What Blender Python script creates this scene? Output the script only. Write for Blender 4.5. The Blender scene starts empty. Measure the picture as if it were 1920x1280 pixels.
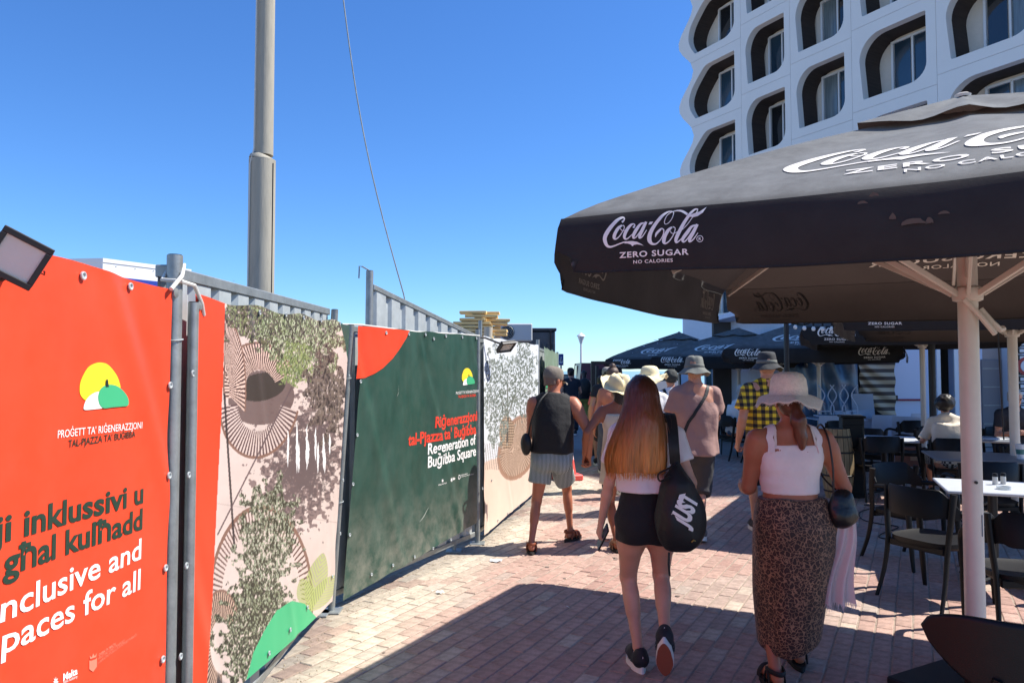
import bpy, bmesh, math, random
import numpy as np
from mathutils import Vector, Matrix
random.seed(7)
SC = bpy.context.scene
COL = SC.collection
R = math.radians
# ---------------------------------------------------------------- camera
F = 1387.0                       # focal length in photo pixels (1920 wide)
H = 1.65
PITCH = math.atan(55 / F)
cd = bpy.data.cameras.new("camera")
cd.sensor_width = 36.0
cd.lens = 36.0 * F / 1920.0
cd.clip_end = 6000
cd.clip_start = 0.05
cam = bpy.data.objects.new("camera", cd)
cam.location = (0, 0, H)
cam.rotation_euler = (R(90) + PITCH, 0, 0)
COL.objects.link(cam)
SC.camera = cam
# ---------------------------------------------------------------- sky, sun, exposure
SUN_EL, SUN_AZ = R(53), R(9)     # azimuth measured from +X towards +Y
world = bpy.data.worlds.new("World")
SC.world = world
world.use_nodes = True
wn = world.node_tree
for n in list(wn.nodes): wn.nodes.remove(n)
wo = wn.nodes.new("ShaderNodeOutputWorld")
wb = wn.nodes.new("ShaderNodeBackground")
sk = wn.nodes.new("ShaderNodeTexSky")
sk.sky_type = 'NISHITA'
sk.sun_disc = False
sk.sun_elevation = SUN_EL
sk.sun_rotation = R(90) - SUN_AZ
sk.altitude = 300
sk.air_density = 1.0
sk.dust_density = 0.05
sk.ozone_density = 4.0
hs = wn.nodes.new("ShaderNodeHueSaturation")
hs.inputs['Saturation'].default_value = 1.12
mxw = wn.nodes.new('ShaderNodeMix'); mxw.data_type = 'RGBA'; mxw.blend_type = 'MULTIPLY'; mxw.inputs[0].default_value = 1
mxw.inputs[7].default_value = (.66, .90, 1.20, 1)
wn.links.new(sk.outputs[0], hs.inputs['Color'])
wn.links.new(hs.outputs[0], mxw.inputs[6])
wn.links.new(mxw.outputs[2], wb.inputs[0])
wb.inputs[1].default_value = 0.10
wn.links.new(wb.outputs[0], wo.inputs[0])
sl = bpy.data.lights.new("sun", 'SUN')
sl.energy = 5.0
sl.angle = R(0.53)
sl.color = (1.0, 0.95, 0.87)
so = bpy.data.objects.new("sun", sl)
sdir = Vector((math.cos(SUN_EL) * math.cos(SUN_AZ), math.cos(SUN_EL) * math.sin(SUN_AZ), math.sin(SUN_EL)))
so.rotation_euler = sdir.to_track_quat('Z', 'Y').to_euler()
so.location = sdir * 50
COL.objects.link(so)
SC.view_settings.view_transform = 'Standard'
SC.view_settings.look = 'None'
SC.view_settings.exposure = 0.76
SC.view_settings.gamma = 1.0
SC.view_settings.use_curve_mapping = False
SC.render.engine = 'CYCLES'
SC.cycles.max_bounces = 8

# ---------------------------------------------------------------- measuring helpers (photo pixel -> place in the world)
_cp, _sp = math.cos(PITCH), math.sin(PITCH)
def ray(px, py):
    a, b = (px - 960) / F, (640 - py) / F
    return Vector((a, _cp - b * _sp, _sp + b * _cp))
def P(px, py, d):                 # the point at depth Y = d
    r = ray(px, py); return Vector((0, 0, H)) + r * (d / r.y)
def G(px, py, z=0.0):             # the point on a horizontal plane
    r = ray(px, py); return Vector((0, 0, H)) + r * ((z - H) / r.z)
def proj(X, Y, Z):                # numpy-friendly world -> photo pixel
    f = Y * _cp + (Z - H) * _sp
    u = -Y * _sp + (Z - H) * _cp
    return 960 + F * X / f, 640 - F * u / f

# ---------------------------------------------------------------- object helpers
def s2l(c):
    return tuple(((v / 12.92) if v <= 0.04045 else ((v + 0.055) / 1.055) ** 2.4) for v in c)
def rgb(r, g, b):
    return s2l((r / 255, g / 255, b / 255))
def tag(o, label=None, cat=None, group=None, kind=None):
    if label: o['label'] = label
    if cat: o['category'] = cat
    if group: o['group'] = group
    if kind: o['kind'] = kind
    return o
def empty(name, loc=(0, 0, 0), rz=0.0, label=None, cat=None, group=None):
    o = bpy.data.objects.new(name, None)
    o.empty_display_size = 0.1
    o.location = loc; o.rotation_euler = (0, 0, rz)
    COL.objects.link(o)
    return tag(o, label, cat, group)
def children(o):
    return [c for c in COL.objects if c.parent == o]
def copy_tree(o, parent=None):
    c = o.copy(); COL.objects.link(c); c.parent = parent
    for ch in kids.get(o.name, []):
        cc = copy_tree(ch, c)
    return c
kids = {}
def link(name, me, parent=None):
    o = bpy.data.objects.new(name, me)
    COL.objects.link(o)
    if parent is not None:
        o.parent = parent
        kids.setdefault(parent.name, []).append(o)
    return o
class MB:
    def __init__(s): s.v = []; s.f = []; s.m = []; s.c = []
    def add(s, v, f, mi=0, c=None):
        b = len(s.v)
        s.v += [tuple(p) for p in v]
        s.f += [tuple(b + i for i in q) for q in f]
        s.m += [mi] * len(f)
        if c is not None: s.c += [c] * len(v)
        return s
    def box(s, c, d, M=None, bev=0.0, mi=0, col=None):
        """box centred at c, size d, optional 3x3 rotation M, chamfered by bev"""
        x, y, z = d[0] / 2, d[1] / 2, d[2] / 2
        if bev <= 0:
            v = [Vector((sx * x, sy * y, sz * z)) for sx in (-1, 1) for sy in (-1, 1) for sz in (-1, 1)]
            f = [(0, 1, 3, 2), (4, 6, 7, 5), (0, 4, 5, 1), (2, 3, 7, 6), (0, 2, 6, 4), (1, 5, 7, 3)]
        else:
            b = min(bev, x * .9, y * .9, z * .9)
            v = []; f = []
            idx = {}
            for sx in (-1, 1):
                for sy in (-1, 1):
                    for sz in (-1, 1):
                        for a in range(3):
                            p = [sx * (x - (b if a != 0 else 0)), sy * (y - (b if a != 1 else 0)), sz * (z - (b if a != 2 else 0))]
                            idx[(sx, sy, sz, a)] = len(v); v.append(Vector(p))
            for a in range(3):
                o1, o2 = [i for i in range(3) if i != a]
                for sgn in (-1, 1):
                    q = []
                    for (p1, p2) in ((-1, -1), (1, -1), (1, 1), (-1, 1)):
                        k = [0, 0, 0]; k[a] = sgn; k[o1] = p1; k[o2] = p2
                        q.append(idx[(k[0], k[1], k[2], a)])
                    f.append(tuple(q))
            for a in range(3):
                for b2 in range(a + 1, 3):
                    o1 = 3 - a - b2
                    for s1 in (-1, 1):
                        for s2 in (-1, 1):
                            q = []
                            for (fa, t) in ((a, -1), (a, 1), (b2, 1), (b2, -1)):
                                k = [0, 0, 0]; k[a] = s1; k[b2] = s2; k[o1] = t
                                q.append(idx[(k[0], k[1], k[2], fa)])
                            f.append(tuple(q))
            for sx in (-1, 1):
                for sy in (-1, 1):
                    for sz in (-1, 1):
                        f.append(tuple(idx[(sx, sy, sz, a)] for a in range(3)))
        if M is not None: v = [M @ p for p in v]
        c = Vector(c)
        return s.add([p + c for p in v], f, mi, col)
    def tube(s, pts, r, n=10, cap=True, mi=0, flat=1.0, up=None):
        """swept tube; r a number or list; flat squashes the section along the second axis"""
        pts = [Vector(p) for p in pts]
        m = len(pts)
        rr = r if isinstance(r, (list, tuple)) else [r] * m
        rings = []
        prev = None
        for i, p in enumerate(pts):
            t = (pts[min(i + 1, m - 1)] - pts[max(i - 1, 0)])
            if t.length < 1e-9: t = Vector((0, 0, 1))
            t.normalize()
            if prev is None:
                a = Vector(up) if up is not None else (Vector((0, 0, 1)) if abs(t.z) < .9 else Vector((1, 0, 0)))
                a = (a - t * a.dot(t)).normalized()
            else:
                a = prev - t * prev.dot(t)
                a = a.normalized() if a.length > 1e-6 else prev
            prev = a
            b = t.cross(a)
            rings.append([p + (a * math.cos(2 * math.pi * k / n) * flat + b * math.sin(2 * math.pi * k / n)) * rr[i] for k in range(n)])
        v = [q for ring in rings for q in ring]
        f = [(i * n + k, i * n + (k + 1) % n, (i + 1) * n + (k + 1) % n, (i + 1) * n + k) for i in range(m - 1) for k in range(n)]
        if cap: f += [tuple(range(n - 1, -1, -1)), tuple((m - 1) * n + k for k in range(n))]
        return s.add(v, f, mi)
    def lathe(s, prof, c=(0, 0, 0), n=24, mi=0, M=None, fn=None):
        v = []; m = len(prof)
        for (r, z) in prof:
            for k in range(n):
                a = 2 * math.pi * k / n
                p = Vector((r * math.cos(a), r * math.sin(a), z))
                if fn: p = fn(p, a)
                if M is not None: p = M @ p
                v.append(p + Vector(c))
        f = [(i * n + k, i * n + (k + 1) % n, (i + 1) * n + (k + 1) % n, (i + 1) * n + k) for i in range(m - 1) for k in range(n)]
        if prof[0][0] > 1e-6 and False: pass
        return s.add(v, f, mi)
    def disc(s, c, r, nrm=(0, 0, 1), n=20, mi=0):
        q = Vector(nrm).to_track_quat('Z', 'Y')
        v = [Vector(c) + q @ Vector((r * math.cos(2 * math.pi * k / n), r * math.sin(2 * math.pi * k / n), 0)) for k in range(n)]
        return s.add(v, [tuple(range(n))], mi)
    def grid(s, fn, nu, nv, mi=0, flip=False):
        v = [fn(i / nu, j / nv) for j in range(nv + 1) for i in range(nu + 1)]
        f = []
        for j in range(nv):
            for i in range(nu):
                a = j * (nu + 1) + i
                q = (a, a + 1, a + nu + 2, a + nu + 1)
                f.append(q[::-1] if flip else q)
        return s.add(v, f, mi)
    def prism(s, poly, z0, z1, M=None, off=(0, 0, 0), mi=0):
        """poly: 2-D outline (counter-clockwise) extruded along z"""
        n = len(poly)
        v = [Vector((x, y, z0)) for x, y in poly] + [Vector((x, y, z1)) for x, y in poly]
        if M is not None: v = [M @ p for p in v]
        v = [p + Vector(off) for p in v]
        f = [tuple(range(n - 1, -1, -1)), tuple(range(n, 2 * n))] + [(i, (i + 1) % n, n + (i + 1) % n, n + i) for i in range(n)]
        return s.add(v, f, mi)
    def mesh(s, name, mats, smooth=False):
        me = bpy.data.meshes.new(name)
        me.from_pydata(s.v, [], s.f)
        mats = mats if isinstance(mats, (list, tuple)) else [mats]
        for m in mats: me.materials.append(m)
        if len(mats) > 1: me.polygons.foreach_set('material_index', s.m)
        if s.c and len(s.c) == len(s.v):
            a = me.color_attributes.new('col', 'FLOAT_COLOR', 'POINT')
            a.data.foreach_set('color', np.array([(c[0], c[1], c[2], 1) for c in s.c], np.float32).ravel())
        if smooth:
            me.polygons.foreach_set('use_smooth', [True] * len(me.polygons))
            if smooth != 'all':
                try: me.set_sharp_from_angle(angle=R(40 if smooth is True else smooth))
                except Exception: pass
        me.update()
        return me
    def build(s, name, mats, parent=None, smooth=False):
        return link(name, s.mesh(name, mats, smooth), parent)

# ---------------------------------------------------------------- materials
MATS = {}
def mat(name, col=(.5, .5, .5), rough=.6, metal=0.0, var=0.0, vscale=8.0, bump=0.0, bscale=60.0, sheen=0.0, attr=None,
        col2=None, spec=.5, trans=0.0, coord='Object', stretch=(1, 1, 1), vdetail=5, transl=0.0, emis=None, alpha=1.0, dirt=0.0):
    if name in MATS: return MATS[name]
    m = bpy.data.materials.new(name); m.use_nodes = True
    nt = m.node_tree; b = nt.nodes['Principled BSDF']; L = nt.links.new
    b.inputs['Roughness'].default_value = rough
    b.inputs['Metallic'].default_value = metal
    b.inputs['Specular IOR Level'].default_value = spec
    b.inputs['Base Color'].default_value = (*col, 1)
    if alpha < 1: b.inputs['Alpha'].default_value = alpha
    if trans: b.inputs['Transmission Weight'].default_value = trans
    if sheen:
        b.inputs['Sheen Weight'].default_value = sheen
        b.inputs['Sheen Roughness'].default_value = .5
    tc = nt.nodes.new('ShaderNodeTexCoord')
    mp = nt.nodes.new('ShaderNodeMapping'); mp.inputs['Scale'].default_value = stretch
    L(tc.outputs[coord], mp.inputs['Vector'])
    src = None
    if attr:
        at = nt.nodes.new('ShaderNodeAttribute'); at.attribute_name = attr
        src = at.outputs['Color']; L(src, b.inputs['Base Color'])
    if var or col2:
        nz = nt.nodes.new('ShaderNodeTexNoise'); nz.inputs['Scale'].default_value = vscale
        nz.inputs['Detail'].default_value = vdetail; nz.inputs['Roughness'].default_value = .62
        L(mp.outputs[0], nz.inputs['Vector'])
        mr = nt.nodes.new('ShaderNodeMapRange'); mr.inputs[1].default_value = .3; mr.inputs[2].default_value = .7
        L(nz.outputs[0], mr.inputs[0])
        if col2:
            mx = nt.nodes.new('ShaderNodeMix'); mx.data_type = 'RGBA'
            mx.inputs[6].default_value = (*col, 1); mx.inputs[7].default_value = (*col2, 1)
            if src: L(src, mx.inputs[6])
            L(mr.outputs[0], mx.inputs[0]); src = mx.outputs[2]; L(src, b.inputs['Base Color'])
        if var:
            mr2 = nt.nodes.new('ShaderNodeMapRange'); mr2.inputs[3].default_value = 1 - var; mr2.inputs[4].default_value = 1 + var
            L(mr.outputs[0], mr2.inputs[0])
            mu = nt.nodes.new('ShaderNodeMix'); mu.data_type = 'RGBA'; mu.blend_type = 'MULTIPLY'; mu.inputs[0].default_value = 1
            mu.inputs[6].default_value = (*col, 1)
            if src: L(src, mu.inputs[6])
            L(mr2.outputs[0], mu.inputs[7]); L(mu.outputs[2], b.inputs['Base Color'])
            src = mu.outputs[2]
    if bump:
        nb = nt.nodes.new('ShaderNodeTexNoise'); nb.inputs['Scale'].default_value = bscale; nb.inputs['Detail'].default_value = 4
        L(mp.outputs[0], nb.inputs['Vector'])
        bp = nt.nodes.new('ShaderNodeBump'); bp.inputs['Strength'].default_value = min(1, bump); bp.inputs['Distance'].default_value = .01
        L(nb.outputs[0], bp.inputs['Height']); L(bp.outputs[0], b.inputs['Normal'])
    if dirt:
        tx = nt.nodes.new('ShaderNodeTexCoord'); sz = nt.nodes.new('ShaderNodeSeparateXYZ'); L(tx.outputs['Object'], sz.inputs[0])
        dn = nt.nodes.new('ShaderNodeTexNoise'); dn.inputs['Scale'].default_value = 7; dn.inputs['Detail'].default_value = 9; dn.inputs['Roughness'].default_value = .7; L(tx.outputs['Object'], dn.inputs[0])
        m1 = nt.nodes.new('ShaderNodeMapRange'); m1.inputs[1].default_value = .75; m1.inputs[2].default_value = .05; m1.inputs[3].default_value = 0; m1.inputs[4].default_value = 1; L(sz.outputs['Z'], m1.inputs[0])
        m2 = nt.nodes.new('ShaderNodeMapRange'); m2.inputs[1].default_value = .38; m2.inputs[2].default_value = .72; L(dn.outputs[0], m2.inputs[0])
        ma = nt.nodes.new('ShaderNodeMath'); ma.operation = 'MULTIPLY_ADD'; ma.inputs[2].default_value = .12; ma.use_clamp = True; L(m1.outputs[0], ma.inputs[0])
        mb_ = nt.nodes.new('ShaderNodeMath'); mb_.operation = 'MULTIPLY'; L(ma.outputs[0], mb_.inputs[0]); L(m2.outputs[0], mb_.inputs[1])
        mc_ = nt.nodes.new('ShaderNodeMath'); mc_.operation = 'MULTIPLY'; mc_.inputs[1].default_value = dirt; L(mb_.outputs[0], mc_.inputs[0]); ma.inputs[1].default_value = 1
        mm = nt.nodes.new('ShaderNodeMix'); mm.data_type = 'RGBA'; mm.inputs[7].default_value = (*rgb(150, 146, 132), 1); mm.inputs[6].default_value = (*col, 1)
        if src: L(src, mm.inputs[6])
        L(mc_.outputs[0], mm.inputs[0]); L(mm.outputs[2], b.inputs['Base Color']); src = mm.outputs[2]
    if transl:
        tr = nt.nodes.new('ShaderNodeBsdfTranslucent'); ms = nt.nodes.new('ShaderNodeMixShader')
        if src: L(src, tr.inputs[0])
        else: tr.inputs[0].default_value = (*col, 1)
        ms.inputs[0].default_value = transl
        L(b.outputs[0], ms.inputs[1]); L(tr.outputs[0], ms.inputs[2])
        L(ms.outputs[0], nt.nodes['Material Output'].inputs['Surface'])
    MATS[name] = m
    return m

# ---------------------------------------------------------------- numpy value noise
_rs = np.random.RandomState(3)
_LAT = _rs.rand(32, 32, 32).astype(np.float32)
def vnoise(x, y, z):
    x = np.asarray(x, np.float32); y = np.asarray(y, np.float32); z = np.asarray(z, np.float32)
    x, y, z = np.broadcast_arrays(x, y, z)
    xi = np.floor(x).astype(int); yi = np.floor(y).astype(int); zi = np.floor(z).astype(int)
    fx = x - xi; fy = y - yi; fz = z - zi
    fx = fx * fx * (3 - 2 * fx); fy = fy * fy * (3 - 2 * fy); fz = fz * fz * (3 - 2 * fz)
    def g(a, b, c): return _LAT[(xi + a) & 31, (yi + b) & 31, (zi + c) & 31]
    a = g(0, 0, 0) * (1 - fx) + g(1, 0, 0) * fx; b = g(0, 1, 0) * (1 - fx) + g(1, 1, 0) * fx
    c = g(0, 0, 1) * (1 - fx) + g(1, 0, 1) * fx; d = g(0, 1, 1) * (1 - fx) + g(1, 1, 1) * fx
    return (a * (1 - fy) + b * fy) * (1 - fz) + (c * (1 - fy) + d * fy) * fz
def fbm(x, y, z=0.0, o=3):
    t = 0; a = .5; s = 0
    for i in range(o):
        t = t + a * vnoise(np.asarray(x) * 2 ** i + 7.3 * i, np.asarray(y) * 2 ** i + 3.1 * i, np.asarray(z) * 2 ** i); s += a; a *= .5
    return t / s
# ---------------------------------------------------------------- text as flat mesh data (2-D)
_tc = {}
def words_of(v, f, n):
    """faces grouped into n words by the widest gaps along x"""
    iv = sorted((min(v[i][0] for i in q), max(v[i][0] for i in q)) for q in f)
    gaps = []; hi = iv[0][1]
    for a, b in iv[1:]:
        if a > hi: gaps.append((a - hi, (a + hi) / 2))
        hi = max(hi, b)
    cuts = sorted(g[1] for g in sorted(gaps, reverse=True)[:n - 1])
    out = [[] for _ in range(len(cuts) + 1)]
    for q in f:
        c = sum(v[i][0] for i in q) / len(q); out[sum(c > k for k in cuts)].append(q)
    return out
def text2d(s, bold=0.0, slant=0.0, spacing=1.0):
    """triangulated glyphs of the built-in font: verts normalised so that x runs 0..w, cap height about 0.73"""
    k = (s, bold, slant, spacing)
    if k in _tc: return _tc[k]
    c = bpy.data.curves.new('t', 'FONT'); c.body = s; c.size = 1; c.offset = bold; c.shear = slant; c.space_character = spacing
    c.resolution_u = 3; c.fill_mode = 'FRONT'
    o = bpy.data.objects.new('t', c); COL.objects.link(o)
    dg = bpy.context.evaluated_depsgraph_get()
    me = bpy.data.meshes.new_from_object(o.evaluated_get(dg))
    v = [(p.co.x, p.co.y) for p in me.vertices]; f = [tuple(p.vertices) for p in me.polygons]
    bpy.data.objects.remove(o); bpy.data.curves.remove(c); bpy.data.meshes.remove(me)
    if v:
        x0 = min(p[0] for p in v); v = [(p[0] - x0, p[1]) for p in v]
        w = max(p[0] for p in v)
    else: w = 1
    _tc[k] = (v, f, w)
    return _tc[k]
def stroke2d(pts, n=5):
    """variable-width smooth stroke through (x, y, w) -> verts, faces"""
    pts = [np.array(p, float) for p in pts]
    q = []
    m = len(pts)
    for i in range(m - 1):
        p0, p1, p2, p3 = pts[max(i - 1, 0)], pts[i], pts[i + 1], pts[min(i + 2, m - 1)]
        for k in range(n):
            t = k / n
            q.append(.5 * ((2 * p1) + (-p0 + p2) * t + (2 * p0 - 5 * p1 + 4 * p2 - p3) * t * t + (-p0 + 3 * p1 - 3 * p2 + p3) * t ** 3))
    q.append(pts[-1])
    v = []; f = []
    for i, p in enumerate(q):
        d = q[min(i + 1, len(q) - 1)][:2] - q[max(i - 1, 0)][:2]
        d = d / (np.hypot(*d) + 1e-9)
        w = max(p[2], 4) / 2
        v += [(p[0] - d[1] * w, p[1] + d[0] * w), (p[0] + d[1] * w, p[1] - d[0] * w)]
    for i in range(len(q) - 1): f.append((2 * i, 2 * i + 1, 2 * i + 3, 2 * i + 2))
    return v, f
LOGO = [
 [(430, 290, 40), (465, 250, 25), (450, 215, 22), (400, 218, 45), (320, 272, 62), (240, 370, 72), (175, 480, 75), (146, 560, 72), (152, 630, 66), (185, 700, 52), (240, 727, 36), (320, 710, 26), (400, 678, 22), (480, 650, 22), (540, 640, 22)],
 [(440, 345, 30), (380, 390, 55), (330, 480, 60), (312, 555, 58), (335, 592, 30), (390, 560, 20), (440, 490, 16), (475, 420, 14), (480, 370, 14), (450, 343, 20)],
 [(410, 400, 12), (440, 435, 12), (490, 440, 12), (540, 400, 12)],
 [(640, 395, 38), (662, 350, 22), (640, 325, 20), (590, 345, 45), (530, 430, 58), (495, 530, 55), (505, 585, 35), (550, 585, 22), (610, 530, 16), (650, 490, 14)],
 [(820, 310, 20), (760, 330, 40), (700, 420, 58), (655, 520, 55), (655, 575, 30), (700, 555, 20), (770, 450, 18), (820, 340, 18)],
 [(855, 290, 45), (800, 430, 58), (760, 540, 50), (765, 575, 28), (810, 545, 20), (875, 435, 14)],
 [(1030, 560, 8), (1045, 500, 40), (1095, 440, 40), (1130, 410, 20), (1165, 440, 20), (1160, 510, 16), (1120, 600, 16), (1050, 670, 25), (980, 672, 42), (935, 620, 70), (930, 540, 72), (960, 440, 65), (1030, 310, 58), (1110, 205, 50), (1190, 142, 32), (1260, 125, 18), (1305, 145, 14), (1295, 220, 12), (1240, 310, 12), (1185, 335, 12), (1165, 290, 12), (1190, 210, 12), (1240, 155, 12), (1310, 122, 14), (1390, 114, 24), (1460, 130, 34), (1540, 175, 36)],
 [(1300, 385, 25), (1240, 440, 55), (1190, 540, 60), (1175, 630, 60), (1200, 665, 30), (1260, 630, 20), (1320, 540, 16), (1350, 450, 14), (1350, 400, 14), (1310, 380, 20)],
 [(1275, 450, 12), (1300, 490, 12), (1350, 490, 12), (1400, 460, 12)],
 [(1700, 95, 16), (1650, 100, 30), (1580, 170, 45), (1500, 300, 55), (1430, 450, 60), (1380, 580, 58), (1385, 645, 32), (1440, 610, 20), (1500, 540, 14)],
 [(1700, 92, 14), (1690, 140, 14), (1620, 230, 12), (1550, 340, 12), (1470, 430, 12)],
 [(1690, 350, 20), (1620, 380, 42), (1560, 470, 58), (1490, 580, 52), (1500, 635, 28), (1550, 600, 20), (1620, 490, 18), (1680, 380, 18)],
 [(1712, 338, 45), (1650, 480, 58), (1600, 590, 50), (1605, 630, 28), (1660, 590, 20), (1730, 480, 12)],
 [(1815, 578, 10), (1800, 613, 10), (1765, 628, 10), (1730, 613, 10), (1715, 578, 10), (1730, 543, 10), (1765, 528, 10), (1800, 543, 10), (1815, 578, 10)],
]
LOGO_POLY = [[(500, 650), (560, 630), (640, 627), (720, 640), (790, 675), (835, 706), (780, 690), (720, 682), (670, 692), (640, 716), (610, 686), (560, 668), (500, 668)],
             [(915, 293), (975, 288), (950, 335), (898, 340)],
             [(1590, 185), (1640, 162), (1740, 130), (1838, 60), (1790, 150), (1710, 200), (1640, 217), (1575, 210)]]
def logo2d(simple=False):
    """the script logo with its two lines of capitals; x 0..1, y up, baseline of the whole at 0"""
    V = []; Fc = []
    def put(v, f):
        b = len(V)
        for (x, y) in v:
            y2 = y + .067 * (x - 110)
            V.append(((x - 110) / 1710, (1110 - y2) / 1710))
        Fc.extend(tuple(b + i for i in q) for q in f)
    for st in LOGO: put(*stroke2d(st, 2 if simple else 4))
    for pl in LOGO_POLY:
        n = len(pl); cx = sum(p[0] for p in pl) / n; cy = sum(p[1] for p in pl) / n
        if n > 8:   # long crescent: fan around centre would fold, use bmesh fill
            bm = bmesh.new(); vs = [bm.verts.new((x, y, 0)) for x, y in pl]
            bm.faces.new(vs); bmesh.ops.triangulate(bm, faces=bm.faces[:])
            bm.verts.index_update()
            put([(v.co.x, v.co.y) for v in bm.verts], [tuple(v.index for v in f.verts) for f in bm.faces]); bm.free()
        else: put(pl, [tuple(range(n))])
    def word(s, x0, x1, yb, cap, bold):
        v, f, w = text2d(s, bold, spacing=1.12)
        put([(x0 + (x1 - x0) * p[0] / w, yb - .067 * (x0 + (x1 - x0) * p[0] / w - x0) - p[1] / .73 * cap) for p in v], f)
    word("ZERO SUGAR", 405, 1590, 916, 98, .022)
    word("NO CALORIES", 650, 1328, 1008, 58, .012)
    if not simple: word("R", 1745, 1785, 600, 44, .03)
    return V, Fc
LOGO2D = logo2d(); LOGO2D_S = logo2d(True)
# ---------------------------------------------------------------- implicit surfaces meshed with surface nets
def axis(lo, hi, res, zones=()):
    out = [lo]; x = lo
    while x < hi:
        r = res
        for (a, b, q) in zones:
            if a - res < x < b: r = min(r, q)
        x += r; out.append(x)
    return np.array(out, np.float32)
class Field:
    def __init__(s, lo, hi, res, zones=((), (), ())):
        s.ax = [axis(lo[i], hi[i], res, zones[i]) for i in range(3)]
        s.F = np.full([len(a) for a in s.ax], .5, np.float32)
    def sub(s, lo, hi):
        sl = []
        for i in range(3):
            a = int(np.searchsorted(s.ax[i], lo[i])); b = int(np.searchsorted(s.ax[i], hi[i]))
            sl.append(slice(max(0, a - 1), min(len(s.ax[i]), b + 1)))
        X = s.ax[0][sl[0]][:, None, None]; Y = s.ax[1][sl[1]][None, :, None]; Z = s.ax[2][sl[2]][None, None, :]
        return tuple(sl), X, Y, Z
    def add(s, prim, k=.02, grow=0.0, op='u'):
        fn, lo, hi = prim
        m = .06 + grow
        sl, X, Y, Z = s.sub([v - m for v in lo], [v + m for v in hi])
        if 0 in [q.stop - q.start for q in sl]: return
        d = fn(X, Y, Z) - grow
        a = s.F[sl]
        if op == 'u':
            if k > 0:
                h = np.maximum(k - np.abs(a - d), 0) / k
                s.F[sl] = np.minimum(a, d) - h * h * k * .25
            else: s.F[sl] = np.minimum(a, d)
        elif op == 's': s.F[sl] = np.maximum(a, -d)
    def cut(s, p, n):                 # keep the side where (x-p).n < 0
        X = s.ax[0][:, None, None]; Y = s.ax[1][None, :, None]; Z = s.ax[2][None, None, :]
        d = (X - p[0]) * n[0] + (Y - p[1]) * n[1] + (Z - p[2]) * n[2]
        s.F = np.maximum(s.F, d)
    def noise(s, amp, fx, fy, fz, seed=0.0, mask=None):
        X = s.ax[0][:, None, None]; Y = s.ax[1][None, :, None]; Z = s.ax[2][None, None, :]
        near = np.abs(s.F) < .05
        i = np.nonzero(near)
        x, y, z = s.ax[0][i[0]], s.ax[1][i[1]], s.ax[2][i[2]]
        n = vnoise(x * fx + seed, y * fy + seed * 1.7, z * fz + seed * 2.3) - .5
        if mask is not None: n = n * mask(x, y, z)
        s.F[i] += n * amp * 2
    def mesh(s):
        Fv = s.F; ins = Fv < 0
        nx, ny, nz = Fv.shape
        c = [(i, j, k) for i in (0, 1) for j in (0, 1) for k in (0, 1)]
        cnt = np.zeros((nx - 1, ny - 1, nz - 1), np.int8)
        for (i, j, k) in c: cnt += ins[i:nx - 1 + i, j:ny - 1 + j, k:nz - 1 + k]
        act = (cnt > 0) & (cnt < 8)
        I = np.nonzero(act); n = len(I[0])
        vid = np.full(act.shape, -1, np.int64); vid[I] = np.arange(n)
        pos = np.zeros((n, 3)); num = np.zeros(n)
        A = s.ax
        for a in range(3):
            o1, o2 = [q for q in range(3) if q != a]
            for u in (0, 1):
                for v in (0, 1):
                    p0 = [I[0], I[1], I[2]]; p0 = [q.copy() for q in p0]
                    p0[o1] += u; p0[o2] += v
                    p1 = [q.copy() for q in p0]; p1[a] += 1
                    f0 = Fv[tuple(p0)]; f1 = Fv[tuple(p1)]
                    m = (f0 < 0) != (f1 < 0)
                    t = np.where(m, f0 / np.where(m, f0 - f1, 1), 0)
                    for d in range(3):
                        w0 = A[d][p0[d]]; w1 = A[d][p1[d]]
                        pos[:, d] += np.where(m, w0 + (w1 - w0) * t, 0)
                    num += m
        pos /= np.maximum(num, 1)[:, None]
        quads = []
        for a in range(3):
            o1, o2 = [(1, 2), (2, 0), (0, 1)][a]
            sa = [slice(None)] * 3; sb = [slice(None)] * 3
            sa[a] = slice(0, -1); sb[a] = slice(1, None)
            f0 = ins[tuple(sa)]; f1 = ins[tuple(sb)]
            ch = f0 != f1
            # only interior edges
            E = np.nonzero(ch)
            E = [e for e in E]
            ok = (E[o1] > 0) & (E[o2] > 0) & (E[o1] < Fv.shape[o1] - 1) & (E[o2] < Fv.shape[o2] - 1)
            E = [e[ok] for e in E]
            s0 = f0[tuple(E)]
            def cell(d1, d2):
                q = [e.copy() for e in E]; q[o1] += d1; q[o2] += d2
                return vid[tuple(q)]
            q = np.stack([cell(-1, -1), cell(0, -1), cell(0, 0), cell(-1, 0)], 1)
            q[~s0] = q[~s0][:, ::-1]
            quads.append(q)
        Q = np.concatenate(quads); Q = Q[(Q >= 0).all(1)]
        return pos, Q
    def build(s, name, m, parent=None, M=None, relax=1):
        pos, Q = s.mesh()
        if len(pos) == 0: pos = np.zeros((3, 3)); Q = np.zeros((0, 4), int)
        for _ in range(relax):
            acc = np.zeros_like(pos); cn = np.zeros(len(pos))
            for a, b in ((0, 1), (1, 2), (2, 3), (3, 0)):
                np.add.at(acc, Q[:, a], pos[Q[:, b]]); np.add.at(cn, Q[:, a], 1)
                np.add.at(acc, Q[:, b], pos[Q[:, a]]); np.add.at(cn, Q[:, b], 1)
            g = cn > 0
            pos[g] = pos[g] * .5 + acc[g] / cn[g][:, None] * .5
        if M is not None:
            Mn = np.array(M); pos = pos @ Mn[:3, :3].T + Mn[:3, 3]
        me = bpy.data.meshes.new(name)
        me.vertices.add(len(pos)); me.vertices.foreach_set('co', pos.astype(np.float32).ravel())
        me.loops.add(len(Q) * 4); me.loops.foreach_set('vertex_index', Q.ravel().astype(np.int32))
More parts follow.
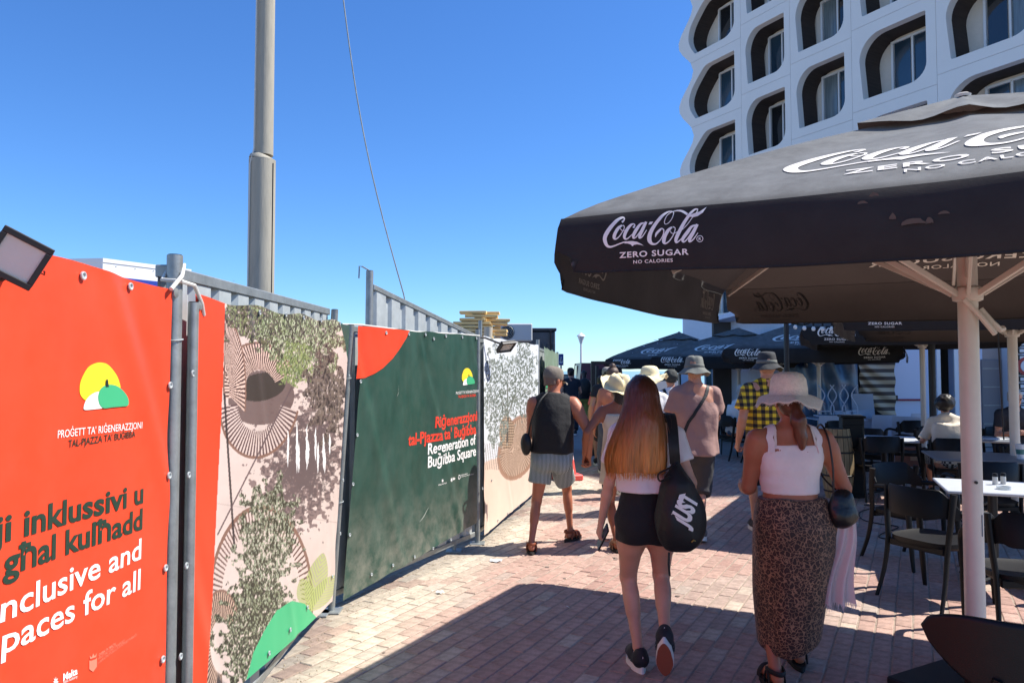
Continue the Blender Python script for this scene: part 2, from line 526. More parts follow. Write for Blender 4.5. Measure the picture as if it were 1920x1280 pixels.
        me.polygons.add(len(Q)); me.polygons.foreach_set('loop_start', np.arange(0, len(Q) * 4, 4, dtype=np.int32))
        me.polygons.foreach_set('use_smooth', [True] * len(Q))
        me.update(calc_edges=True)
        me.materials.append(m)
        return link(name, me, parent)
def cone(a, b, ra, rb, fl=1.0):
    """round cone from a to b"""
    a = np.array(a, float); b = np.array(b, float); ab = b - a; L2 = max(float(ab @ ab), 1e-9)
    def fn(X, Y, Z):
        t = np.clip(((X - a[0]) * ab[0] + (Y - a[1]) * ab[1] + (Z - a[2]) * ab[2]) / L2, 0, 1)
        dx = X - a[0] - ab[0] * t; dy = Y - a[1] - ab[1] * t; dz = Z - a[2] - ab[2] * t
        return np.sqrt(dx * dx + dy * dy + dz * dz) - (ra + (rb - ra) * t)
    r = max(ra, rb)
    return fn, np.minimum(a, b) - r, np.maximum(a, b) + r
def capcone(a, b, ra, rb, fold=0.0, nf=7, ph=0.0):
    """flat-ended cone (sleeves, trouser legs)"""
    a = np.array(a, float); b = np.array(b, float); ab = b - a; L = np.sqrt(ab @ ab); u = ab / L
    s = np.cross(u, [0, 1, 0.01]); s /= np.sqrt(s @ s); w = np.cross(u, s)
    def fn(X, Y, Z):
        px, py, pz = X - a[0], Y - a[1], Z - a[2]
        t = px * u[0] + py * u[1] + pz * u[2]
        q1 = px * s[0] + py * s[1] + pz * s[2]; q2 = px * w[0] + py * w[1] + pz * w[2]
        rr = np.sqrt(q1 * q1 + q2 * q2)
        tt = np.clip(t / L, 0, 1)
        r = ra + (rb - ra) * tt
        if fold: r = r * (1 + fold * tt * np.sin(np.arctan2(q2, q1) * nf + ph + tt * 3))
        return np.maximum(rr - r, np.maximum(-t, t - L))
    r = max(ra, rb)
    return fn, np.minimum(a, b) - r, np.maximum(a, b) + r
def ell(c, r, Rm=None):
    c = np.array(c, float); r = np.array(r, float)
    Rm = np.eye(3) if Rm is None else np.array(Rm)
    def fn(X, Y, Z):
        x, y, z = X - c[0], Y - c[1], Z - c[2]
        l = [Rm[0, i] * x + Rm[1, i] * y + Rm[2, i] * z for i in range(3)]
        k0 = np.sqrt((l[0] / r[0]) ** 2 + (l[1] / r[1]) ** 2 + (l[2] / r[2]) ** 2)
        k1 = np.sqrt((l[0] / r[0] ** 2) ** 2 + (l[1] / r[1] ** 2) ** 2 + (l[2] / r[2] ** 2) ** 2) + 1e-6
        return k0 * (k0 - 1) / k1
    m = max(r)
    return fn, c - m, c + m
def loft(sec, fold=0.0, nf=9, ph=0.0, p=2.2, tw=2.0):
    """vertical loft through sections (z, cx, cy, rx, ry), flat ends"""
    sec = sorted(sec); zs = np.array([q[0] for q in sec])
    # densify with smooth interpolation
    zz = np.linspace(zs[0], zs[-1], 60); cols = []
    for c in range(1, 5):
        y = np.array([q[c] for q in sec])
        lin = np.interp(zz, zs, y)
        k = np.ones(5) / 5; pad = np.pad(lin, 2, mode='edge')
        cols.append(np.convolve(pad, k, 'valid'))
    z0, z1 = zs[0], zs[-1]
    def fn(X, Y, Z):
        cx, cy, rx, ry = [np.interp(Z.ravel(), zz, c).reshape(Z.shape) for c in cols]
        x = (X - cx) / rx; y = (Y - cy) / ry
        q = (np.abs(x) ** p + np.abs(y) ** p) ** (1 / p)
        d = (q - 1) * np.minimum(rx, ry)
        if fold:
            w = np.clip((z1 - Z) / (z1 - z0), 0, 1)
            d = d - fold * w * np.sin(np.arctan2(y, x) * nf + ph + tw * Z) * np.minimum(rx, ry)
        return np.maximum(d, np.maximum(z0 - Z, Z - z1))
    xm = max(abs(q[1]) + q[3] for q in sec); ylo = min(q[2] - q[4] for q in sec); yhi = max(q[2] + q[4] for q in sec)
    xlo = min(q[1] - q[3] for q in sec); xhi = max(q[1] + q[3] for q in sec)
    return fn, np.array([xlo, ylo, z0]), np.array([xhi, yhi, z1])
def bounds(prims, m=.03):
    lo = np.min([p[1] for p in prims], 0) - m; hi = np.max([p[2] for p in prims], 0) + m
    return lo, hi

# ---------------------------------------------------------------- people
def ik(a, b, l1, l2, pole):
    """joint position of a two-bone chain; returns (mid, end)"""
    a = Vector(a); b = Vector(b); d = b - a; L = d.length
    if L > (l1 + l2) * .995: b = a + d.normalized() * (l1 + l2) * .995; d = b - a; L = d.length
    x = (l1 * l1 - l2 * l2 + L * L) / (2 * L); h = math.sqrt(max(l1 * l1 - x * x, 0))
    u = d.normalized(); pv = Vector(pole); pv = (pv - u * pv.dot(u)).normalized()
    return a + u * x + pv * h, b
class Fig:
    """skeleton and body pieces of one figure; local +Y is where it faces, z up from the ground"""
    def __init__(s, h=1.7, female=False, fat=1.0, ankL=(-.09, .12, .09), ankR=(.09, -.15, .12), handL=None, handR=None,
                 yaw=0.0, pitch=0.0, lean=(0, 0), hipz=None, footL=(0, 0), footR=(0, 0), fine=True, curl=.5, seated=False, poleL=(-.3, -1, 0), poleR=(.3, -1, 0),
                 sw=None, legr=1.0, kneeL=(-.1, 1, 0), kneeR=(.1, 1, 0), armr=1.0, palmL=(1, .2, 0), palmR=(-1, .2, 0), facey=True):
        s.h = h; s.female = female; k = h / 1.75; s.k = k; s.fat = fat
        hz = hipz if hipz is not None else .515 * h
        lx, ly = lean
        sw = sw if sw else (.155 if female else .185) * k
        s.sw = sw
        J = s.J = {}
        J['pel'] = Vector((0, 0, hz)); J['chest'] = Vector((lx * .6, ly * .6, hz + .2 * h)); J['neck'] = Vector((lx, ly, hz + .312 * h))
        J['head'] = Vector((lx * 1.15, ly * 1.15 + .015, hz + .409 * h))
        shz = hz + .299 * h
        hw = (.085 if female else .08) * k
        for sd, sx, an, hd, pol, kn in (('L', -1, ankL, handL, poleL, kneeL), ('R', 1, ankR, handR, poleR, kneeR)):
            hip = Vector((sx * hw, 0, hz - .01)); J['hip' + sd] = hip
            kn_, an_ = ik(hip, an, .245 * h, .235 * h, kn); J['knee' + sd] = kn_; J['ank' + sd] = an_
            sh = Vector((lx + sx * sw, ly - .005, shz - .02 * k)); J['sho' + sd] = sh
            if hd is None: hd = (sx * (sw + .09), ly + .03, hz - .02)
            el, wr = ik(sh, hd, .172 * h, .15 * h, pol); J['elb' + sd] = el; J['wri' + sd] = wr
        s.foot = {'L': footL, 'R': footR}
        s.yaw, s.pitch = yaw, pitch
        s.parts = {}
        P_ = s.parts
        f = fat; w = .93 if female else 1.0; hipw = 1.1 if female else 1.0
        z = lambda q: hz + q * h
        waist = (.128 if female else .15) * k * f
        P_['torso'] = [loft([
            (z(-.055), 0, -.01, .12 * k * f * hipw, .09 * k * f), (z(-.02), 0, -.012, .163 * k * f * hipw, .115 * k * f), (z(.02), 0, -.01, .162 * k * f * hipw, .112 * k * f),
            (z(.075), lx * .2, 0, (waist + .012), .098 * k * f), (z(.115), lx * .35, .005, waist, .095 * k * f), (z(.17), lx * .6, .008, (waist + .015) * w, .105 * k * f),
            (z(.225), lx * .8, ly * .8, .165 * k * w * f ** .5, .112 * k * f ** .5), (z(.265), lx * .9, ly * .9, .17 * k * w, .1 * k), (z(.295), lx, ly, .12 * k * w, .075 * k), (z(.31), lx, ly, .07 * k, .055 * k)], p=2.3)]
        P_['torso'] += [ell((sx * .075 * k * f, -.055 * k * f, z(-.03)), (.088 * k * f, .078 * k * f, .095 * k)) for sx in (-1, 1)]
        P_['torso'] += [ell((lx * .8 + sx * .08 * k, ly * .8 - .03, z(.235)), (.085 * k, .07 * k, .1 * k)) for sx in (-1, 1)]
        if female: P_['torso'] += [ell((lx * .8 + sx * .075 * k, ly * .8 + .075 * k, z(.2)), (.065 * k, .055 * k, .06 * k)) for sx in (-1, 1)]
        nb = J['neck']
        P_['neck'] = [cone(nb + Vector((0, -.01, -.03)), J['head'] + Vector((0, -.02, -.05)), .066 * k * (.8 if female else 1), .058 * k * (.82 if female else 1))]
        for sd, sx in (('L', -1), ('R', 1)):
            P_['torso'].append(cone(nb + Vector((sx * .022, -.018, .012)), J['sho' + sd] + Vector((-sx * .02, 0, 0)), .052 * k, .05 * k))
        ra = (.041 if female else .05) * k * f ** .6 * armr
        for sd in 'LR':
            a, e, wv = J['sho' + sd], J['elb' + sd], J['wri' + sd]
            P_['uarm' + sd] = [cone(a, a.lerp(e, .25), ra * 1.15, ra * 1.08), cone(a.lerp(e, .2), e, ra * 1.08, ra * .8)]
            P_['farm' + sd] = [cone(e, e.lerp(wv, .3), ra * .8, ra * .84), cone(e.lerp(wv, .3), wv, ra * .84, ra * .54)]
            hp, kn_, an_ = J['hip' + sd], J['knee' + sd], J['ank' + sd]
            rl = (.083 if female else .08) * k * legr
            back = (kn_ - hp).cross(Vector((1, 0, 0))).normalized() * .0
            P_['thigh' + sd] = [cone(hp + Vector((0, -.01, -.01)), hp.lerp(kn_, .4), rl * 1.07, rl * .95), cone(hp.lerp(kn_, .4), kn_, rl * .95, rl * .62)]
            sh = an_ - kn_
            bk = Vector((0, -1, 0)); bk = (bk - sh.normalized() * bk.dot(sh.normalized())).normalized()
            P_['calf' + sd] = [cone(kn_, kn_.lerp(an_, .5), rl * .62, rl * .5), cone(kn_.lerp(an_, .5), an_, rl * .5, rl * .37),
                               ell(kn_.lerp(an_, .3) + bk * rl * .22, (rl * .6, rl * .58, .11 * k), _align(sh))]
            M = s.footM(sd)
            def T(x, y, zz): return M @ Vector((x, y, zz))
            P_['foot' + sd] = [cone(an_, T(0, -.02, .045), rl * .37, .033), cone(T(0, -.035, .032), T(0, .05, .03), .03, .032), cone(T(0, .03, .035), T(-.004, .13, .02), .034, .024),
                               cone(T(.0, .02, .06), T(0, .1, .03), .03, .022)]
            sx = -1 if sd == 'L' else 1
            for t_ in range(5):
                off = (t_ - 2) * .016 * sx
                ln = .17 - t_ * .008
                P_['foot' + sd].append(cone(T(off * .8, .12, .018), T(off, ln, .012), .011, .009 if t_ else .012))
            s.hand(sd, palmL if sd == 'L' else palmR, curl)
        s.headparts(facey)
        s.fine = fine
    def footM(s, sd):
        an = s.J['ank' + sd]; yaw, pit = s.foot[sd]
        Rm = Matrix.Rotation(yaw, 4, 'Z') @ Matrix.Rotation(-pit, 4, 'X')
        return Matrix.Translation(an) @ Rm @ Matrix.Translation((0, 0, -.085))
    def hand(s, sd, palm, curl):
        wv = s.J['wri' + sd]; d = (wv - s.J['elb' + sd]).normalized(); k = s.k * (.92 if s.female else 1)
        n = Vector(palm); n = (n - d * n.dot(d)).normalized(); sdv = d.cross(n)
        if sdv.y < 0: sdv = -sdv               # thumb side forward
        q = []
        for i in range(4):
            o = sdv * ((1.5 - i) * .019 * k)
            q.append(cone(wv + o * .5 + d * .005, wv + o + d * .085 * k, .015 * k, .0125 * k))
            ln = (.034, .04, .037, .028)[i] * k
            c1 = curl * (.7 + .15 * i); c2 = curl * (1.6 + .2 * i); c3 = curl * 2.3
            r0 = wv + o + d * .09 * k
            p1 = r0 + (d * math.cos(c1) + n * math.sin(c1)) * ln * 1.05
            p2 = p1 + (d * math.cos(c2) + n * math.sin(c2)) * ln * .8
            p3 = p2 + (d * math.cos(c3) + n * math.sin(c3)) * ln * .55
            q += [cone(r0, p1, .0098 * k, .009 * k), cone(p1, p2, .009 * k, .0082 * k), cone(p2, p3, .0082 * k, .007 * k)]
        t0 = wv + sdv * .018 * k + d * .02 * k; t1 = t0 + (sdv * .55 + d * .75 + n * .25) * .045 * k; t2 = t1 + (sdv * .1 + d * .9 + n * .4) * .032 * k
        q += [cone(t0, t1, .014 * k, .0115 * k), cone(t1, t2, .0112 * k, .009 * k)]
        s.parts['hand' + sd] = q
        s.J['palm' + sd] = wv + d * .06 * k + n * .02
    def headparts(s, facey):
        Hd = s.J['head']; k = s.k * (.96 if s.female else 1.0)
        Rm = (Matrix.Rotation(s.yaw, 3, 'Z') @ Matrix.Rotation(s.pitch, 3, 'X'))
        s.HR = Rm
        T = lambda x, y, z_: Hd + Rm @ Vector((x * k, y * k, z_ * k))
        s.HT = T
        RR = np.array(Rm)
        q = [ell(T(0, -.012, .045), (.077 * k, .097 * k, .083 * k), RR), ell(T(0, .022, -.02), (.06 * k, .074 * k, .085 * k), RR), ell(T(0, .062, -.075), (.03 * k, .025 * k, .022 * k), RR)]
        q2 = []
        if facey:
            q2 = [cone(T(0, .092, .02), T(0, .118, -.018), .009 * k, .014 * k), ell(T(0, .085, .035), (.05 * k, .015 * k, .01 * k), RR),
                  ell(T(0, .094, -.048), (.024 * k, .01 * k, .006 * k), RR), ell(T(0, .092, -.058), (.02 * k, .01 * k, .006 * k), RR)]
        q2 += [ell(T(sx * .077, -.012, -.002), (.011 * k, .02 * k, .033 * k), RR) for sx in (-1, 1)]
        s.parts['head'] = q; s.parts['face'] = q2
        s.eyes = [T(sx * .031, .083, .02) for sx in (-1, 1)]
    def body(s, m, parent, res=.013, skip=()):
        allp = [p for kk, v in s.parts.items() if kk not in skip for p in v]
        lo, hi = bounds(allp)
        zx, zy, zz = [], [], []
        if s.fine:
            for sd in 'LR':
                if 'hand' + sd in skip: continue
                a, b = bounds(s.parts['hand' + sd], 0)
                q = .0052
                zx.append((a[0], b[0], q)); zy.append((a[1], b[1], .0075)); zz.append((a[2], b[2], q))
            a, b = bounds(s.parts['head'], 0); zz.append((a[2], b[2], .008))
        fd = Field(lo, hi, res, (zx, zy, zz))
        K = {'torso': .05, 'neck': .03, 'head': .02, 'face': .008, 'thigh': .035, 'calf': .02, 'foot': .012, 'uarm': .03, 'farm': .015, 'hand': .005}
        for kk in ('torso', 'neck', 'thighL', 'thighR', 'calfL', 'calfR', 'footL', 'footR', 'uarmL', 'uarmR', 'farmL', 'farmR', 'handL', 'handR', 'head', 'face'):
            if kk in skip: continue
            if kk.startswith('foot'): pass
            for p in s.parts[kk]: fd.add(p, K[kk.rstrip('LR')])
        if s.fine and 'spine' not in skip:
            hz = s.J['pel'].z
            fd.add(cone((0, -.135 * s.k * s.fat - .0, hz + .06), (s.J['neck'].x * .8, s.J['neck'].y - .125 * s.k, hz + .24 * s.h), .012, .012), .05, op='s')
        o = fd.build('body', m, parent)
        if s.parts['face'] and s.fine:
            e = MB()
            for c in s.eyes:
                e.lathe([(0, -.011), (.008, -.008), (.011, 0), (.008, .008), (0, .011)], c, 8)
            e.build('eyes', mat('eye_dark', (.03, .02, .015), .2), parent, True)
        return o
    def garment(s, name, m, parent, pieces, extra=(), cuts=(), res=.013, nz=(.006, 9, 9, 5), seed=0, sub=(), relax=1, k=.03, nz2=None):
        """pieces: (part name, grow); extra: primitives; cuts: (point, normal)"""
        pr = []
        for (kk, g) in pieces:
            for p in s.parts[kk]: pr.append((p, g))
        ex = [(p, 0) for p in extra]
        bb = [(p[0], p[1] - g, p[2] + g) for p, g in pr + ex]
        lo, hi = bounds(bb, .03)
        fd = Field(lo, hi, res)
        for p, g in pr: fd.add(p, k, g)
        for p, g in ex: fd.add(p, k * .8)
        if nz: fd.noise(nz[0], nz[1], nz[2], nz[3], seed + 1.3)
        if nz2: fd.noise(nz2[0], nz2[1], nz2[2], nz2[3], seed + 4.1)
        for p, n in cuts: fd.cut(p, n)
        for p in sub: fd.add(p, 0, 0, 's')
        return fd.build(name, m, parent, relax=relax)
def _align(v):
    return np.array(Vector(v).to_track_quat('Z', 'Y').to_matrix())
# ================================================================ SETTING
E1 = Vector((-.4794, -.8776, 0)); E2 = Vector((.8776, -.4794, 0)); UP = Vector((0, 0, 1))
m_galv = mat('galvanised_steel', rgb(150, 154, 152), .45, .55, var=.18, vscale=14, bump=.12, bscale=90, spec=.4)
m_galv_l = mat('galvanised_pale', rgb(176, 182, 182), .5, .25, var=.12, vscale=9)
m_dark = mat('dark_metal', rgb(38, 38, 40), .45, .3, var=.2)
m_black = mat('black_plastic', rgb(15, 15, 17), .5, 0, spec=.3, var=.15, vscale=20, bump=.1, bscale=200)
m_white = mat('white_paint', rgb(222, 224, 226), .5, var=.05, vscale=3)
m_glass = mat('window_glass', rgb(40, 58, 66), .08, 0, spec=.9, var=.3, vscale=.6)

# ---- pavement: real pavers near, one joined field behind them, plain ground beyond
FPTS = [(-1.35, .2), (-1.2, 2.62), (-1.24, 5.14), (-.33, 7.08), (.36, 9.9), (.85, 13.9), (1.4, 22)]
def fence_x(y):
    for (a, b), (c, d) in zip(FPTS, FPTS[1:]):
        if b <= y <= d: return a + (c - a) * (y - b) / (d - b)
    return FPTS[0][0] if y < .2 else 1.4
m_paver = mat('paver', rough=.85, attr='col', var=.28, vscale=22, vdetail=8, bump=.5, bscale=140)
def ground_mat():
    m = bpy.data.materials.new('far_paving'); m.use_nodes = True
    nt = m.node_tree; b = nt.nodes['Principled BSDF']; L = nt.links.new
    b.inputs['Roughness'].default_value = .9
    tc = nt.nodes.new('ShaderNodeTexCoord'); mp = nt.nodes.new('ShaderNodeMapping')
    mp.inputs['Rotation'].default_value = (0, 0, R(28.6 + 0))
    br = nt.nodes.new('ShaderNodeTexBrick'); br.inputs['Scale'].default_value = 1
    br.inputs['Brick Width'].default_value = .2; br.inputs['Row Height'].default_value = .1; br.inputs['Mortar Size'].default_value = .006
    br.inputs['Color1'].default_value = (.30, .21, .18, 1); br.inputs['Color2'].default_value = (.36, .27, .235, 1); br.inputs['Mortar'].default_value = (.2, .16, .14, 1)
    nz = nt.nodes.new('ShaderNodeTexNoise'); nz.inputs['Scale'].default_value = .7; nz.inputs['Detail'].default_value = 6
    mx = nt.nodes.new('ShaderNodeMix'); mx.data_type = 'RGBA'; mx.inputs[7].default_value = (.33, .30, .27, 1)
    L(tc.outputs['Object'], mp.inputs[0]); L(mp.outputs[0], br.inputs['Vector']); L(tc.outputs['Object'], nz.inputs['Vector'])
    L(nz.outputs[0], mx.inputs[0]); L(br.outputs[0], mx.inputs[6]); L(mx.outputs[2], b.inputs['Base Color'])
    return m
g = MB(); g.add([(-60, -15, -.012), (70, -15, -.012), (70, 62, -.012), (-60, 62, -.012)], [(0, 1, 2, 3)])
pavement = tag(g.build('pavement', ground_mat()), kind='structure')
m_joint = mat('joint_sand', rgb(150, 134, 120), .95, var=.3, vscale=40)
rng = random.Random(5)
def paver_col(x, y):
    dfe = x - fence_x(y)
    n = float(fbm(x * .55 + 9, y * .55 + 4, 0)); n2 = float(fbm(x * 1.7 + 3, y * 1.7 + 8, 5))
    red = np.array(rgb(172, 141, 127)); bei = np.array(rgb(188, 175, 156)); gry = np.array(rgb(164, 154, 142)); dk = np.array(rgb(160, 122, 110))
    a = min(1, max(0, (dfe - .55 - (n - .5) * 1.3) / .35))
    c = bei * (1 - a) + red * a
    if 8.3 < y + .48 * x < 9.6: c = c * .35 + gry * .65           # a paler band across the street
    if n2 > .6: c = c * .5 + dk * .5
    if n > .6: c = c * .6 + gry * .4
    c = c * rng.uniform(.88, 1.09)
    r_ = rng.random()
    if r_ < .07: c = c * .5 + gry * .5
    elif r_ < .12: c = c * .45 + bei * .55
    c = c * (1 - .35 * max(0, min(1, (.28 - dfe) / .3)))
    return tuple(c)
cand = []
PW, PL = .105, .21
for i in range(-46, 150):
    for j in range(-10, 90):
        c = -E2 * 0 + E2 * (i * PW) + (-E1) * ((j + (.5 if i % 2 else 0)) * PL)
        x, y = c.x, c.y
        if y < 1.5 or y > 14.5: continue
        if x < fence_x(y) - .55 or x > 8.5: continue
        px, py = proj(x, y, 0)
        if not (-60 < px < 1990 and py < 1330): continue
        cand.append((y, x, y, px, py))
near = sorted([c for c in cand if c[4] < 1275 and 20 < c[3] < 1900 and 0 < c[3]], key=lambda q: q[0])
near_ids = set((c[1], c[2]) for c in near[:296])
variants = [MB().box((0, 0, 0), (.0975, .2065, .03), bev=b) for b in (.004, .006, .008)]
ang = math.atan2(-E1.y, -E1.x) - math.pi / 2
Mr = Matrix.Rotation(ang, 3, 'Z')
big = MB(); vcache = {}
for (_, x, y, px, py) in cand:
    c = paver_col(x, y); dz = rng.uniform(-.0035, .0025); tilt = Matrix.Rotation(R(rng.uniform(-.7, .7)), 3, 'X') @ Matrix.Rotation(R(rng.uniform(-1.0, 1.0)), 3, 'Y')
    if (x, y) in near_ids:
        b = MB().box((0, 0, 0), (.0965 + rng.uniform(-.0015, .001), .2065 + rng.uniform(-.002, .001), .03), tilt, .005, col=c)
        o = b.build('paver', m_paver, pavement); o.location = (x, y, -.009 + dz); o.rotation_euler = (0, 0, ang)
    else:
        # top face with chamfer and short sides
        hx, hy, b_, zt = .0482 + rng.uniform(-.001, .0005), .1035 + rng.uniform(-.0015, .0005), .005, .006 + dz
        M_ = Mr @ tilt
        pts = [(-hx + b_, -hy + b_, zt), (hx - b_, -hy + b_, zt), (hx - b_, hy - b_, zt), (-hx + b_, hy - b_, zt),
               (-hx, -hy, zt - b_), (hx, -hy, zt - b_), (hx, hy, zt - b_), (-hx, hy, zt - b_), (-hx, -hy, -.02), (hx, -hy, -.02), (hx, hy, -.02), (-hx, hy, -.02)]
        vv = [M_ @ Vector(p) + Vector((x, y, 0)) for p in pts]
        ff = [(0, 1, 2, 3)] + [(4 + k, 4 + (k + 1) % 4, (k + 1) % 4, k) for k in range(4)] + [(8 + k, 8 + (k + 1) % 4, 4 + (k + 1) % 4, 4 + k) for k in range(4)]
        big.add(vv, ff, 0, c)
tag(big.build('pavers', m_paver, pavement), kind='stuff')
j = MB().add([(-3.2, -1, .0015), (9, -1, .0015), (9, 14.6, .0015), (-3.2, 14.6, .0015)], [(0, 1, 2, 3)])
tag(j.build('joint_sand', m_joint, pavement), kind='stuff')
# ---- sea and promenade
m_sea = mat('sea_water', rgb(30, 84, 120), .12, 0, bump=.6, bscale=.5, spec=.5)
s = MB().add([(-3000, 62, -2.2), (3000, 62, -2.2), (3000, 5000, -2.2), (-3000, 5000, -2.2)], [(0, 1, 2, 3)])
tag(s.build('sea', m_sea), kind='structure')
q = MB().box((0, 61.8, -1.2), (130, .5, 2.4), bev=.03)
tag(q.build('sea_wall', mat('wall_stone', rgb(190, 180, 160), .9, var=.2)), kind='structure')

# ================================================================ FENCE
def cloth_print(name, base, W, verts2, faces, m, off=.004, parent=None):
    return None
class Sheet:
    """a hanging printed sheet between two ground points; s along, z up; n points to the street"""
    def __init__(s, p0, p1, ztop, zbot, wave, lean=(0.0, 0.0)):
        s.lean = lean
        s.p0 = Vector((p0[0], p0[1], 0)); s.p1 = Vector((p1[0], p1[1], 0))
        s.d = (s.p1 - s.p0); s.L = s.d.length; s.d.normalize()
        s.n = Vector((s.d.y, -s.d.x, 0))
        s.zt, s.zb, s.wave = ztop, zbot, wave
    def w(s, a, z): return s.wave(a, z)
    def pt(s, a, z, off=0.0):
        q = s.p0 + s.d * a + s.n * (s.w(a, z) + off); return Vector((q.x + (s.lean[0] + (s.lean[1] - s.lean[0]) * a / s.L) * z, q.y, z))
    def hit(s, px, py, extra=.02):
        """photo pixel -> (along, height) on the sheet"""
        r = ray(px, py); o = Vector((0, 0, H)); p = s.p0 + s.n * extra
        sh = Vector((0, 0, 0))
        for _ in range(6):
            t = (p + sh - o).dot(s.n) / r.dot(s.n); q = o + r * t; a = (q - sh - s.p0).dot(s.d); sh = Vector(((s.lean[0] + (s.lean[1] - s.lean[0]) * a / s.L) * q.z, 0, 0))
        return a, q.z
    def build(s, name, m, parent, nu=60, nv=60, paint=None):
        b = MB()
        for j_ in range(nv + 1):
            for i in range(nu + 1):
                a = s.L * i / nu
                zt = s.zt(a); zb = s.zb(a)
                z = zb + (zt - zb) * j_ / nv
                b.v.append(tuple(s.pt(a, z)))
        for j_ in range(nv):
            for i in range(nu):
                a = j_ * (nu + 1) + i; b.f.append((a, a + 1, a + nu + 2, a + nu + 1)); b.m.append(0)
        o = b.build(name, m, parent, 'all')
        if paint is not None:
            V = np.array(b.v, np.float64)
            ox, oy = proj(V[:, 0], V[:, 1], V[:, 2])
            c = paint(ox, oy)
            att = o.data.color_attributes.new('col', 'FLOAT_COLOR', 'POINT')
            att.data.foreach_set('color', np.concatenate([c, np.ones((len(c), 1))], 1).astype(np.float32).ravel())
        return o
    def put(s, name, v2, f, m, parent, off=.0045):
        bm = bmesh.new(); vs = [bm.verts.new((x, z, 0)) for x, z in v2]
        for q in f:
            try: bm.faces.new([vs[i] for i in q])
            except ValueError: pass
        for _ in range(6):
            e = [e for e in bm.edges if e.calc_length() > .045]
            if not e: break
            bmesh.ops.subdivide_edges(bm, edges=e, cuts=1); bmesh.ops.triangulate(bm, faces=[q for q in bm.faces if len(q.verts) > 3])
        bm.verts.index_update()
        b = MB(); b.add([s.pt(v.co.x, v.co.y, off) for v in bm.verts], [tuple(v.index for v in q.verts) for q in bm.faces]); bm.free()
        return b.build(name, m, parent)
    def text(s, string, pl, pr, cap, m, parent, bold=0.0, name='lettering', off=.0018, slant=0.0, sp=1.0):
        """string from photo pixel pl (left end of the baseline) to pr (right end), cap height in metres"""
        a0, z0 = s.hit(*pl); a1, z1 = s.hit(*pr)
        v, f, w = text2d(string, bold, slant, sp)
        vv = [(a0 + (a1 - a0) * x / w, z0 + (z1 - z0) * x / w + y / .73 * cap) for x, y in v]
        for fs in words_of(v, f, len(string.split())):
            ids = sorted({i for q in fs for i in q}); rm = {i: k for k, i in enumerate(ids)}
            s.put(name, [vv[i] for i in ids], [tuple(rm[i] for i in q) for q in fs], m, parent, off)
    def shape(s, pts, m, parent, name='printed_shape', off=.0018):
        """outline in photo pixels"""
        q = [s.hit(*p) for p in pts]
        bm = bmesh.new(); vs = [bm.verts.new((a, z, 0)) for a, z in q]; bm.faces.new(vs)
        bmesh.ops.triangulate(bm, faces=bm.faces[:]); bm.verts.index_update()
        v = [(t.co.x, t.co.y) for t in bm.verts]; f = [tuple(t.index for t in fc.verts) for fc in bm.faces]; bm.free()
        return s.put(name, v, f, m, parent, off)
def smoothpoly(pts, n=5):
    q = []; m = len(pts)
    for i in range(m):
        p0, p1, p2, p3 = [np.array(pts[(i + k) % m], float) for k in (-1, 0, 1, 2)]
        for k in range(n):
            t = k / n
            q.append(tuple(.5 * ((2 * p1) + (-p0 + p2) * t + (2 * p0 - 5 * p1 + 4 * p2 - p3) * t * t + (-p0 + 3 * p1 - 3 * p2 + p3) * t ** 3)))
    return q
def eyelets(sheet, spots, parent):
    for (a, z) in spots:
        b = MB(); c = sheet.pt(a, z, .005); q = sheet.n.to_track_quat('Z', 'Y').to_matrix()
        b.lathe([(.0125, 0), (.012, .004), (.009, .005), (.006, .003), (.0055, -.002)], c, 12, M=q)
        b.disc(c + sheet.n * .0005, .0058, sheet.n, 10)
        b.build('eyelet', m_galv_l, parent, True)
def wavef(seed, amp=.012, edge=.2, L=2.4, zt=1.95):
    def f(a, z):
        v = (float(vnoise(a * 2.2 + seed, z * .8 + seed, .3)) - .5) * 1.0 + (float(vnoise(a * 5 + seed, z * 1.6, 2.3)) - .5) * .45
        pull = math.sin(a * 8 + seed) * math.exp(-abs(z - zt) * 5) * .35
        q = (a * .9 + z * .45 + seed * .37) % .9 - .45; pull += .55 * math.exp(-(q / .05) ** 2) - .4 * math.exp(-((q - .09) / .05) ** 2)
        return .03 + amp * (v * 2 + pull)
    return f
M_RED = rgb(230, 70, 40)
m_red = mat('red_banner', M_RED, .42, var=.06, vscale=3, bump=.12, bscale=7, spec=.4, dirt=.35)
m_grn = mat('green_banner', rgb(36, 70, 58), .38, var=.2, vscale=5, bump=.08, bscale=6, spec=.5, stretch=(1, 1, .35), col2=rgb(44, 76, 66), dirt=.65)
m_photo = mat('printed_banner', rough=.45, attr='col', var=.05, vscale=3, spec=.35)
m_ptwhite = mat('print_white', rgb(235, 232, 226), .45)
m_ptred = mat('print_red', rgb(224, 66, 46), .45)
m_ptdark = mat('print_dark_green', rgb(36, 58, 46), .5)
m_ptgreen = mat('print_green', rgb(64, 168, 116), .45)
m_ptyellow = mat('print_yellow', rgb(238, 208, 48), .45)
m_ptfaint = mat('print_faint', rgb(232, 130, 104), .45)
m_ptblack = mat('print_black', rgb(30, 44, 40), .5)
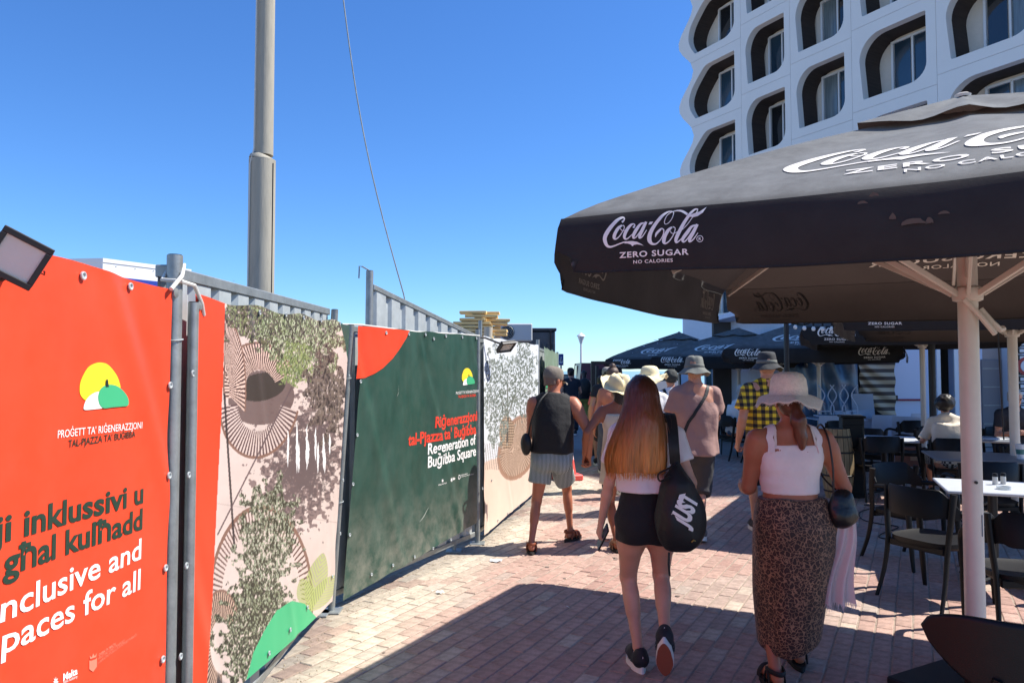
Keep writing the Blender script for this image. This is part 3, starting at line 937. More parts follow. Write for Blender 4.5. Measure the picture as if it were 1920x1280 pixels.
def emblem(sh, parent, F_, o1=.0015):
    """sun over a green and a white hill with a small post; F_ maps the traced zoom pixels to photo pixels"""
    g_ = empty('printed_emblem'); g_.parent = parent
    sun_ = [(475, 520), (490, 420), (560, 290), (640, 240), (720, 230), (800, 260), (880, 360), (915, 450), (920, 520), (860, 640), (740, 660), (600, 650), (540, 640), (490, 590)]
    wh = [(520, 720), (545, 640), (600, 580), (670, 548), (720, 560), (760, 640), (740, 700), (715, 728), (640, 738), (540, 746)]
    gr = [(676, 590), (700, 520), (750, 480), (820, 470), (890, 490), (950, 540), (990, 600), (1005, 660), (990, 700), (930, 708), (820, 718), (740, 727), (700, 700), (680, 650)]
    po = [(755, 497), (760, 420), (770, 408), (780, 420), (790, 495)]
    for nm, pl, mm, o_ in (('printed_sun', smoothpoly(sun_, 4), m_ptyellow, 0), ('printed_hill', smoothpoly(wh, 4), m_ptwhite, .0008), ('printed_hill', smoothpoly(gr, 4), m_ptgreen, .0016), ('printed_post', po, m_ptblack, .0024)):
        sh.shape([F_(*p) for p in pl], mm, g_, nm, o1 + o_)
def bird(sh, parent, cx, cy, sz, m):
    """small star-like eight-pointed mark"""
    pts = []
    for i in range(16):
        r_ = sz * (1 if i % 2 == 0 else .42); a = i * math.pi / 8
        pts.append((cx + r_ * math.sin(a) * .55, cy - r_ * math.cos(a)))
    sh.shape(pts, m, parent, 'printed_mark')
def crest(sh, parent, cx, cy, w, h_, m, slope=-.35):
    """shield outline under a small crown"""
    o = [(-.5, -.3), (-.5, .25), (0, .5), (.5, .25), (.5, -.3)]; i_ = [(.32, -.25), (.32, .15), (0, .32), (-.32, .15), (-.32, -.25)]
    P2 = lambda x, y: (cx + x * w, cy + y * h_ + slope * x * w)
    sh.shape([P2(*p) for p in o] + [P2(*p) for p in i_], m, parent, 'printed_crest')
    sh.shape([P2(*p) for p in ((-.4, -.36), (-.45, -.6), (-.2, -.45), (0, -.66), (.2, -.45), (.45, -.6), (.4, -.36))], m, parent, 'printed_crown')

def post(pt, z0, z1, r=.024, label='', name='fence_post', lean=(0, 0), group='galvanised posts of the hoarding'):
    t = empty(name, (pt[0], pt[1], 0), 0, label, 'fence post', group)
    b = MB().tube([(0, 0, z0), (lean[0], lean[1], z1)], r, 16)
    b.build('tube', m_galv, t, True)
    b = MB().tube([(lean[0], lean[1], z1 - .002), (lean[0], lean[1], z1 + .003)], r * .86, 14)
    b.build('end_cap', m_dark, t, True)
    if z0 < .1:
        MB().box((0, 0, .01), (.14, .14, .012), bev=.003).build('foot_plate', m_galv, t)
    return t
def hoarding(p0, p1, z0, z1, zr, label, n_ribs=12, off=-.06, z0b=None, z1b=None, group='corrugated metal hoarding panels'):
    """corrugated sheet between two rails, the top may slope: z0..z1 at p0, z0b..z1b at p1"""
    z0b = z0 if z0b is None else z0b; z1b = z1 if z1b is None else z1b
    A = Vector((*p0, 0)); B = Vector((*p1, 0)); d = (B - A); L = d.length; d.normalize(); n = Vector((d.y, -d.x, 0))
    A += n * off; t = empty('hoarding_panel', A, 0, label, 'metal hoarding', group)
    # corrugation: trapezoid ribs, each rib its own part
    w = L / n_ribs
    for k in range(n_ribs):
        b = MB(); xs = [0, .12, .2, .8, .88, 1.0]; dp = [0, 0, .028, .028, 0, 0]
        for x_, q_ in zip(xs, dp):
            a = (k + x_) * w; t_ = a / L
            lo = z0 + (z0b - z0) * t_; hi = z1 + (z1b - z1) * t_
            p = d * a + n * q_
            b.v += [(p.x, p.y, lo + .02), (p.x, p.y, hi - .02)]
        for i in range(5): b.f.append((2 * i, 2 * i + 2, 2 * i + 3, 2 * i + 1)); b.m.append(0)
        b.build('corrugated_sheet', m_galv_l, t)
    for zz, zzb in ((z1, z1b), (z0, z0b)):
        b = MB(); a = Vector((0, 0, zz)); c = d * L + Vector((0, 0, zzb)); mid = (a + c) / 2 + n * .012; dd = (c - a)
        q = Matrix((dd.normalized(), n, dd.normalized().cross(n))).transposed()
        b.box(mid, (dd.length, .045, .045), q, .004)
        b.build('rail', m_galv, t)
    return t

P1, P2, P3, P4, P5 = (-1.2, 2.62), (-1.24, 5.14), (-.33, 7.08), (.34, 9.75), (.85, 13.9)
P0 = (-1.36, .1)
# --- red banner nearest the viewer
def ztop1(a): return 1.955 - .022 * math.sin(a * 3.1 + .4) ** 2
sh1 = Sheet(P0, (-1.215, 2.575), ztop1, lambda a: .1, wavef(1.0, .015))
bn = empty('red_banner', (0, 0, 0), 0, 'big red banner reading inclusive and spaces for all, nearest on the left fence', 'banner', 'printed banners on the fence')
sh1.build('printed_sheet', m_red, bn, 240, 120)
Fz = lambda x, y: (60 + x / 5.8185, 640 + y / 5.8185)
emblem(sh1, bn, Fz)
Z2 = lambda x, y: (x / 2, 640 + y / 2)
sh1.text("PROĠETT TA' RIĠENERAZZJONI", Z2(200, 362), Z2(514, 325), .022, m_ptwhite, bn, .002)
sh1.text("TAL-PJAZZA TA' BUĠIBBA", Z2(243, 397), Z2(490, 357), .021, m_ptdark, bn, .008)
sh1.text("ji inklussivi u", Z2(-42, 760), Z2(520, 602), .068, m_ptdark, bn, .026)
sh1.text("għal kulħadd", Z2(-6, 880), Z2(517, 700), .068, m_ptdark, bn, .026)
sh1.text("inclusive and", Z2(-45, 1068), Z2(512, 812), .068, m_ptwhite, bn, .014)
sh1.text("spaces for all", Z2(-62, 1200), Z2(510, 926), .068, m_ptwhite, bn, .014)
Z5 = lambda x, y: (x / 6.857, 1140 + y / 6.857)
sh1.text("GVERN TA' MALTA", Z5(1222, 618), Z5(1448, 468), .0085, m_ptfaint, bn, .02)
sh1.text("MINISTERU GĦAT-TRASPORT", Z5(1218, 662), Z5(1562, 428), .008, m_ptfaint, bn)
sh1.text("L-INFRASTRUTTURA U X-XOGĦLIJIET PUBBLIĊI", Z5(1215, 715), Z5(1706, 352), .008, m_ptfaint, bn)
sh1.text("Malta", Z5(758, 930), Z5(942, 838), .02, m_ptwhite, bn, .03)
sh1.text("Public Authority", Z5(760, 966), Z5(940, 886), .008, m_ptwhite, bn)
bird(sh1, bn, *Z5(665, 940), 10, m_ptwhite)
crest(sh1, bn, *Z5(1148, 710), 15, 30, m_ptfaint)
sp = []
for (px, py) in ((145, 517), (242, 537), (313, 722), (307, 891), (303, 1064), (297, 1235)): sp.append(sh1.hit(px, py))
eyelets(sh1, sp, bn)
b = MB(); c = sh1.pt(*sh1.hit(321, 549), .006); b.lathe([(0, .006), (.006, .005), (.0175, .003), (.0175, 0)], c, 14, M=sh1.n.to_track_quat('Z', 'Y').to_matrix())
b.build('washer', m_galv, bn, True)

# --- plaza photograph banner with a red strip
def PN(x, y, s, seed=0): return fbm(x / s + seed, y / s + seed * .7, seed * .37, 4)
def mixc(c, a, col):
    a = np.clip(a, 0, 1)[:, None]; return c * (1 - a) + np.array(col) * a
def band_of(x, y, cx, cy, rx, ry, rot=0.0):
    c_, s_ = math.cos(rot), math.sin(rot); dx, dy = x - cx, y - cy
    u = (dx * c_ + dy * s_) / rx; v = (-dx * s_ + dy * c_) / ry
    return np.sqrt(u * u + v * v), np.arctan2(v, u)
def paint2(px, py):
    x = (px - 380) * 1.73; y = (py - 540) * 1.73
    n1 = PN(x, y, 60); n2 = PN(x, y, 14, 3); n3 = PN(x, y, 6, 9)
    c = np.tile(np.array(rgb(206, 186, 176)), (len(x), 1)) * (.92 + .16 * n1)[:, None]
    for (k, s_) in ((690, .16), (1000, .16), (380, .16)):                       # slab joints
        c = mixc(c, (np.abs(y - k - s_ * x) < 1.6) * .5, rgb(160, 140, 132))
    # mottled tree shade over the middle
    r, t = band_of(x, y, 330, 560, 130, 210, .25)
    c = mixc(c, ((n2 * 1.25 - r * .55) > .12) * .85, rgb(108, 86, 84))
    c = mixc(c, ((n3 * 1.1 + n2 * .4 - r * .55) > .36) * .6, rgb(70, 58, 60))
    # slatted rings: dark planting hole, slats, rim and the cast slats
    def ring(cx, cy, rx, ry, rot, r0, r1, t0, t1, N, light, dark, a_=1.0, duty=.5):
        nonlocal c
        r, t = band_of(x, y, cx, cy, rx, ry, rot)
        tt = np.mod(t - t0, 2 * np.pi); ins = (r > r0) & (r < r1) & (tt < (t1 - t0))
        st = np.mod(t * N / (2 * np.pi), 1) < duty
        c = mixc(c, ins * a_, dark); c = mixc(c, (ins & st) * a_, light)
        c = mixc(c, ((np.abs(r - r1) < .025) & (tt < (t1 - t0))) * a_, rgb(128, 96, 82))
    lt, dk_ = rgb(212, 180, 164), rgb(72, 50, 46)
    r, t = band_of(x, y, 190, 355, 108, 88, -.2)
    c = mixc(c, (r < 1) * .95, rgb(104, 84, 80)); r, t = band_of(x, y, 190, 320, 80, 45, -.2); c = mixc(c, (r < 1) * .95, rgb(62, 54, 48))
    ring(185, 360, 128, 190, .15, .55, 1.0, .1, 2.9, 74, rgb(206, 184, 174), rgb(92, 70, 68))
    ring(190, 330, 120, 155, -.25, .42, 1.0, 3.15, 6.1, 80, lt, dk_)
    ring(70, 330, 70, 230, 0, .25, 1.0, 4.2, 6.6, 90, lt, dk_)
    ring(190, 1010, 165, 300, 0, .78, 1.0, 3.0, 6.5, 100, rgb(206, 184, 174), rgb(98, 72, 64), 1, .62)
    ring(60, 1160, 70, 180, 0, .5, 1.0, 1.5, 5.6, 60, rgb(190, 160, 140), rgb(80, 58, 50))
    # lamp post and its shadow
    for (xa, ya, xb, yb, w, cc) in ((70, 340, 102, 830, 3.4, rgb(54, 44, 44)), (300, 300, 48, 800, 2.4, rgb(96, 78, 78))):
        u = ((x - xa) * (xb - xa) + (y - ya) * (yb - ya)) / ((xb - xa) ** 2 + (yb - ya) ** 2)
        dd = np.hypot(x - xa - (xb - xa) * u, y - ya - (yb - ya) * u)
        c = mixc(c, ((dd < w) & (u > 0) & (u < 1)) * .95, cc)
    # trees
    def tree(cx, cy, rx, ry, rot, seed, pal, dens=.5):
        nonlocal c
        r, t = band_of(x, y, cx, cy, rx, ry, rot)
        m = PN(x * 1.5, y * .7, 6, seed); m2 = PN(x, y, 25, seed + 2); m3 = PN(x * 1.6, y * .6, 3.6, seed + 5)
        ins = (1 - r) * .9 + (m2 - .5) * 1.5
        for k, (thr, col) in enumerate(pal):
            c = mixc(c, ((m + .25 * (m3 - .5) > thr) if k % 2 == 0 else (m3 > thr)) * (ins > 0.02) * .9, col)
    tree(190, 90, 150, 85, .2, 21, [(.30, rgb(74, 62, 52)), (.5, rgb(96, 96, 62)), (.56, rgb(52, 46, 38)), (.62, rgb(150, 158, 110))])
    tree(330, 150, 140, 125, .2, 31, [(.34, rgb(88, 82, 66)), (.5, rgb(112, 126, 80)), (.57, rgb(60, 54, 44)), (.6, rgb(190, 190, 160))])
    tree(300, 250, 60, 60, .2, 33, [(.45, rgb(88, 100, 60)), (.52, rgb(142, 150, 96))])
    tree(400, 340, 60, 130, 0, 36, [(.34, rgb(84, 70, 66)), (.5, rgb(120, 104, 92)), (.6, rgb(52, 44, 42))])
    tree(205, 860, 90, 220, .1, 41, [(.40, rgb(92, 96, 72)), (.52, rgb(140, 144, 118)), (.52, rgb(54, 50, 40)), (.66, rgb(172, 174, 150))])
    tree(170, 1120, 110, 180, .2, 51, [(.34, rgb(70, 72, 52)), (.52, rgb(124, 130, 100)), (.50, rgb(40, 38, 30)), (.66, rgb(168, 172, 146))])
    # water jets
    for k, (jx, y0, y1) in enumerate(((277, 460, 580), (306, 430, 600), (312, 500, 600), (338, 440, 590), (342, 490, 570), (366, 450, 560), (392, 470, 590), (374, 500, 600), (396, 520, 600), (412, 470, 540))):
        w = 3.2 * np.clip(1 - np.abs((y - (y0 + y1) / 2) / (y1 - y0) * 2) ** 2, 0, 1) + .2
        c = mixc(c, ((np.abs(x - jx - 5 * (n2 - .5)) < w * (.6 + .8 * n3)) & (y > y0) & (y < y1)) * .9, rgb(238, 234, 230))
    # palm leaves
    for (ax, ay, bx, by, s_) in ((345, 1040, 392, 858, 34), (350, 1050, 322, 940, 30), (352, 1046, 430, 930, 30)):
        L2 = (bx - ax) ** 2 + (by - ay) ** 2; u = ((x - ax) * (bx - ax) + (y - ay) * (by - ay)) / L2
        v = ((x - ax) * (by - ay) - (y - ay) * (bx - ax)) / math.sqrt(L2)
        ww = s_ * np.clip(np.sin(np.pi * np.clip(u, 0, 1)), 0, 1) ** .7
        st = np.mod((u * 180 - np.abs(v) * 1.5) / 15, 1) < .55
        c = mixc(c, ((np.abs(v) < ww) & (u > 0) & (u < 1) & st) * .9, rgb(168, 178, 104))
        c = mixc(c, ((np.abs(v) < ww) & (u > 0) & (u < 1) & ~st) * .5, rgb(110, 116, 66))
    # dark green sweep at the right edge
    gx = 443 + 22 * np.clip((y - 100) / 90, 0, 1) + 14 * np.clip((y - 200) / 90, 0, 4)
    c = mixc(c, (x > gx) & (y < 300), rgb(52, 84, 74))
    # green hill bottom
    hx = np.interp(x, [60, 140, 165, 200, 240, 290, 330, 352, 400, 600], [1500, 1275, 1180, 1110, 1045, 1013, 1022, 1048, 1100, 1300])
    c = mixc(c, (y > hx), rgb(58, 172, 116))
    # red strip
    rx_ = np.interp(y, [0, 60, 300, 700, 1000, 1280], [76, 72, 66, 46, 32, 14])
    c = mixc(c, x < rx_, M_RED)
    return c
def zbot2(a): return float(np.interp(a, [0, .55, 1.0, 1.6, 2.2, 2.5], [.34, .29, .24, .18, .12, .09]))
sh2 = Sheet((-1.198, 2.72), (-1.236, 5.02), lambda a: 1.935 - .02 * math.sin(a * 5) ** 2 + .018 * a, zbot2, wavef(5.0, .010), (0, .055))
bn2 = empty('plaza_photo_banner', (0, 0, 0), 0, 'banner printed with an aerial picture of slatted benches, trees and fountains', 'banner', 'printed banners on the fence')
sh2.build('printed_sheet', m_photo, bn2, 560, 420, paint2)
eyelets(sh2, [sh2.hit(*p) for p in ((352, 700), (345, 890), (338, 1060), (330, 1230), (482, 586), (530, 590), (565, 596), (600, 601), (633, 606), (652, 705), (640, 900), (634, 1000), (620, 1080), (570, 1138), (536, 1180), (498, 1224))], bn2)
for (px, py) in ((366, 572),):
    c = sh2.pt(*sh2.hit(px, py), .006); MB().lathe([(0, .006), (.006, .005), (.018, .003), (.018, 0)], c, 14, M=sh2.n.to_track_quat('Z', 'Y').to_matrix()).build('washer', m_galv, bn2, True)
# --- dark green banner
sh3 = Sheet((-1.19, 5.2), (-.36, 7.02), lambda a: 1.965 + .01 * a - .012 * math.sin(a * 6) ** 2, lambda a: .06 + .085 * a, wavef(9.0, .015, zt=1.9), (.062, 0))
bn3 = empty('green_banner', (0, 0, 0), 0, 'dark green banner reading Regeneration of Buġibba Square with red top corner', 'banner', 'printed banners on the fence')
sh3.build('printed_sheet', m_grn, bn3, 200, 150)
cz = [(671, 611), (674, 611), (700, 613), (740, 617), (766, 620), (760, 633), (748, 652), (733, 672), (715, 690), (700, 700), (684, 708), (665, 710)]
sh3.shape(cz, m_red, bn3, 'red_corner', .003)
Fg = lambda x, y: (740 + (560 + (x - 475) * .232) / 4.74 + 4, 660 + (140 + (y - 232) * .3) / 4.74)
def Fg(x, y):  # traced emblem box (475..1005, 232..746) onto this banner's emblem box
    u = (x - 475) / 530; v = (y - 232) / 514
    return (863 + u * 24.5, 690 + v * 32)
emblem(sh3, bn3, Fg, .003)
Z4 = lambda x, y: (740 + x / 4.74, 660 + y / 4.74)
sh3.text("PROĠETT TA' RIĠENERAZZJONI", Z4(527, 375), Z4(733, 355), .024, m_ptwhite, bn3, .002)
sh3.text("TAL-PJAZZA TA' BUĠIBBA", Z4(548, 406), Z4(716, 392), .024, m_ptred, bn3, .015)
sh3.text("Riġenerazzjoni", Z4(342, 670), Z4(727, 604), .095, m_ptred, bn3, .028)
sh3.text("tal-Pjazza ta' Buġibba", Z4(112, 830), Z4(717, 722), .095, m_ptred, bn3, .028)
sh3.text("Regeneration of", Z4(288, 908), Z4(712, 815), .095, m_ptwhite, bn3, .02)
sh3.text("Buġibba Square", Z4(286, 1025), Z4(712, 915), .095, m_ptwhite, bn3, .02)
bird(sh3, bn3, *Z4(412, 1140), 4, m_ptwhite); sh3.text("INFRASTRUCTURE", Z4(377, 1186), Z4(445, 1166), .014, m_ptwhite, bn3)
bird(sh3, bn3, *Z4(485, 1132), 5, m_ptwhite); sh3.text("Malta", Z4(500, 1136), Z4(526, 1128), .024, m_ptwhite, bn3, .03)
crest(sh3, bn3, *Z4(560, 1110), 4, 8, m_ptwhite); sh3.text("GVERN TA' MALTA", Z4(575, 1096), Z4(635, 1080), .01, m_ptwhite, bn3, .01); sh3.text("MINISTERU GĦAT-TRASPORT", Z4(576, 1110), Z4(692, 1084), .01, m_ptwhite, bn3)
eyelets(sh3, [sh3.hit(*p) for p in ((722, 624), (764, 626), (798, 627), (812, 635), (832, 630), (863, 632), (890, 634), (672, 715), (667, 815), (660, 907), (655, 1002), (695, 1076), (736, 1059), (774, 1043), (809, 1027), (843, 1011), (873, 998), (902, 1037 - 122), (911, 705), (908, 775), (906, 845))], bn3)
m_scr = mat('scratch', rgb(150, 156, 146), .6)
for (x0, y0, x1, y1) in ((783, 978, 802, 950), (740, 743, 745, 722)):
    a0 = sh3.hit(x0, y0); a1 = sh3.hit(x1, y1); n_ = 8; v = []
    for i in range(n_ + 1):
        t = i / n_; w_ = .006 * math.sin(math.pi * t) + .001
        x = a0[0] + (a1[0] - a0[0]) * t + .01 * math.sin(t * 5); z = a0[1] + (a1[1] - a0[1]) * t
        v += [(x, z - w_), (x, z + w_)]
    sh3.put('scratch', v, [(2 * i, 2 * i + 2, 2 * i + 3, 2 * i + 1) for i in range(n_)], m_scr, bn3)
# --- olive tree banner
def paint4(px, py):
    x = px; y = py; n1 = PN(x, y, 20); n3 = PN(x * 1.6, y, 2.3, 5); n4 = PN(x, y * .6, 7, 8)
    c = np.tile(np.array(rgb(216, 220, 224)), (len(x), 1)) * (.95 + .1 * n1)[:, None]
    c = mixc(c, (y > 858 - (x - 915) * .3 + 10 * n1), rgb(216, 192, 174))
    # bench fan
    r, t = band_of(x, y, 972, 838, 34, 60, .3); c = mixc(c, ((r < 1) & (y < 905)) * 1, rgb(132, 106, 88)); c = mixc(c, ((r < 1) & (np.mod(t * 60 / 6.283, 1) < .5)) * .9, rgb(196, 170, 148))
    c = mixc(c, (np.abs(r - 1) < .07) * .9, rgb(150, 114, 92))
    r, t = band_of(x, y, 950, 810, 14, 32, 0); c = mixc(c, (r < 1), rgb(104, 84, 68)); c = mixc(c, ((r < 1) & (np.mod(y, 5) < 2.2)), rgb(186, 160, 134))
    c = mixc(c, ((np.mod(x * 1.2 + y * .1, 4) < 1.4) & (y > 830) & (y < 880) & (x < 935)) * .8, rgb(120, 100, 90))
    # trunk, crown
    for (xa, ya, xb, yb, w) in ((951, 830, 953, 770, 1.6), (953, 780, 938, 740, 1.2), (953, 775, 968, 735, 1.2), (952, 790, 952, 720, 1.0)):
        u = ((x - xa) * (xb - xa) + (y - ya) * (yb - ya)) / ((xb - xa) ** 2 + (yb - ya) ** 2); dd = np.hypot(x - xa - (xb - xa) * u, y - ya - (yb - ya) * u)
        c = mixc(c, ((dd < w) & (u > 0) & (u < 1)), rgb(88, 82, 74))
    for (cx, cy, rx, ry) in ((930, 740, 24, 88), (982, 712, 24, 80), (955, 735, 26, 50)):
        r, t = band_of(x, y, cx, cy, rx, ry, 0); ins = (1.05 - r) + (n4 - .5) * 1.6
        c = mixc(c, ((ins > 0) & (n3 > .42)) * .85, rgb(140, 146, 136)); c = mixc(c, ((ins > .1) & (n3 > .53)) * .85, rgb(92, 98, 88))
    return c
sh4 = Sheet((-.3, 7.2), (.32, 9.7), lambda a: 1.99 - .01 * math.sin(a * 5) ** 2, lambda a: .07 + .02 * a, wavef(13.0, .01))
bn4 = empty('olive_tree_banner', (0, 0, 0), 0, 'pale banner printed with an olive tree and curved slatted bench', 'banner', 'printed banners on the fence')
sh4.build('printed_sheet', m_photo, bn4, 260, 200, paint4)
eyelets(sh4, [sh4.hit(*p) for p in ((925, 646), (945, 646), (965, 646), (985, 645), (918, 900), (930, 975), (950, 962), (970, 948))], bn4)
# --- pale green banner beyond
sh5 = Sheet((.4, 9.95), (.84, 13.8), lambda a: 1.98 - .03 * math.sin(a * 4) ** 2, lambda a: .08, wavef(17.0, .03))
bn5 = empty('pale_green_banner', (0, 0, 0), 0, 'faded sage green banner with a yellow emblem, last one along the fence', 'banner', 'printed banners on the fence')
sh5.build('printed_sheet', mat('sage_banner', rgb(122, 140, 118), .5, var=.15), bn5, 60, 40)
def Fh(x, y): return (1020 + (x - 475) / 530 * 8, 706 + (y - 232) / 514 * 22)
emblem(sh5, bn5, Fh, .01)
for (x0, x1) in ((-2, 0),): pass

# posts
post(P0, 0, 2.05, .026, 'steel fence post at the far left edge')
pm = post(P1, 0, 2.06, .027, 'steel post between the red banner and the plaza picture banner')
post((P1[0] + .03, P1[1] + .09), 0, 1.9, .019, 'thin pale steel tube beside the nearest post', 'thin_post')
post(P2, 0, 1.97, .024, 'steel post left of the dark green banner, front one of a pair', lean=(.12, 0))
post((P2[0] - .07, P2[1] - .06), 0, 2.07, .024, 'steel post right of the plaza picture banner, rear one of a pair', lean=(.09, 0))
post((P3[0], P3[1] + .05), 0, 2.05, .024, 'steel post between the dark green and olive tree banners')
post((P3[0] - .2, P3[1] - .25), 0, 1.9, .02, 'short steel post under the right end of the dark green banner')
post(P4, 0, 2.06, .024, 'steel post at the right end of the olive tree banner')
post(P5, 0, 2.0, .024, 'steel post at the far end of the sage green banner')
# hoarding behind
hoarding(P0, P1, .1, 1.9, 0, 'corrugated hoarding panel hidden behind the red banner', 10)
hoarding(P1, P2, .12, 2.005, 0, 'corrugated pale hoarding panel topping the plaza picture banner', 11, z1b=2.06)
hoarding((P2[0], P2[1]), P3, .1, 1.955, 0, 'hoarding panel behind the dark green banner', 9)
hoarding(P3, P4, .1, 1.95, 0, 'hoarding panel behind the olive tree banner', 11)
hoarding(P4, P5, .1, 1.95, 0, 'hoarding panel behind the sage green banner', 14)
# raised, slanting panel behind the green banner
hoarding((-1.16, 6.05), (-.42, 8.35), 1.3, 2.335, 0, 'grey corrugated panel standing askew above the dark green banner', 9, 0, z0b=1.1, z1b=2.03)
post((-1.175, 5.98), 0, 2.46, .03, 'tall tilted steel post holding the askew panel, hook on top', 'hooked_post', lean=(.02, 0))
t = empty('hanging_hook', (-1.155, 5.98, 2.46), 0, 'thin wire hook on top of the tall tilted post', 'hook')
MB().tube([(0, 0, 0), (-.06, 0, .035), (-.085, 0, .04), (-.088, 0, -.06)], .006, 8).build('hook_wire', m_galv, t, True)
post((-.36, 8.4), 0, 2.22, .022, 'thin post at the low end of the askew panel')
# lashings at the first post
c = Vector((*P1, 0)); m_rope = mat('white_cable', rgb(206, 204, 196), .6)
o = MB().tube([c + Vector((.03, -.09, 1.93)), c + Vector((.035, -.02, 1.985)), c + Vector((.02, .03, 2.03)), c + Vector((-.03, .02, 2.02)), c + Vector((-.03, -.03, 1.97)), c + Vector((.034, -.02, 1.965)), c + Vector((.045, .06, 1.96)), c + Vector((.04, .14, 1.9)), c + Vector((.035, .17, 1.86))], .0075, 8).build('tied_cable', m_rope, None, True)
tag(o, 'off white cable knotted round the top of the nearest post', 'cable')
for (pp, zz) in ((P1, 1.76), ((P2[0] + .097, P2[1]), 1.6), ((P2[0] + .046, P2[1]), .75)):
    b = MB().tube([Vector((pp[0] + .031 * math.cos(a), pp[1] + .031 * math.sin(a), zz + .004 * math.sin(a))) for a in np.linspace(0, 6.28, 17)], .0025, 6, cap=False)
    tag(b.build('wire_tie', m_galv_l, None, True), 'wire tie round the steel post, ' + {1.76: 'the nearest post', 1.6: 'upper one beside the dark green banner', .75: 'lower one beside the dark green banner'}[zz], 'wire tie')
tag(MB().tube([(P2[0] + .03, P2[1] + .02, 1.975), (-1.1, 5.4, 1.985), (-.8, 6.1, 1.972), (-.5, 6.75, 1.985), (P3[0] + .02, P3[1], 1.985)], .007, 8).build('rope', m_rope, None, True), 'white rope stretched along the top of the dark green banner', 'rope')

# chewing gum and drips trodden into the pavers
rq = random.Random(33); b = MB()
for i in range(55):
    y = rq.uniform(3.6, 9.5); x = rq.uniform(fence_x(y) + .3, 4.2); r_ = rq.uniform(.008, .022); n = 9
    b.add([(x + r_ * math.cos(6.283 * k / n) * rq.uniform(.7, 1.1), y + r_ * math.sin(6.283 * k / n) * rq.uniform(.7, 1.1), .0095) for k in range(n)], [tuple(range(n))])
tag(b.build('gum_spots', mat('old_gum', rgb(134, 118, 108), .8), pavement), kind='stuff')
# grit and dry leaves gathered along the foot of the fence
rq = random.Random(21); b = MB()
for i in range(1500):
    y = rq.uniform(3.4, 10.5); x = fence_x(y) + abs(rq.gauss(0, .16)) - .06; r_ = rq.uniform(.0015, .005); z = .005
    a = rq.random() * 6.28; c_, s_ = math.cos(a) * r_, math.sin(a) * r_
    b.add([(x + c_ * 1.6, y + s_ * 1.6, z), (x - s_, y + c_, z), (x - c_ * 1.3, y - s_ * 1.3, z), (x + s_, y - c_, z), (x, y, z + r_ * .9)], [(0, 1, 4), (1, 2, 4), (2, 3, 4), (3, 0, 4)])
tag(b.build('grit', mat('grit', rgb(150, 134, 108), .9, var=.4, vscale=30)), kind='stuff')
# floodlight at the left edge
def floodlight(name, loc, rotm, s, label, hy=1.0):
    t = empty(name, loc, 0, label, 'floodlight')
    M = rotm @ Matrix.Diagonal((1, hy, 1))
    b = MB(); b.box((0, 0, 0), (.30 * s, .22 * s, .05 * s), M, .018 * s); b.build('housing', mat('lamp_housing', rgb(58, 58, 56), .55, .2, var=.2), t, 30)
    fr = MB()
    for (c_, d_) in (((0, .096, .036), (.30, .030, .03)), ((0, -.096, .036), (.30, .030, .03)), ((.134, 0, .036), (.034, .162, .03)), ((-.134, 0, .036), (.034, .162, .03))):
        fr.box(M @ Vector([q * s for q in c_]), [q * s for q in d_], M, .003 * s)
    fr.build('bezel', m_dark, t)
    rf = MB(); o_ = [(-.123, -.086), (.123, -.086), (.123, .086), (-.123, .086)]; i_ = [(-.04, -.03), (.04, -.03), (.04, .03), (-.04, .03)]
    v = [M @ Vector((x * s, y * s, .031 * s)) for x, y in o_] + [M @ Vector((x * s, y * s, .0265 * s)) for x, y in i_]
    rf.add(v, [(0, 1, 5, 4), (1, 2, 6, 5), (2, 3, 7, 6), (3, 0, 4, 7), (4, 5, 6, 7)])
    rf.build('reflector', mat('reflector', rgb(196, 194, 186), .35, .3, var=.06, vscale=20), t)
    gl = MB().box(M @ Vector((0, 0, .0355 * s)), (.246 * s, .172 * s, .002 * s), M)
    mg = mat('dusty_glass', (.8, .8, .78), .15, alpha=.22)
    gl.build('lens', mg, t)
    br = MB(); br.tube([M @ Vector((-.16 * s, 0, 0)), M @ Vector((-.165 * s, -.02 * s, -.09 * s)), M @ Vector((0, -.02 * s, -.11 * s)), M @ Vector((.165 * s, -.02 * s, -.09 * s)), M @ Vector((.16 * s, 0, 0))], .008 * s, 6, flat=.5)
    br.build('bracket', m_dark, t)
    return t
c = P(34, 484, 1.72)
# facing the viewer and down, tilted
zax = (Vector((.9, -1.75, -.30))).normalized(); xax = (Vector((1.3, .85, -.80)) - zax * Vector((1.3, .85, -.80)).dot(zax)).normalized(); yax = zax.cross(xax)
floodlight('floodlight', c, Matrix((xax, yax, zax)).transposed(), .37, 'square floodlight with dusty glass above the red banner at the left edge', 1.36)
tag(MB().tube([c + Vector((-.02, .03, -.02)), c + Vector((-.07, .05, -.04)), Vector((-1.30, 1.62, 1.86)), Vector((-1.34, 1.60, 1.78))], .009, 8).build('bent_tube', m_dark, None, True), 'dark bent arm carrying the square floodlight', 'arm')
zax = Vector((.5, -.45, -.75)).normalized(); xax = (Vector((.8, .6, 0)) - zax * Vector((.8, .6, 0)).dot(zax)).normalized(); yax = zax.cross(xax)
c = P(948, 648, 7.35)
floodlight('floodlight', c, Matrix((xax, yax, zax)).transposed(), .62, 'small dark floodlight on an arm above the olive tree banner')
tag(MB().tube([Vector((P3[0], P3[1] + .05, 1.97)), Vector((P3[0] + .07, P3[1] + .1, 1.97)), c], .01, 8).build('bent_tube', m_dark, None, True), 'dark arm holding the small floodlight over the olive tree banner', 'arm')

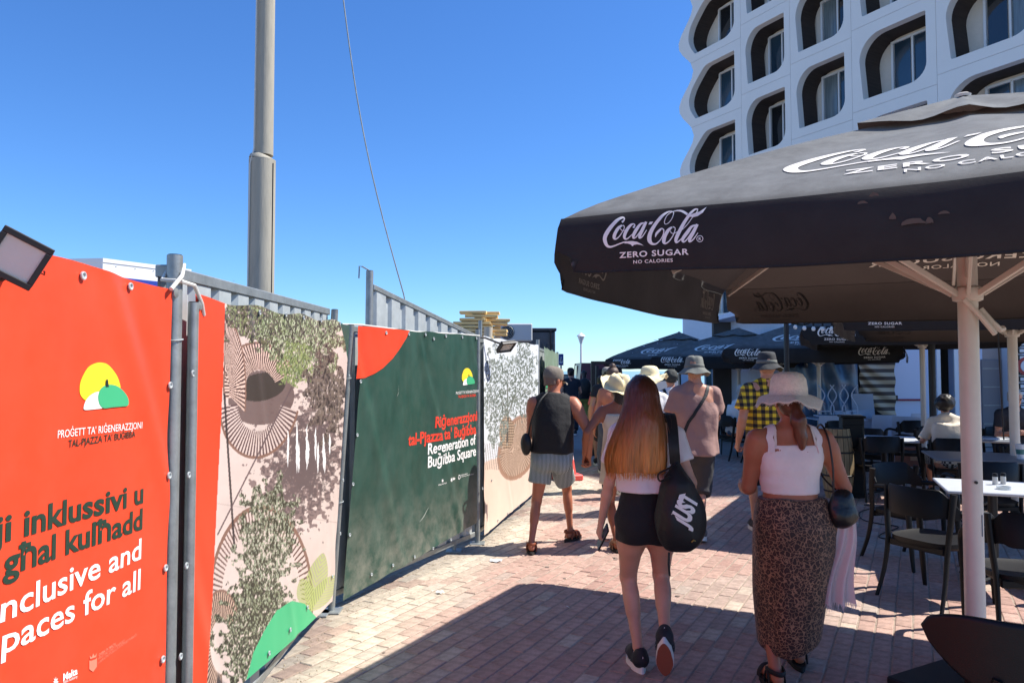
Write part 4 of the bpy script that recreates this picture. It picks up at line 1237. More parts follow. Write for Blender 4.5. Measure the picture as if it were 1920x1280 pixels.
# ================================================================ BEHIND THE FENCE
def rot_to(d): return Vector(d).to_track_quat('Z', 'Y').to_matrix()
m_conc = mat('weathered_pole', rgb(174, 168, 152), .8, .0, var=.35, vscale=5, col2=rgb(144, 138, 124), stretch=(2.5, 2.5, .4), bump=.2, bscale=30)
x0 = (487 - 960) / F * 7.0
t = empty('street_pole', (x0, 7, 0), 0, 'tall two-stage grey steel pole rising behind the fence', 'pole')
MB().tube([(0, 0, 0), (0, 0, 3.66)], [.125, .123], 28).build('lower_tube', m_conc, t, 30)
MB().tube([(.012, 0, 3.705), (.02, 0, 9.5)], [.088, .075], 28).build('upper_tube', m_conc, t, 30)
MB().tube([(0, 0, 3.66), (.003, 0, 3.68), (.012, 0, 3.705)], [.124, .118, .093], 28).build('collar', m_conc, t, 30)
MB().tube([(-.085, -.1, .5), (-.087, -.1, 2.2), (-.08, -.105, 3.6), (-.05, -.09, 3.75), (-.045, -.085, 6), (-.045, -.08, 9.4)], .006, 6).build('cable', m_rope, t, True)
MB().tube([(.118, -.04, .5), (.119, -.045, 3.62)], .004, 6).build('seam', m_dark, t, True)
pts = []
for i in range(13):
    u = i / 12; px = 757 + (643 - 757) * u - 14 * math.sin(math.pi * u); py = 552 + (-6 - 552) * u
    pts.append(P(px, py, 9.5 - .5 * u))
pts = [pts[0] + Vector((.35, .1, -1.9))] + pts + [pts[-1] + (pts[-1] - pts[-2]) * 3]
tag(MB().tube(pts, .0085, 6).build('guy_wire', m_galv, None, True), 'thin slanting steel guy wire against the blue sky', 'wire')
# white box body with blue stripe behind the red banner
c0 = P(193, 484, 11); ztop = c0.z
t = empty('white_box_truck', (c0.x, c0.y, 0), 0, 'white box body with blue stripe peeping over the red banner', 'box truck')
d1 = Vector((.63, 1.0, 0)).normalized(); d2 = Vector((-1, .12, 0)).normalized()
Mx = Matrix((d1, Vector((-d1.y, d1.x, 0)), UP)).transposed()
L1, L2 = 1.45, 1.9
foot = [Vector((0, 0, 0)), d1 * L1, d1 * L1 + d2 * L2, d2 * L2]
b = MB(); v = [p + Vector((0, 0, .6)) for p in foot] + [p + Vector((0, 0, ztop - .05)) for p in foot]
b.add(v, [(0, 1, 5, 4), (1, 2, 6, 5), (2, 3, 7, 6), (3, 0, 4, 7), (4, 5, 6, 7), (3, 2, 1, 0)]); b.build('body', m_white, t)
b = MB(); ctr = (foot[0] + foot[2]) / 2
v = [ctr + (p - ctr) * 1.012 + Vector((0, 0, ztop - .06)) for p in foot] + [ctr + (p - ctr) * 1.012 + Vector((0, 0, ztop)) for p in foot]
b.add(v, [(0, 1, 5, 4), (1, 2, 6, 5), (2, 3, 7, 6), (3, 0, 4, 7), (4, 5, 6, 7), (3, 2, 1, 0)]); b.build('roof_rim', m_white, t)
n1 = Vector((d1.y, -d1.x, 0))
b = MB(); v = [foot[0] + d1 * .06 + n1 * .006 + Vector((0, 0, z)) for z in (ztop - .52, ztop - .26)] + [foot[1] + n1 * .006 + Vector((0, 0, z)) for z in (ztop - .26, ztop - .52)]
b.add(v, [(0, 3, 2, 1)]); b.build('blue_stripe', mat('blue_paint', rgb(38, 62, 150), .4), t)
for k in range(8):
    MB().lathe([(0, .006), (.008, .004), (.009, 0)], foot[0] + d1 * (.2 + .3 * k) + n1 * .003 + Vector((0, 0, ztop - .1)), 8, M=rot_to(n1)).build('rivet', m_galv, t, True)
m_rub = mat('rubber', rgb(30, 30, 30), .8)
for q in (foot[0] + d1 * .35, foot[0] + d1 * 1.1):
    MB().tube([q + Vector((0, 0, .36)) - n1 * .25, q + Vector((0, 0, .36)) - n1 * .02], .34, 20).build('wheel', m_rub, t, 30)
# timber stack on the container
m_wood = mat('pale_timber', rgb(222, 190, 128), .7, var=.18, vscale=10, stretch=(.3, 1, 1))
cx = P(905, 640, 12); t = empty('timber_stack', (cx.x, 12, 0), 0, 'uneven stack of pale timber boards above the green banner', 'timber stack')
zt = P(905, 583, 12).z; rr_ = random.Random(4)
for k in range(9):
    for jx in range(2):
        w_ = .5 + rr_.uniform(-.12, .1); zc = zt - .03 - k * .058
        if k % 3 == 1: bb = MB().box((rr_.uniform(-.05, .05) + (jx - .5) * .1, jx * .25 - .1, zc), (w_ * .9, .1, .045), Matrix.Rotation(R(rr_.uniform(-8, 8)), 3, 'Z'), .004)
        else: bb = MB().box(((jx - .5) * .22 + rr_.uniform(-.05, .05), jx * .16 - .05, zc), (w_, .2, .045), Matrix.Rotation(R(rr_.uniform(-14, 14)), 3, 'Z'), .004)
        bb.build('board', m_wood, t)
for k in range(3): MB().box((-.3, 0, zt - .2 - k * .06), (.35, .18, .045), Matrix.Rotation(R(5 * k), 3, 'Z'), .004).build('board', m_wood, t)
MB().box((0, .1, (zt - .56) / 2), (.8, .6, zt - .58), bev=.01).build('pallet_block', mat('grey_timber', rgb(150, 140, 124), .8, var=.3), t)
MB().tube([(.08, -.3, zt - .75), (.1, -.3, zt - .28)], .07, 14).build('barrel_end', mat('tan_plastic', rgb(190, 178, 156), .6), t, 30)
# grey cabin with air conditioner
cx = P(995, 630, 14.5); zt = P(960, 609, 14.5).z
t = empty('site_cabin', (cx.x - .1, 14.9, 0), 0, 'dark grey site cabin beyond the olive tree banner', 'site cabin')
MB().box((.12, .5, (zt - .12) / 2), (.95, 1.4, zt - .12), bev=.02).build('walls', mat('cabin_grey', rgb(72, 78, 86), .5, var=.15), t)
MB().box((.12, .5, zt - .08), (1.0, 1.46, .06), bev=.01).build('roof', mat('cabin_roof', rgb(56, 60, 66), .6), t)
MB().box((.5, -.24, zt - .5), (.03, .04, .8), bev=.004).build('drain_pipe', m_dark, t)
for k in range(5): MB().box((.2 + .09 * k, -.215, zt - .6), (.05, .02, .5), bev=.004).build('wall_rib', mat('cabin_grey'), t)
t = empty('air_conditioner', (P(963, 625, 14.3).x, 14.3, P(960, 640, 14.3).z), 0, 'light grey air conditioner unit with round fan on the cabin', 'air conditioner')
MB().box((0, 0, .17), (.72, .3, .34), bev=.02).build('casing', mat('unit_grey', rgb(186, 188, 188), .5), t)
b = MB().tube([(-.12, -.16, .17), (-.12, -.148, .17)], .135, 24); b.build('fan_guard', m_dark, t, 30)
for k in range(4): b = MB().tube([(-.12 + .03 * (k + 1) * math.cos(a), -.165, .17 + .03 * (k + 1) * math.sin(a)) for a in np.linspace(0, 6.28, 21)], .003, 4, cap=False); b.build('guard_ring', m_galv_l, t)
b = MB().lathe([(0, .01), (.02, .008), (.022, 0)], (-.12, -.16, .17), 12, M=rot_to((0, -1, 0))); b.build('hub', m_galv_l, t)
# ================================================================ PARASOLS
def canopy_mat():
    m = bpy.data.materials.new('parasol_fabric'); m.use_nodes = True
    nt = m.node_tree; b = nt.nodes['Principled BSDF']; L = nt.links.new
    b.inputs['Roughness'].default_value = .8; b.inputs['Specular IOR Level'].default_value = .35
    b.inputs['Sheen Weight'].default_value = .25; b.inputs['Sheen Roughness'].default_value = .4
    tc = nt.nodes.new('ShaderNodeTexCoord'); nz = nt.nodes.new('ShaderNodeTexNoise'); nz.inputs['Scale'].default_value = 3.5; nz.inputs['Detail'].default_value = 9; nz.inputs['Roughness'].default_value = .7
    cr = nt.nodes.new('ShaderNodeValToRGB'); cr.color_ramp.elements[0].position = .3; cr.color_ramp.elements[1].position = .75
    cr.color_ramp.elements[0].color = (.020, .0185, .0185, 1); cr.color_ramp.elements[1].color = (.040, .036, .034, 1)
    # dust settled on the upward faces: depends on the cloth's own slope
    geo = nt.nodes.new('ShaderNodeNewGeometry'); at = nt.nodes.new('ShaderNodeAttribute'); at.attribute_name = 'dust'
    dz = nt.nodes.new('ShaderNodeTexNoise'); dz.inputs['Scale'].default_value = 7; dz.inputs['Detail'].default_value = 10; dz.inputs['Roughness'].default_value = .72
    mr = nt.nodes.new('ShaderNodeMapRange'); mr.inputs[1].default_value = .3; mr.inputs[2].default_value = .72; mr.inputs[3].default_value = .35; mr.inputs[4].default_value = 1.0
    mu = nt.nodes.new('ShaderNodeMath'); mu.operation = 'MULTIPLY'
    mx = nt.nodes.new('ShaderNodeMix'); mx.data_type = 'RGBA'; mx.inputs[7].default_value = (.25, .255, .245, 1)
    L(tc.outputs['Object'], nz.inputs[0]); L(tc.outputs['Object'], dz.inputs[0]); L(nz.outputs[0], cr.inputs[0]); L(dz.outputs[0], mr.inputs[0])
    fb = nt.nodes.new('ShaderNodeMath'); fb.operation = 'MULTIPLY'; iv = nt.nodes.new('ShaderNodeMath'); iv.operation = 'SUBTRACT'; iv.inputs[0].default_value = 1; L(geo.outputs['Backfacing'], iv.inputs[1]); L(iv.outputs[0], fb.inputs[0]); L(at.outputs['Fac'], fb.inputs[1])
    L(fb.outputs[0], mu.inputs[0]); L(mr.outputs[0], mu.inputs[1]); L(mu.outputs[0], mx.inputs[0]); L(cr.outputs[0], mx.inputs[6]); L(mx.outputs[2], b.inputs['Base Color'])
    bp = nt.nodes.new('ShaderNodeBump'); bp.inputs['Strength'].default_value = .25; bp.inputs['Distance'].default_value = .01
    L(dz.outputs[0], bp.inputs['Height']); L(bp.outputs[0], b.inputs['Normal'])
    tr = nt.nodes.new('ShaderNodeBsdfTranslucent'); tr.inputs[0].default_value = (.05, .032, .026, 1)
    ms = nt.nodes.new('ShaderNodeMixShader'); ms.inputs[0].default_value = .3
    L(b.outputs[0], ms.inputs[1]); L(tr.outputs[0], ms.inputs[2]); L(ms.outputs[0], nt.nodes['Material Output'].inputs['Surface'])
    return m
m_can = canopy_mat()
m_pole = mat('cream_pole', rgb(214, 204, 192), .45, .1, var=.06, vscale=6)
m_logo = mat('logo_print', rgb(236, 228, 218), .6)
m_logo_u = mat('logo_underside', rgb(246, 240, 228), .7)
def parasol(cx, cy, label, L=3.2, rim=2.33, rise=.70, hub=2.05, val=.26, detail=True, polem=None, drop=(0, 0, 0, 0), e1=E1, e2=E2, logos='full', val2=None):
    t = empty('parasol', (cx, cy, 0), 0, label, 'parasol', 'black parasols over the terrace')
    h = L / 2
    A, B, D, C_ = e1 * h - e2 * h, e1 * h + e2 * h, -e1 * h + e2 * h, -e1 * h - e2 * h
    cor = [A, B, D, C_]
    apex = rim + rise
    rc = .13                                   # where the main canopy meets the vent
    def face_pt(k, u, v, off=0.0):
        """u 0..1 along the rim edge k, v 0 rim .. 1 apex"""
        a, b = cor[k], cor[(k + 1) % 4]
        p = (a.lerp(b, u)) * (1 - v)
        s = 1 - v
        # ribs at corners and mid-edge hold the cloth up; between them it sags
        sag = .035 * abs(math.sin(2 * math.pi * u)) ** 1.2 * math.sin(math.pi * min(1, s)) ** .8
        z = rim + rise * v - sag
        z += .05 * math.sin(math.pi * v) * .9          # gentle outward bow
        e = max(0, (s - .9) / .1); z -= .02 * e * e     # cloth rolls over at the rim
        z += .012 * (float(vnoise(u * 6 + cx, v * 5, k * 3 + cy)) - .5) * 2 * math.sin(math.pi * min(1, max(0, u)))
        z -= .012 * math.sin(math.pi * u) * s ** 6
        q = Vector((p.x, p.y, z))
        return q
    def nrm(k):
        a, b = cor[k], cor[(k + 1) % 4]; mid = (a + b) / 2; out = mid.normalized()
        return (out * rise + UP * h).normalized()
    nu, nv = (36, 24) if detail else (16, 10)
    cpy = MB(); dust = []
    names = []
    for k in range(4):
        b = MB(); b.grid(lambda u, v: face_pt(k, u, v * (1 - rc * .5)), nu, nv)
        o = b.build('canopy_panel', m_can, t, 'all')
        at = o.data.attributes.new('dust', 'FLOAT', 'POINT')
        vals = []
        for (x, y, z) in b.v:
            s_ = max(0, min(1, (z - rim + .045) / .05)); vals.append(s_ * (.9 if z > rim - .02 else .4))
        at.data.foreach_set('value', vals)
    # valance: one strip a side, corners open near the rim's end
    for k in range(4):
        a, b_ = cor[k], cor[(k + 1) % 4]; out = ((a + b_) / 2).normalized()
        vb = val2[k] if val2 else (val, val)
        def vp(u, v):
            lo = vb[0] + (vb[1] - vb[0]) * u + .015 * math.sin(math.pi * u)
            rr_ = .012; e = min(u, 1 - u) * L
            cut = 0
            if v > .6 and e < .1: cut = (1 - e / .1) ** 2 * .10 * (v - .6) / .4
            uu = min(max(u, 0), 1)
            p = a.lerp(b_, uu) + out * (-.003 + .012 * min(1, v * 8) + .035 * math.sin(v * 2.2) * (1 + .6 * (float(vnoise(u * 9 + cx, v, k + cy)) - .5) * 2))
            inward = (b_ - a).normalized() * (cut if u < .5 else -cut)
            z = face_pt(k, uu, 0).z + .006 * (1 - min(1, v * 6)) - lo * v + (.05 * (v - .6) / .4 * (1 - e / .1) ** 2 if (v > .6 and e < .1) else 0)
            return Vector((p.x, p.y, z)) + inward
        b = MB(); b.grid(vp, 60 if detail else 24, 8 if detail else 4, flip=True)
        o = b.build('valance', m_can, t, 'all')
        at = o.data.attributes.new('dust', 'FLOAT', 'POINT')
        at.data.foreach_set('value', [.0 for _ in b.v])
        if detail: MB().tube([vp(i / 48, 1.0) for i in range(49)], .0045, 6).build('hem', m_can, t, True)
        # printed logo at both ends of the strip
        v2, f2 = LOGO2D if detail else LOGO2D_S
        if logos:
            lw = .42 * L / 3.2 * (1 if detail else 1.25); spots = (.215 / 3.2 + 0, 1 - .215 / 3.2 - lw / L)
            if logos == 'far': spots = (spots[0],)
            for u0 in spots:
                for side in ((1, m_logo),):
                    q = MB(); vv = []
                    lo_ = (vb[0] + vb[1]) / 2
                    for (x, y) in v2:
                        u = u0 + x * lw / L; v_ = min(1, max(.0, 1 - (y * lw + .012) / lo_))
                        vv.append(vp(u, v_) + out * .004)
                    q.add(vv, f2); q.build('printed_logo', side[1], t)
                if detail or True:
                    q = MB(); vv = []
                    for (x, y) in v2:
                        u = u0 + x * lw / L; v_ = min(1, max(.0, 1 - (y * lw + .012) / lo_))
                        vv.append(vp(u, v_) - out * .004)
                    q.add(vv, f2)
                    if k == 3 and detail: q.build('logo_seen_from_behind', mat('logo_back', rgb(130, 122, 116), .7), t)
    # big logo on each sloping panel, and its reverse seen from below
    for k in range(4):
        v2, f2 = LOGO2D if detail else LOGO2D_S
        bw = 1.46 * L / 3.2
        for sgn in ((1, -1) if detail else (1,)):
            q = MB(); vv = []
            for (x, y) in v2:
                yv = .045 + y * .62 * 1.1            # slope fraction
                s_ = 1 - yv
                u = .5 + (x - .5) * bw / (L * s_)
                # keep the word straight: width measured in metres at every height
                u = min(.98, max(.02, u))
                vv.append(face_pt(k, u, yv) + nrm(k) * (.004 * sgn))
            q.add(vv, f2); q.build('big_logo', m_logo if sgn > 0 else m_logo_u, t)
    # vent cap
    b = MB()
    for k in range(4):
        def cp(u, v):
            a, b_ = cor[k], cor[(k + 1) % 4]; p = a.lerp(b_, u) * (.30 * (1 - v))
            z = rim + rise * .74 + .045 + (rise * .30) * v - .02 * abs(math.sin(2 * math.pi * u)) * (1 - v) + .014 * math.sin(u * 17 + k) * (1 - v) * math.sin(math.pi * u)
            return Vector((p.x, p.y, z))
        b.grid(cp, 20 if detail else 8, 6)
    o = b.build('vent_cap', m_can, t, 'all')
    o.data.attributes.new('dust', 'FLOAT', 'POINT').data.foreach_set('value', [.95] * len(b.v))
    b = MB()
    b.lathe([(0, .012), (.03, .01), (.04, .004), (.035, -.01)], (0, 0, rim + rise * 1.04 + .045), 14); b.build('finial', m_pole, t, True)
    # pole, hub, ribs, struts
    pr = .0475 if detail else .04
    pm_ = polem or m_pole
    MB().tube([(0, 0, .02), (0, 0, apex - .05)], pr, 24).build('pole', pm_, t, 30)
    MB().box((0, 0, .02), (.6, .6, .04), Matrix.Rotation(R(28.6), 3, 'Z'), .008).build('base_plate', m_dark, t)
    MB().tube([(0, 0, .04), (0, 0, .22)], pr + .012, 20).build('base_sleeve', m_dark, t, 30)
    MB().lathe([(pr + .004, -.04), (pr + .022, -.032), (pr + .026, 0), (pr + .022, .03), (pr + .004, .04)], (0, 0, hub), 24).build('hub', pm_, t, 30)
    MB().lathe([(pr, -.05), (pr + .03, -.04), (pr + .03, .0), (pr, .02)], (0, 0, apex - .1), 18).build('crown', pm_, t, 30)
    for k in range(8):
        tgt = cor[k // 2] if k % 2 == 0 else (cor[k // 2] + cor[(k // 2 + 1) % 4]) / 2
        ln = 1.0 if k % 2 == 0 else 1.0
        end = Vector((tgt.x * .985, tgt.y * .985, rim - .05)); top = Vector((tgt.x * .03, tgt.y * .03, apex - .09))
        dd = (end - top)
        M3 = Matrix((dd.normalized(), UP.cross(dd).normalized(), dd.normalized().cross(UP.cross(dd).normalized()))).transposed()
        MB().box((top + end) / 2 + Vector((0, 0, -.012)), (dd.length, .02, .032), M3, .003).build('rib', pm_, t)
        fr = .52
        j_ = top.lerp(end, fr) + Vector((0, 0, -.02)); hb = Vector((0, 0, hub)) + Vector((tgt.x, tgt.y, 0)).normalized() * (pr + .02)
        dd = j_ - hb
        M3 = Matrix((dd.normalized(), UP.cross(dd).normalized(), dd.normalized().cross(UP.cross(dd).normalized()))).transposed()
        MB().box((j_ + hb) / 2, (dd.length, .018, .03), M3, .003).build('strut', pm_, t)
    return t, face_pt
T1, fp1 = parasol(2.385, 3.86, 'large black parasol in front at the right, white logo on its near valance', val2=[(.24, .26), (.26, .26), (.26, .27), (.27, .30)])
# crank and cleat on the near pole
MB().tube([(.045, -.03, 1.97), (.09, -.05, 1.9), (.13, -.055, 1.86), (.15, -.05, 1.87)], .016, 8).build('crank_handle', m_pole, T1, True)
MB().tube([(-.05, -.05, 2.02), (.02, -.07, 1.93), (.10, -.06, 1.84)], .014, 8).build('crank_arm', m_pole, T1, True)
MB().tube([(.12, -.05, 1.86), (.122, -.06, 1.6), (.13, -.06, 1.3)], .004, 6).build('cord', m_dark, T1, True)
MB().box((-.03, -.056, 2.28), (.022, .02, .3), bev=.003).build('slide_rail', m_pole, T1)
MB().tube([(-.012, -.05, 1.08), (-.012, -.056, 1.08)], .008, 10).build('hole', m_dark, T1)
MB().box((.047, -.012, .97), (.03, .03, .02), bev=.006).build('catch', m_dark, T1)
MB().box((.018, -.0465, .86), (.004, .002, .11), bev=0).build('sticker', mat('sticker', rgb(96, 110, 130), .5), T1)
# pale stains on the near valance
m_stain = mat('pale_stain', rgb(84, 70, 60), .8)
rq = random.Random(2); e_out = (E1 * 0 - E1 * -1)
for (px, py, w_, h_) in ((1718, 414, .045, .012), (1748, 412, .014, .012), (1775, 398, .02, .006), (1680, 405, .012, .012), (1646, 364, .02, .008), (1625, 379, .02, .006)):
    kx = (px - 960) / F; A0 = Vector((2.385, 3.86, 0)) + E1 * 1.6 - E2 * 1.6; s_ = (kx * A0.y - A0.x) / (E2.x - kx * E2.y); p = A0 + E2 * s_ + E1 * .062
    zc = P(px, py, p.y).z; n = 12; b = MB()
    b.add([p + E2 * (w_ * math.cos(6.283 * i / n) * rq.uniform(.7, 1)) + UP * (zc + h_ * (math.sin(6.283 * i / n) - .9 * math.cos(6.283 * i / n) ** 2) * rq.uniform(.7, 1)) - Vector((2.385, 3.86, 0)) for i in range(n)], [tuple(range(n))])
    b.build('stain', m_stain, T1)
parasol(5.38, 7.95, 'black parasol over the laid tables, behind the near one')
parasol(6.6, 11.9, 'black parasol on white pole between dark post and curtain', detail=False)
parasol(6.05, 14.6, 'black parasol with white logo on front valance before the blue tarpaulin', L=3.0, rim=2.08, rise=.62, hub=1.78, val=.24, detail=False)
parasol(5.36, 17.5, 'black parasol second from the sea end of the row', L=3.2, rim=1.98, rise=.62, hub=1.7, val=.24, detail=False)
parasol(4.75, 21, 'black parasol furthest down the street, splashed with white spots', L=3.2, rim=1.98, rise=.70, hub=1.7, val=.24, detail=False)
# bird-dropping spots on the furthest one: part of that parasol's cloth
far_p = [o for o in COL.objects if o.get('label', '').startswith('black parasol furthest')][0]
rq = random.Random(9); b = MB()
A_, C__ = E1 * 1.6 - E2 * 1.6, -E1 * 1.6 - E2 * 1.6; B_ = E1 * 1.6 + E2 * 1.6
for i in range(46):
    u, v = rq.random(), rq.random() * .7
    a, c_ = (A_, C__) if i % 3 else (A_, B_)
    p = a.lerp(c_, u) * (1 - v); z = 1.98 + .70 * v + .05 * math.sin(math.pi * v) + .012
    r_ = rq.uniform(.006, .022); e_ = rq.uniform(1, 3.5); an = rq.random() * 3
    out = ((a + c_) / 2).normalized(); nn = (out * .7 + UP * 1.6).normalized(); q = nn.to_track_quat('Z', 'Y')
    b.add([p + Vector((0, 0, z)) + nn * .012 + q @ Vector((r_ * math.cos(w) * e_ * math.cos(an) - r_ * math.sin(w) * math.sin(an), r_ * math.cos(w) * e_ * math.sin(an) + r_ * math.sin(w) * math.cos(an), 0)) for w in np.linspace(0, 6.28, 9)[:-1]], [tuple(range(8))])
tag(b.build('white_spots', m_white, far_p), kind='stuff')
# standing black posts
def dpost(px, d, top, label, r=.03):
    x = (px - 960) / F * d; t = empty('dark_post', (x, d, 0), 0, label, 'post', 'dark posts of the terrace')
    MB().tube([(0, 0, 0), (0, 0, top)], r, 14).build('shaft', m_dark, t, 30)
    MB().box((0, 0, .01), (.16, .16, .02), bev=.004).build('foot_plate', m_dark, t)
dpost(1747, 11.5, 2.7, 'dark slim post just right of the white parasol pole', .05)
dpost(1475, 10.5, 2.6, 'dark post carrying the bulb string, behind the plaid shirt', .035)
# bulb string
pts = [Vector(((1475 - 960) / F * 10.5, 10.5, 2.37))]
for i in range(1, 9):
    u = i / 8; pts.append(Vector(((1475 - 960) / F * 10.5 + .95 * u, 10.5 - .2 * u, 2.37 - .05 * math.sin(math.pi * u))))
t = empty('bulb_string', (0, 0, 0), 0, 'string of small white bulbs hanging left of the near parasol edge', 'string lights')
MB().tube(pts, .006, 6).build('wire', m_black, t, True)
for p in pts[1:]:
    MB().tube([p + Vector((0, 0, -.005)), p + Vector((0, 0, -.05))], .014, 8).build('socket', m_black, t, 30)
    MB().lathe([(0, -.115), (.018, -.11), (.028, -.09), (.026, -.068), (.012, -.048)], p, 12).build('bulb', mat('bulb_glass', rgb(230, 230, 226), .2), t, True)

# ================================================================ HOTEL
m_hotel = mat('hotel_panel', rgb(240, 236, 228), .6, var=.05, vscale=1.1, col2=rgb(226, 222, 214))
m_lin = mat('dark_cladding', rgb(58, 48, 44), .7, var=.3, vscale=3, stretch=(.4, .4, 9))
m_cream = mat('cream_wall', rgb(232, 222, 208), .8, var=.04)
m_pane = mat('hotel_glass', rgb(44, 66, 82), .05, 0, spec=1.0, var=.35, vscale=.35)
m_frame = mat('window_frame', rgb(232, 234, 236), .4)
m_pane2 = mat('pane_dark', rgb(30, 34, 38), .06, spec=1.0, var=.4, vscale=.5); m_pane3 = mat('pane_curtained', rgb(112, 124, 128), .12, spec=.9, var=.3, vscale=2, stretch=(6, 6, .4))
wrnd = random.Random(15)
HO = Vector((11.46, 28.7, 0)); HU = Vector((.548, -1, 0)).normalized(); HN = Vector((HU.y, -HU.x, 0))   # HN faces the street
if HN.x > 0: HN = -HN
hotel = empty('hotel', (HO.x, HO.y, 0), 0, 'white hotel with honeycomb facade of rounded window bays', 'hotel')
ts = [5.80, 2.83, .53, -1.90, -4.67, -7.55, -10.4, -13.3, -16.2]
US = [-t_ * 1.1403 for t_ in ts]
VOFF = [16.08, 16.6, 16.97, 17.2, 17.5, 17.75, 18.0, 18.2]
ST = 3.06
def hp(u, v, w): return HU * u + UP * v + HN * w          # w out of the facade
DEP = 1.15
for ci in range(len(US) - 1):
    u0, u1 = US[ci], US[ci + 1]; W = u1 - u0
    for r_ in range(-4, 2):
        vb = VOFF[ci] + r_ * ST; vt = vb + ST; Hh = ST
        if vt < 4: continue
        # hole outline in unit coordinates, counter-clockwise from bottom-left
        xl, xr, yb, yt = .10, .89, .115, .865
        if ci == 0: xl = .13
        def arc(cx, cy, rx, ry, a0, a1, n): return [(cx + rx * math.cos(R(a0 + (a1 - a0) * i / n)), cy + ry * math.sin(R(a0 + (a1 - a0) * i / n))) for i in range(n + 1)]
        rtl, rbr, rs = .27, .20, .02
        rk = W / Hh
        hole = arc(xl + .04 + rs, yb + rs, rs, rs, 180, 270, 2) + arc(xr - rbr, yb + rbr * .9, rbr, rbr * .9, 270, 360, 7) + arc(xr - rs, yt - rs, rs, rs, 0, 90, 2) + arc(xl + rtl, yt - rtl * 1.05, rtl, rtl * 1.05, 90, 180, 8)
        dense = []
        for i in range(len(hole)):
            p_, q_ = hole[i], hole[(i + 1) % len(hole)]; m_ = max(1, int(math.hypot(q_[0] - p_[0], q_[1] - p_[1]) / .07))
            dense += [(p_[0] + (q_[0] - p_[0]) * k / m_, p_[1] + (q_[1] - p_[1]) * k / m_) for k in range(m_)]
        hole = dense
        # outer boundary: project each hole point to the cell rectangle
        outer = []
        for (x, y) in hole:
            dx, dy = x - .5, y - .5; k = .5 / max(abs(dx), abs(dy)); outer.append((.5 + dx * k, .5 + dy * k))
        for (cx_, cy_) in ((0, 0), (1, 0), (1, 1), (0, 1)):
            i = min(range(len(outer)), key=lambda q: (outer[q][0] - cx_) ** 2 + (outer[q][1] - cy_) ** 2); outer[i] = (cx_, cy_)
        g_ = .006
        def map_(x, y, out=False):
            uu = u0 + x * W; vv = vb + y * Hh
            if ci == 0:
                # the left end swings in and out once a storey
                ph = y; bulge = .5 * math.sin((ph - .12) * 2 * math.pi) - .05
                f_ = max(0, 1 - x / .45); uu -= bulge * f_ * 1.0 + .12 * f_
            if out: uu = uu + (g_ if x < .01 and ci else (-g_ if x > .99 else 0)); vv = vv + (g_ if y < .01 else (-g_ if y > .99 else 0))
            return uu, vv
        n = len(hole); b = MB(); ro = [map_(x, y, True) for x, y in outer]; ri = [map_(x, y) for x, y in hole]
        v = [hp(u, q, 0) for u, q in ro] + [hp(u, q, 0) for u, q in ri] + [hp(u, q, -.32) for u, q in ri] + [hp(u, q, -.25) for u, q in ro]
        f = []
        for i in range(n):
            j = (i + 1) % n
            f += [(i, j, n + j, n + i), (n + i, n + j, 2 * n + j, 2 * n + i), (3 * n + j, 3 * n + i, i, j)][:3]
        b.add(v, [q[::-1] for q in f]); b.build('facade_panel', m_hotel, hotel, 30)
        # dark lined reveal
        b = MB(); v = [hp(u, q, -.32) for u, q in ri] + [hp(u, q, -DEP) for u, q in ri]
        b.add(v, [(i, (i + 1) % n, n + (i + 1) % n, n + i)[::-1] for i in range(n)]); b.build('bay_lining', m_lin, hotel, 30)
        # back wall of the bay in cream, window proud of it
        vis = ci <= 5
        b = MB(); b.add([hp(u0 + .1, vb + .1, -DEP), hp(u1 + .35, vb + .1, -DEP), hp(u1 + .35, vt - .1, -DEP), hp(u0 + .1, vt - .1, -DEP)], [(3, 2, 1, 0)]); b.build('bay_wall', m_cream, hotel)
        ww, wh = min(1.4, W * .48), 2.1
        cu, cv = u0 + W * (.66) - .5, vb + .4 + wh / 2
        wobj = MB()
        Mw = Matrix((HU, HN, UP)).transposed()
        for (x, z, sx, sz) in ((0, wh / 2, ww, .09), (0, -wh / 2, ww, .09), (-ww / 2, 0, .09, wh + .09), (ww / 2, 0, .09, wh + .09), (.08, 0, .07, wh)):
            wobj.box(hp(cu + x, cv + z, -DEP + .06), (sx, .1, sz), Mw, .01)
        wo_ = wobj.build('window', m_frame, hotel)
        for sx_ in (-1, 1):
            mm_ = (m_pane, m_pane, m_pane2, m_pane3)[wrnd.randrange(4)]
            MB().box(hp(cu + (-.25 * ww + .02 if sx_ < 0 else .25 * ww + .06), cv, -DEP + .03), (ww / 2 - .1, .02, wh - .05), Mw).build('pane', mm_, wo_)
# mass of the building behind the bays and the flank
b = MB(); a0, a1 = US[0] + .3, US[-1]
v = []
for z in (0, 19.6):
    for (u, w) in ((a0, -DEP - .02), (a1, -DEP - .02), (a1, -14), (a0, -14)): v.append(hp(u, z, w))
b.add(v, [(0, 1, 5, 4), (1, 2, 6, 5), (2, 3, 7, 6), (3, 0, 4, 7), (4, 5, 6, 7)]); b.build('main_block', m_cream, hotel)
b = MB().box(hp((a0 + a1) / 2, 21.5, -7.2), (a1 - a0 + .4, 13.6, 4.0), Matrix((HU, HN, UP)).transposed(), .05); b.build('top_storeys', m_hotel, hotel)
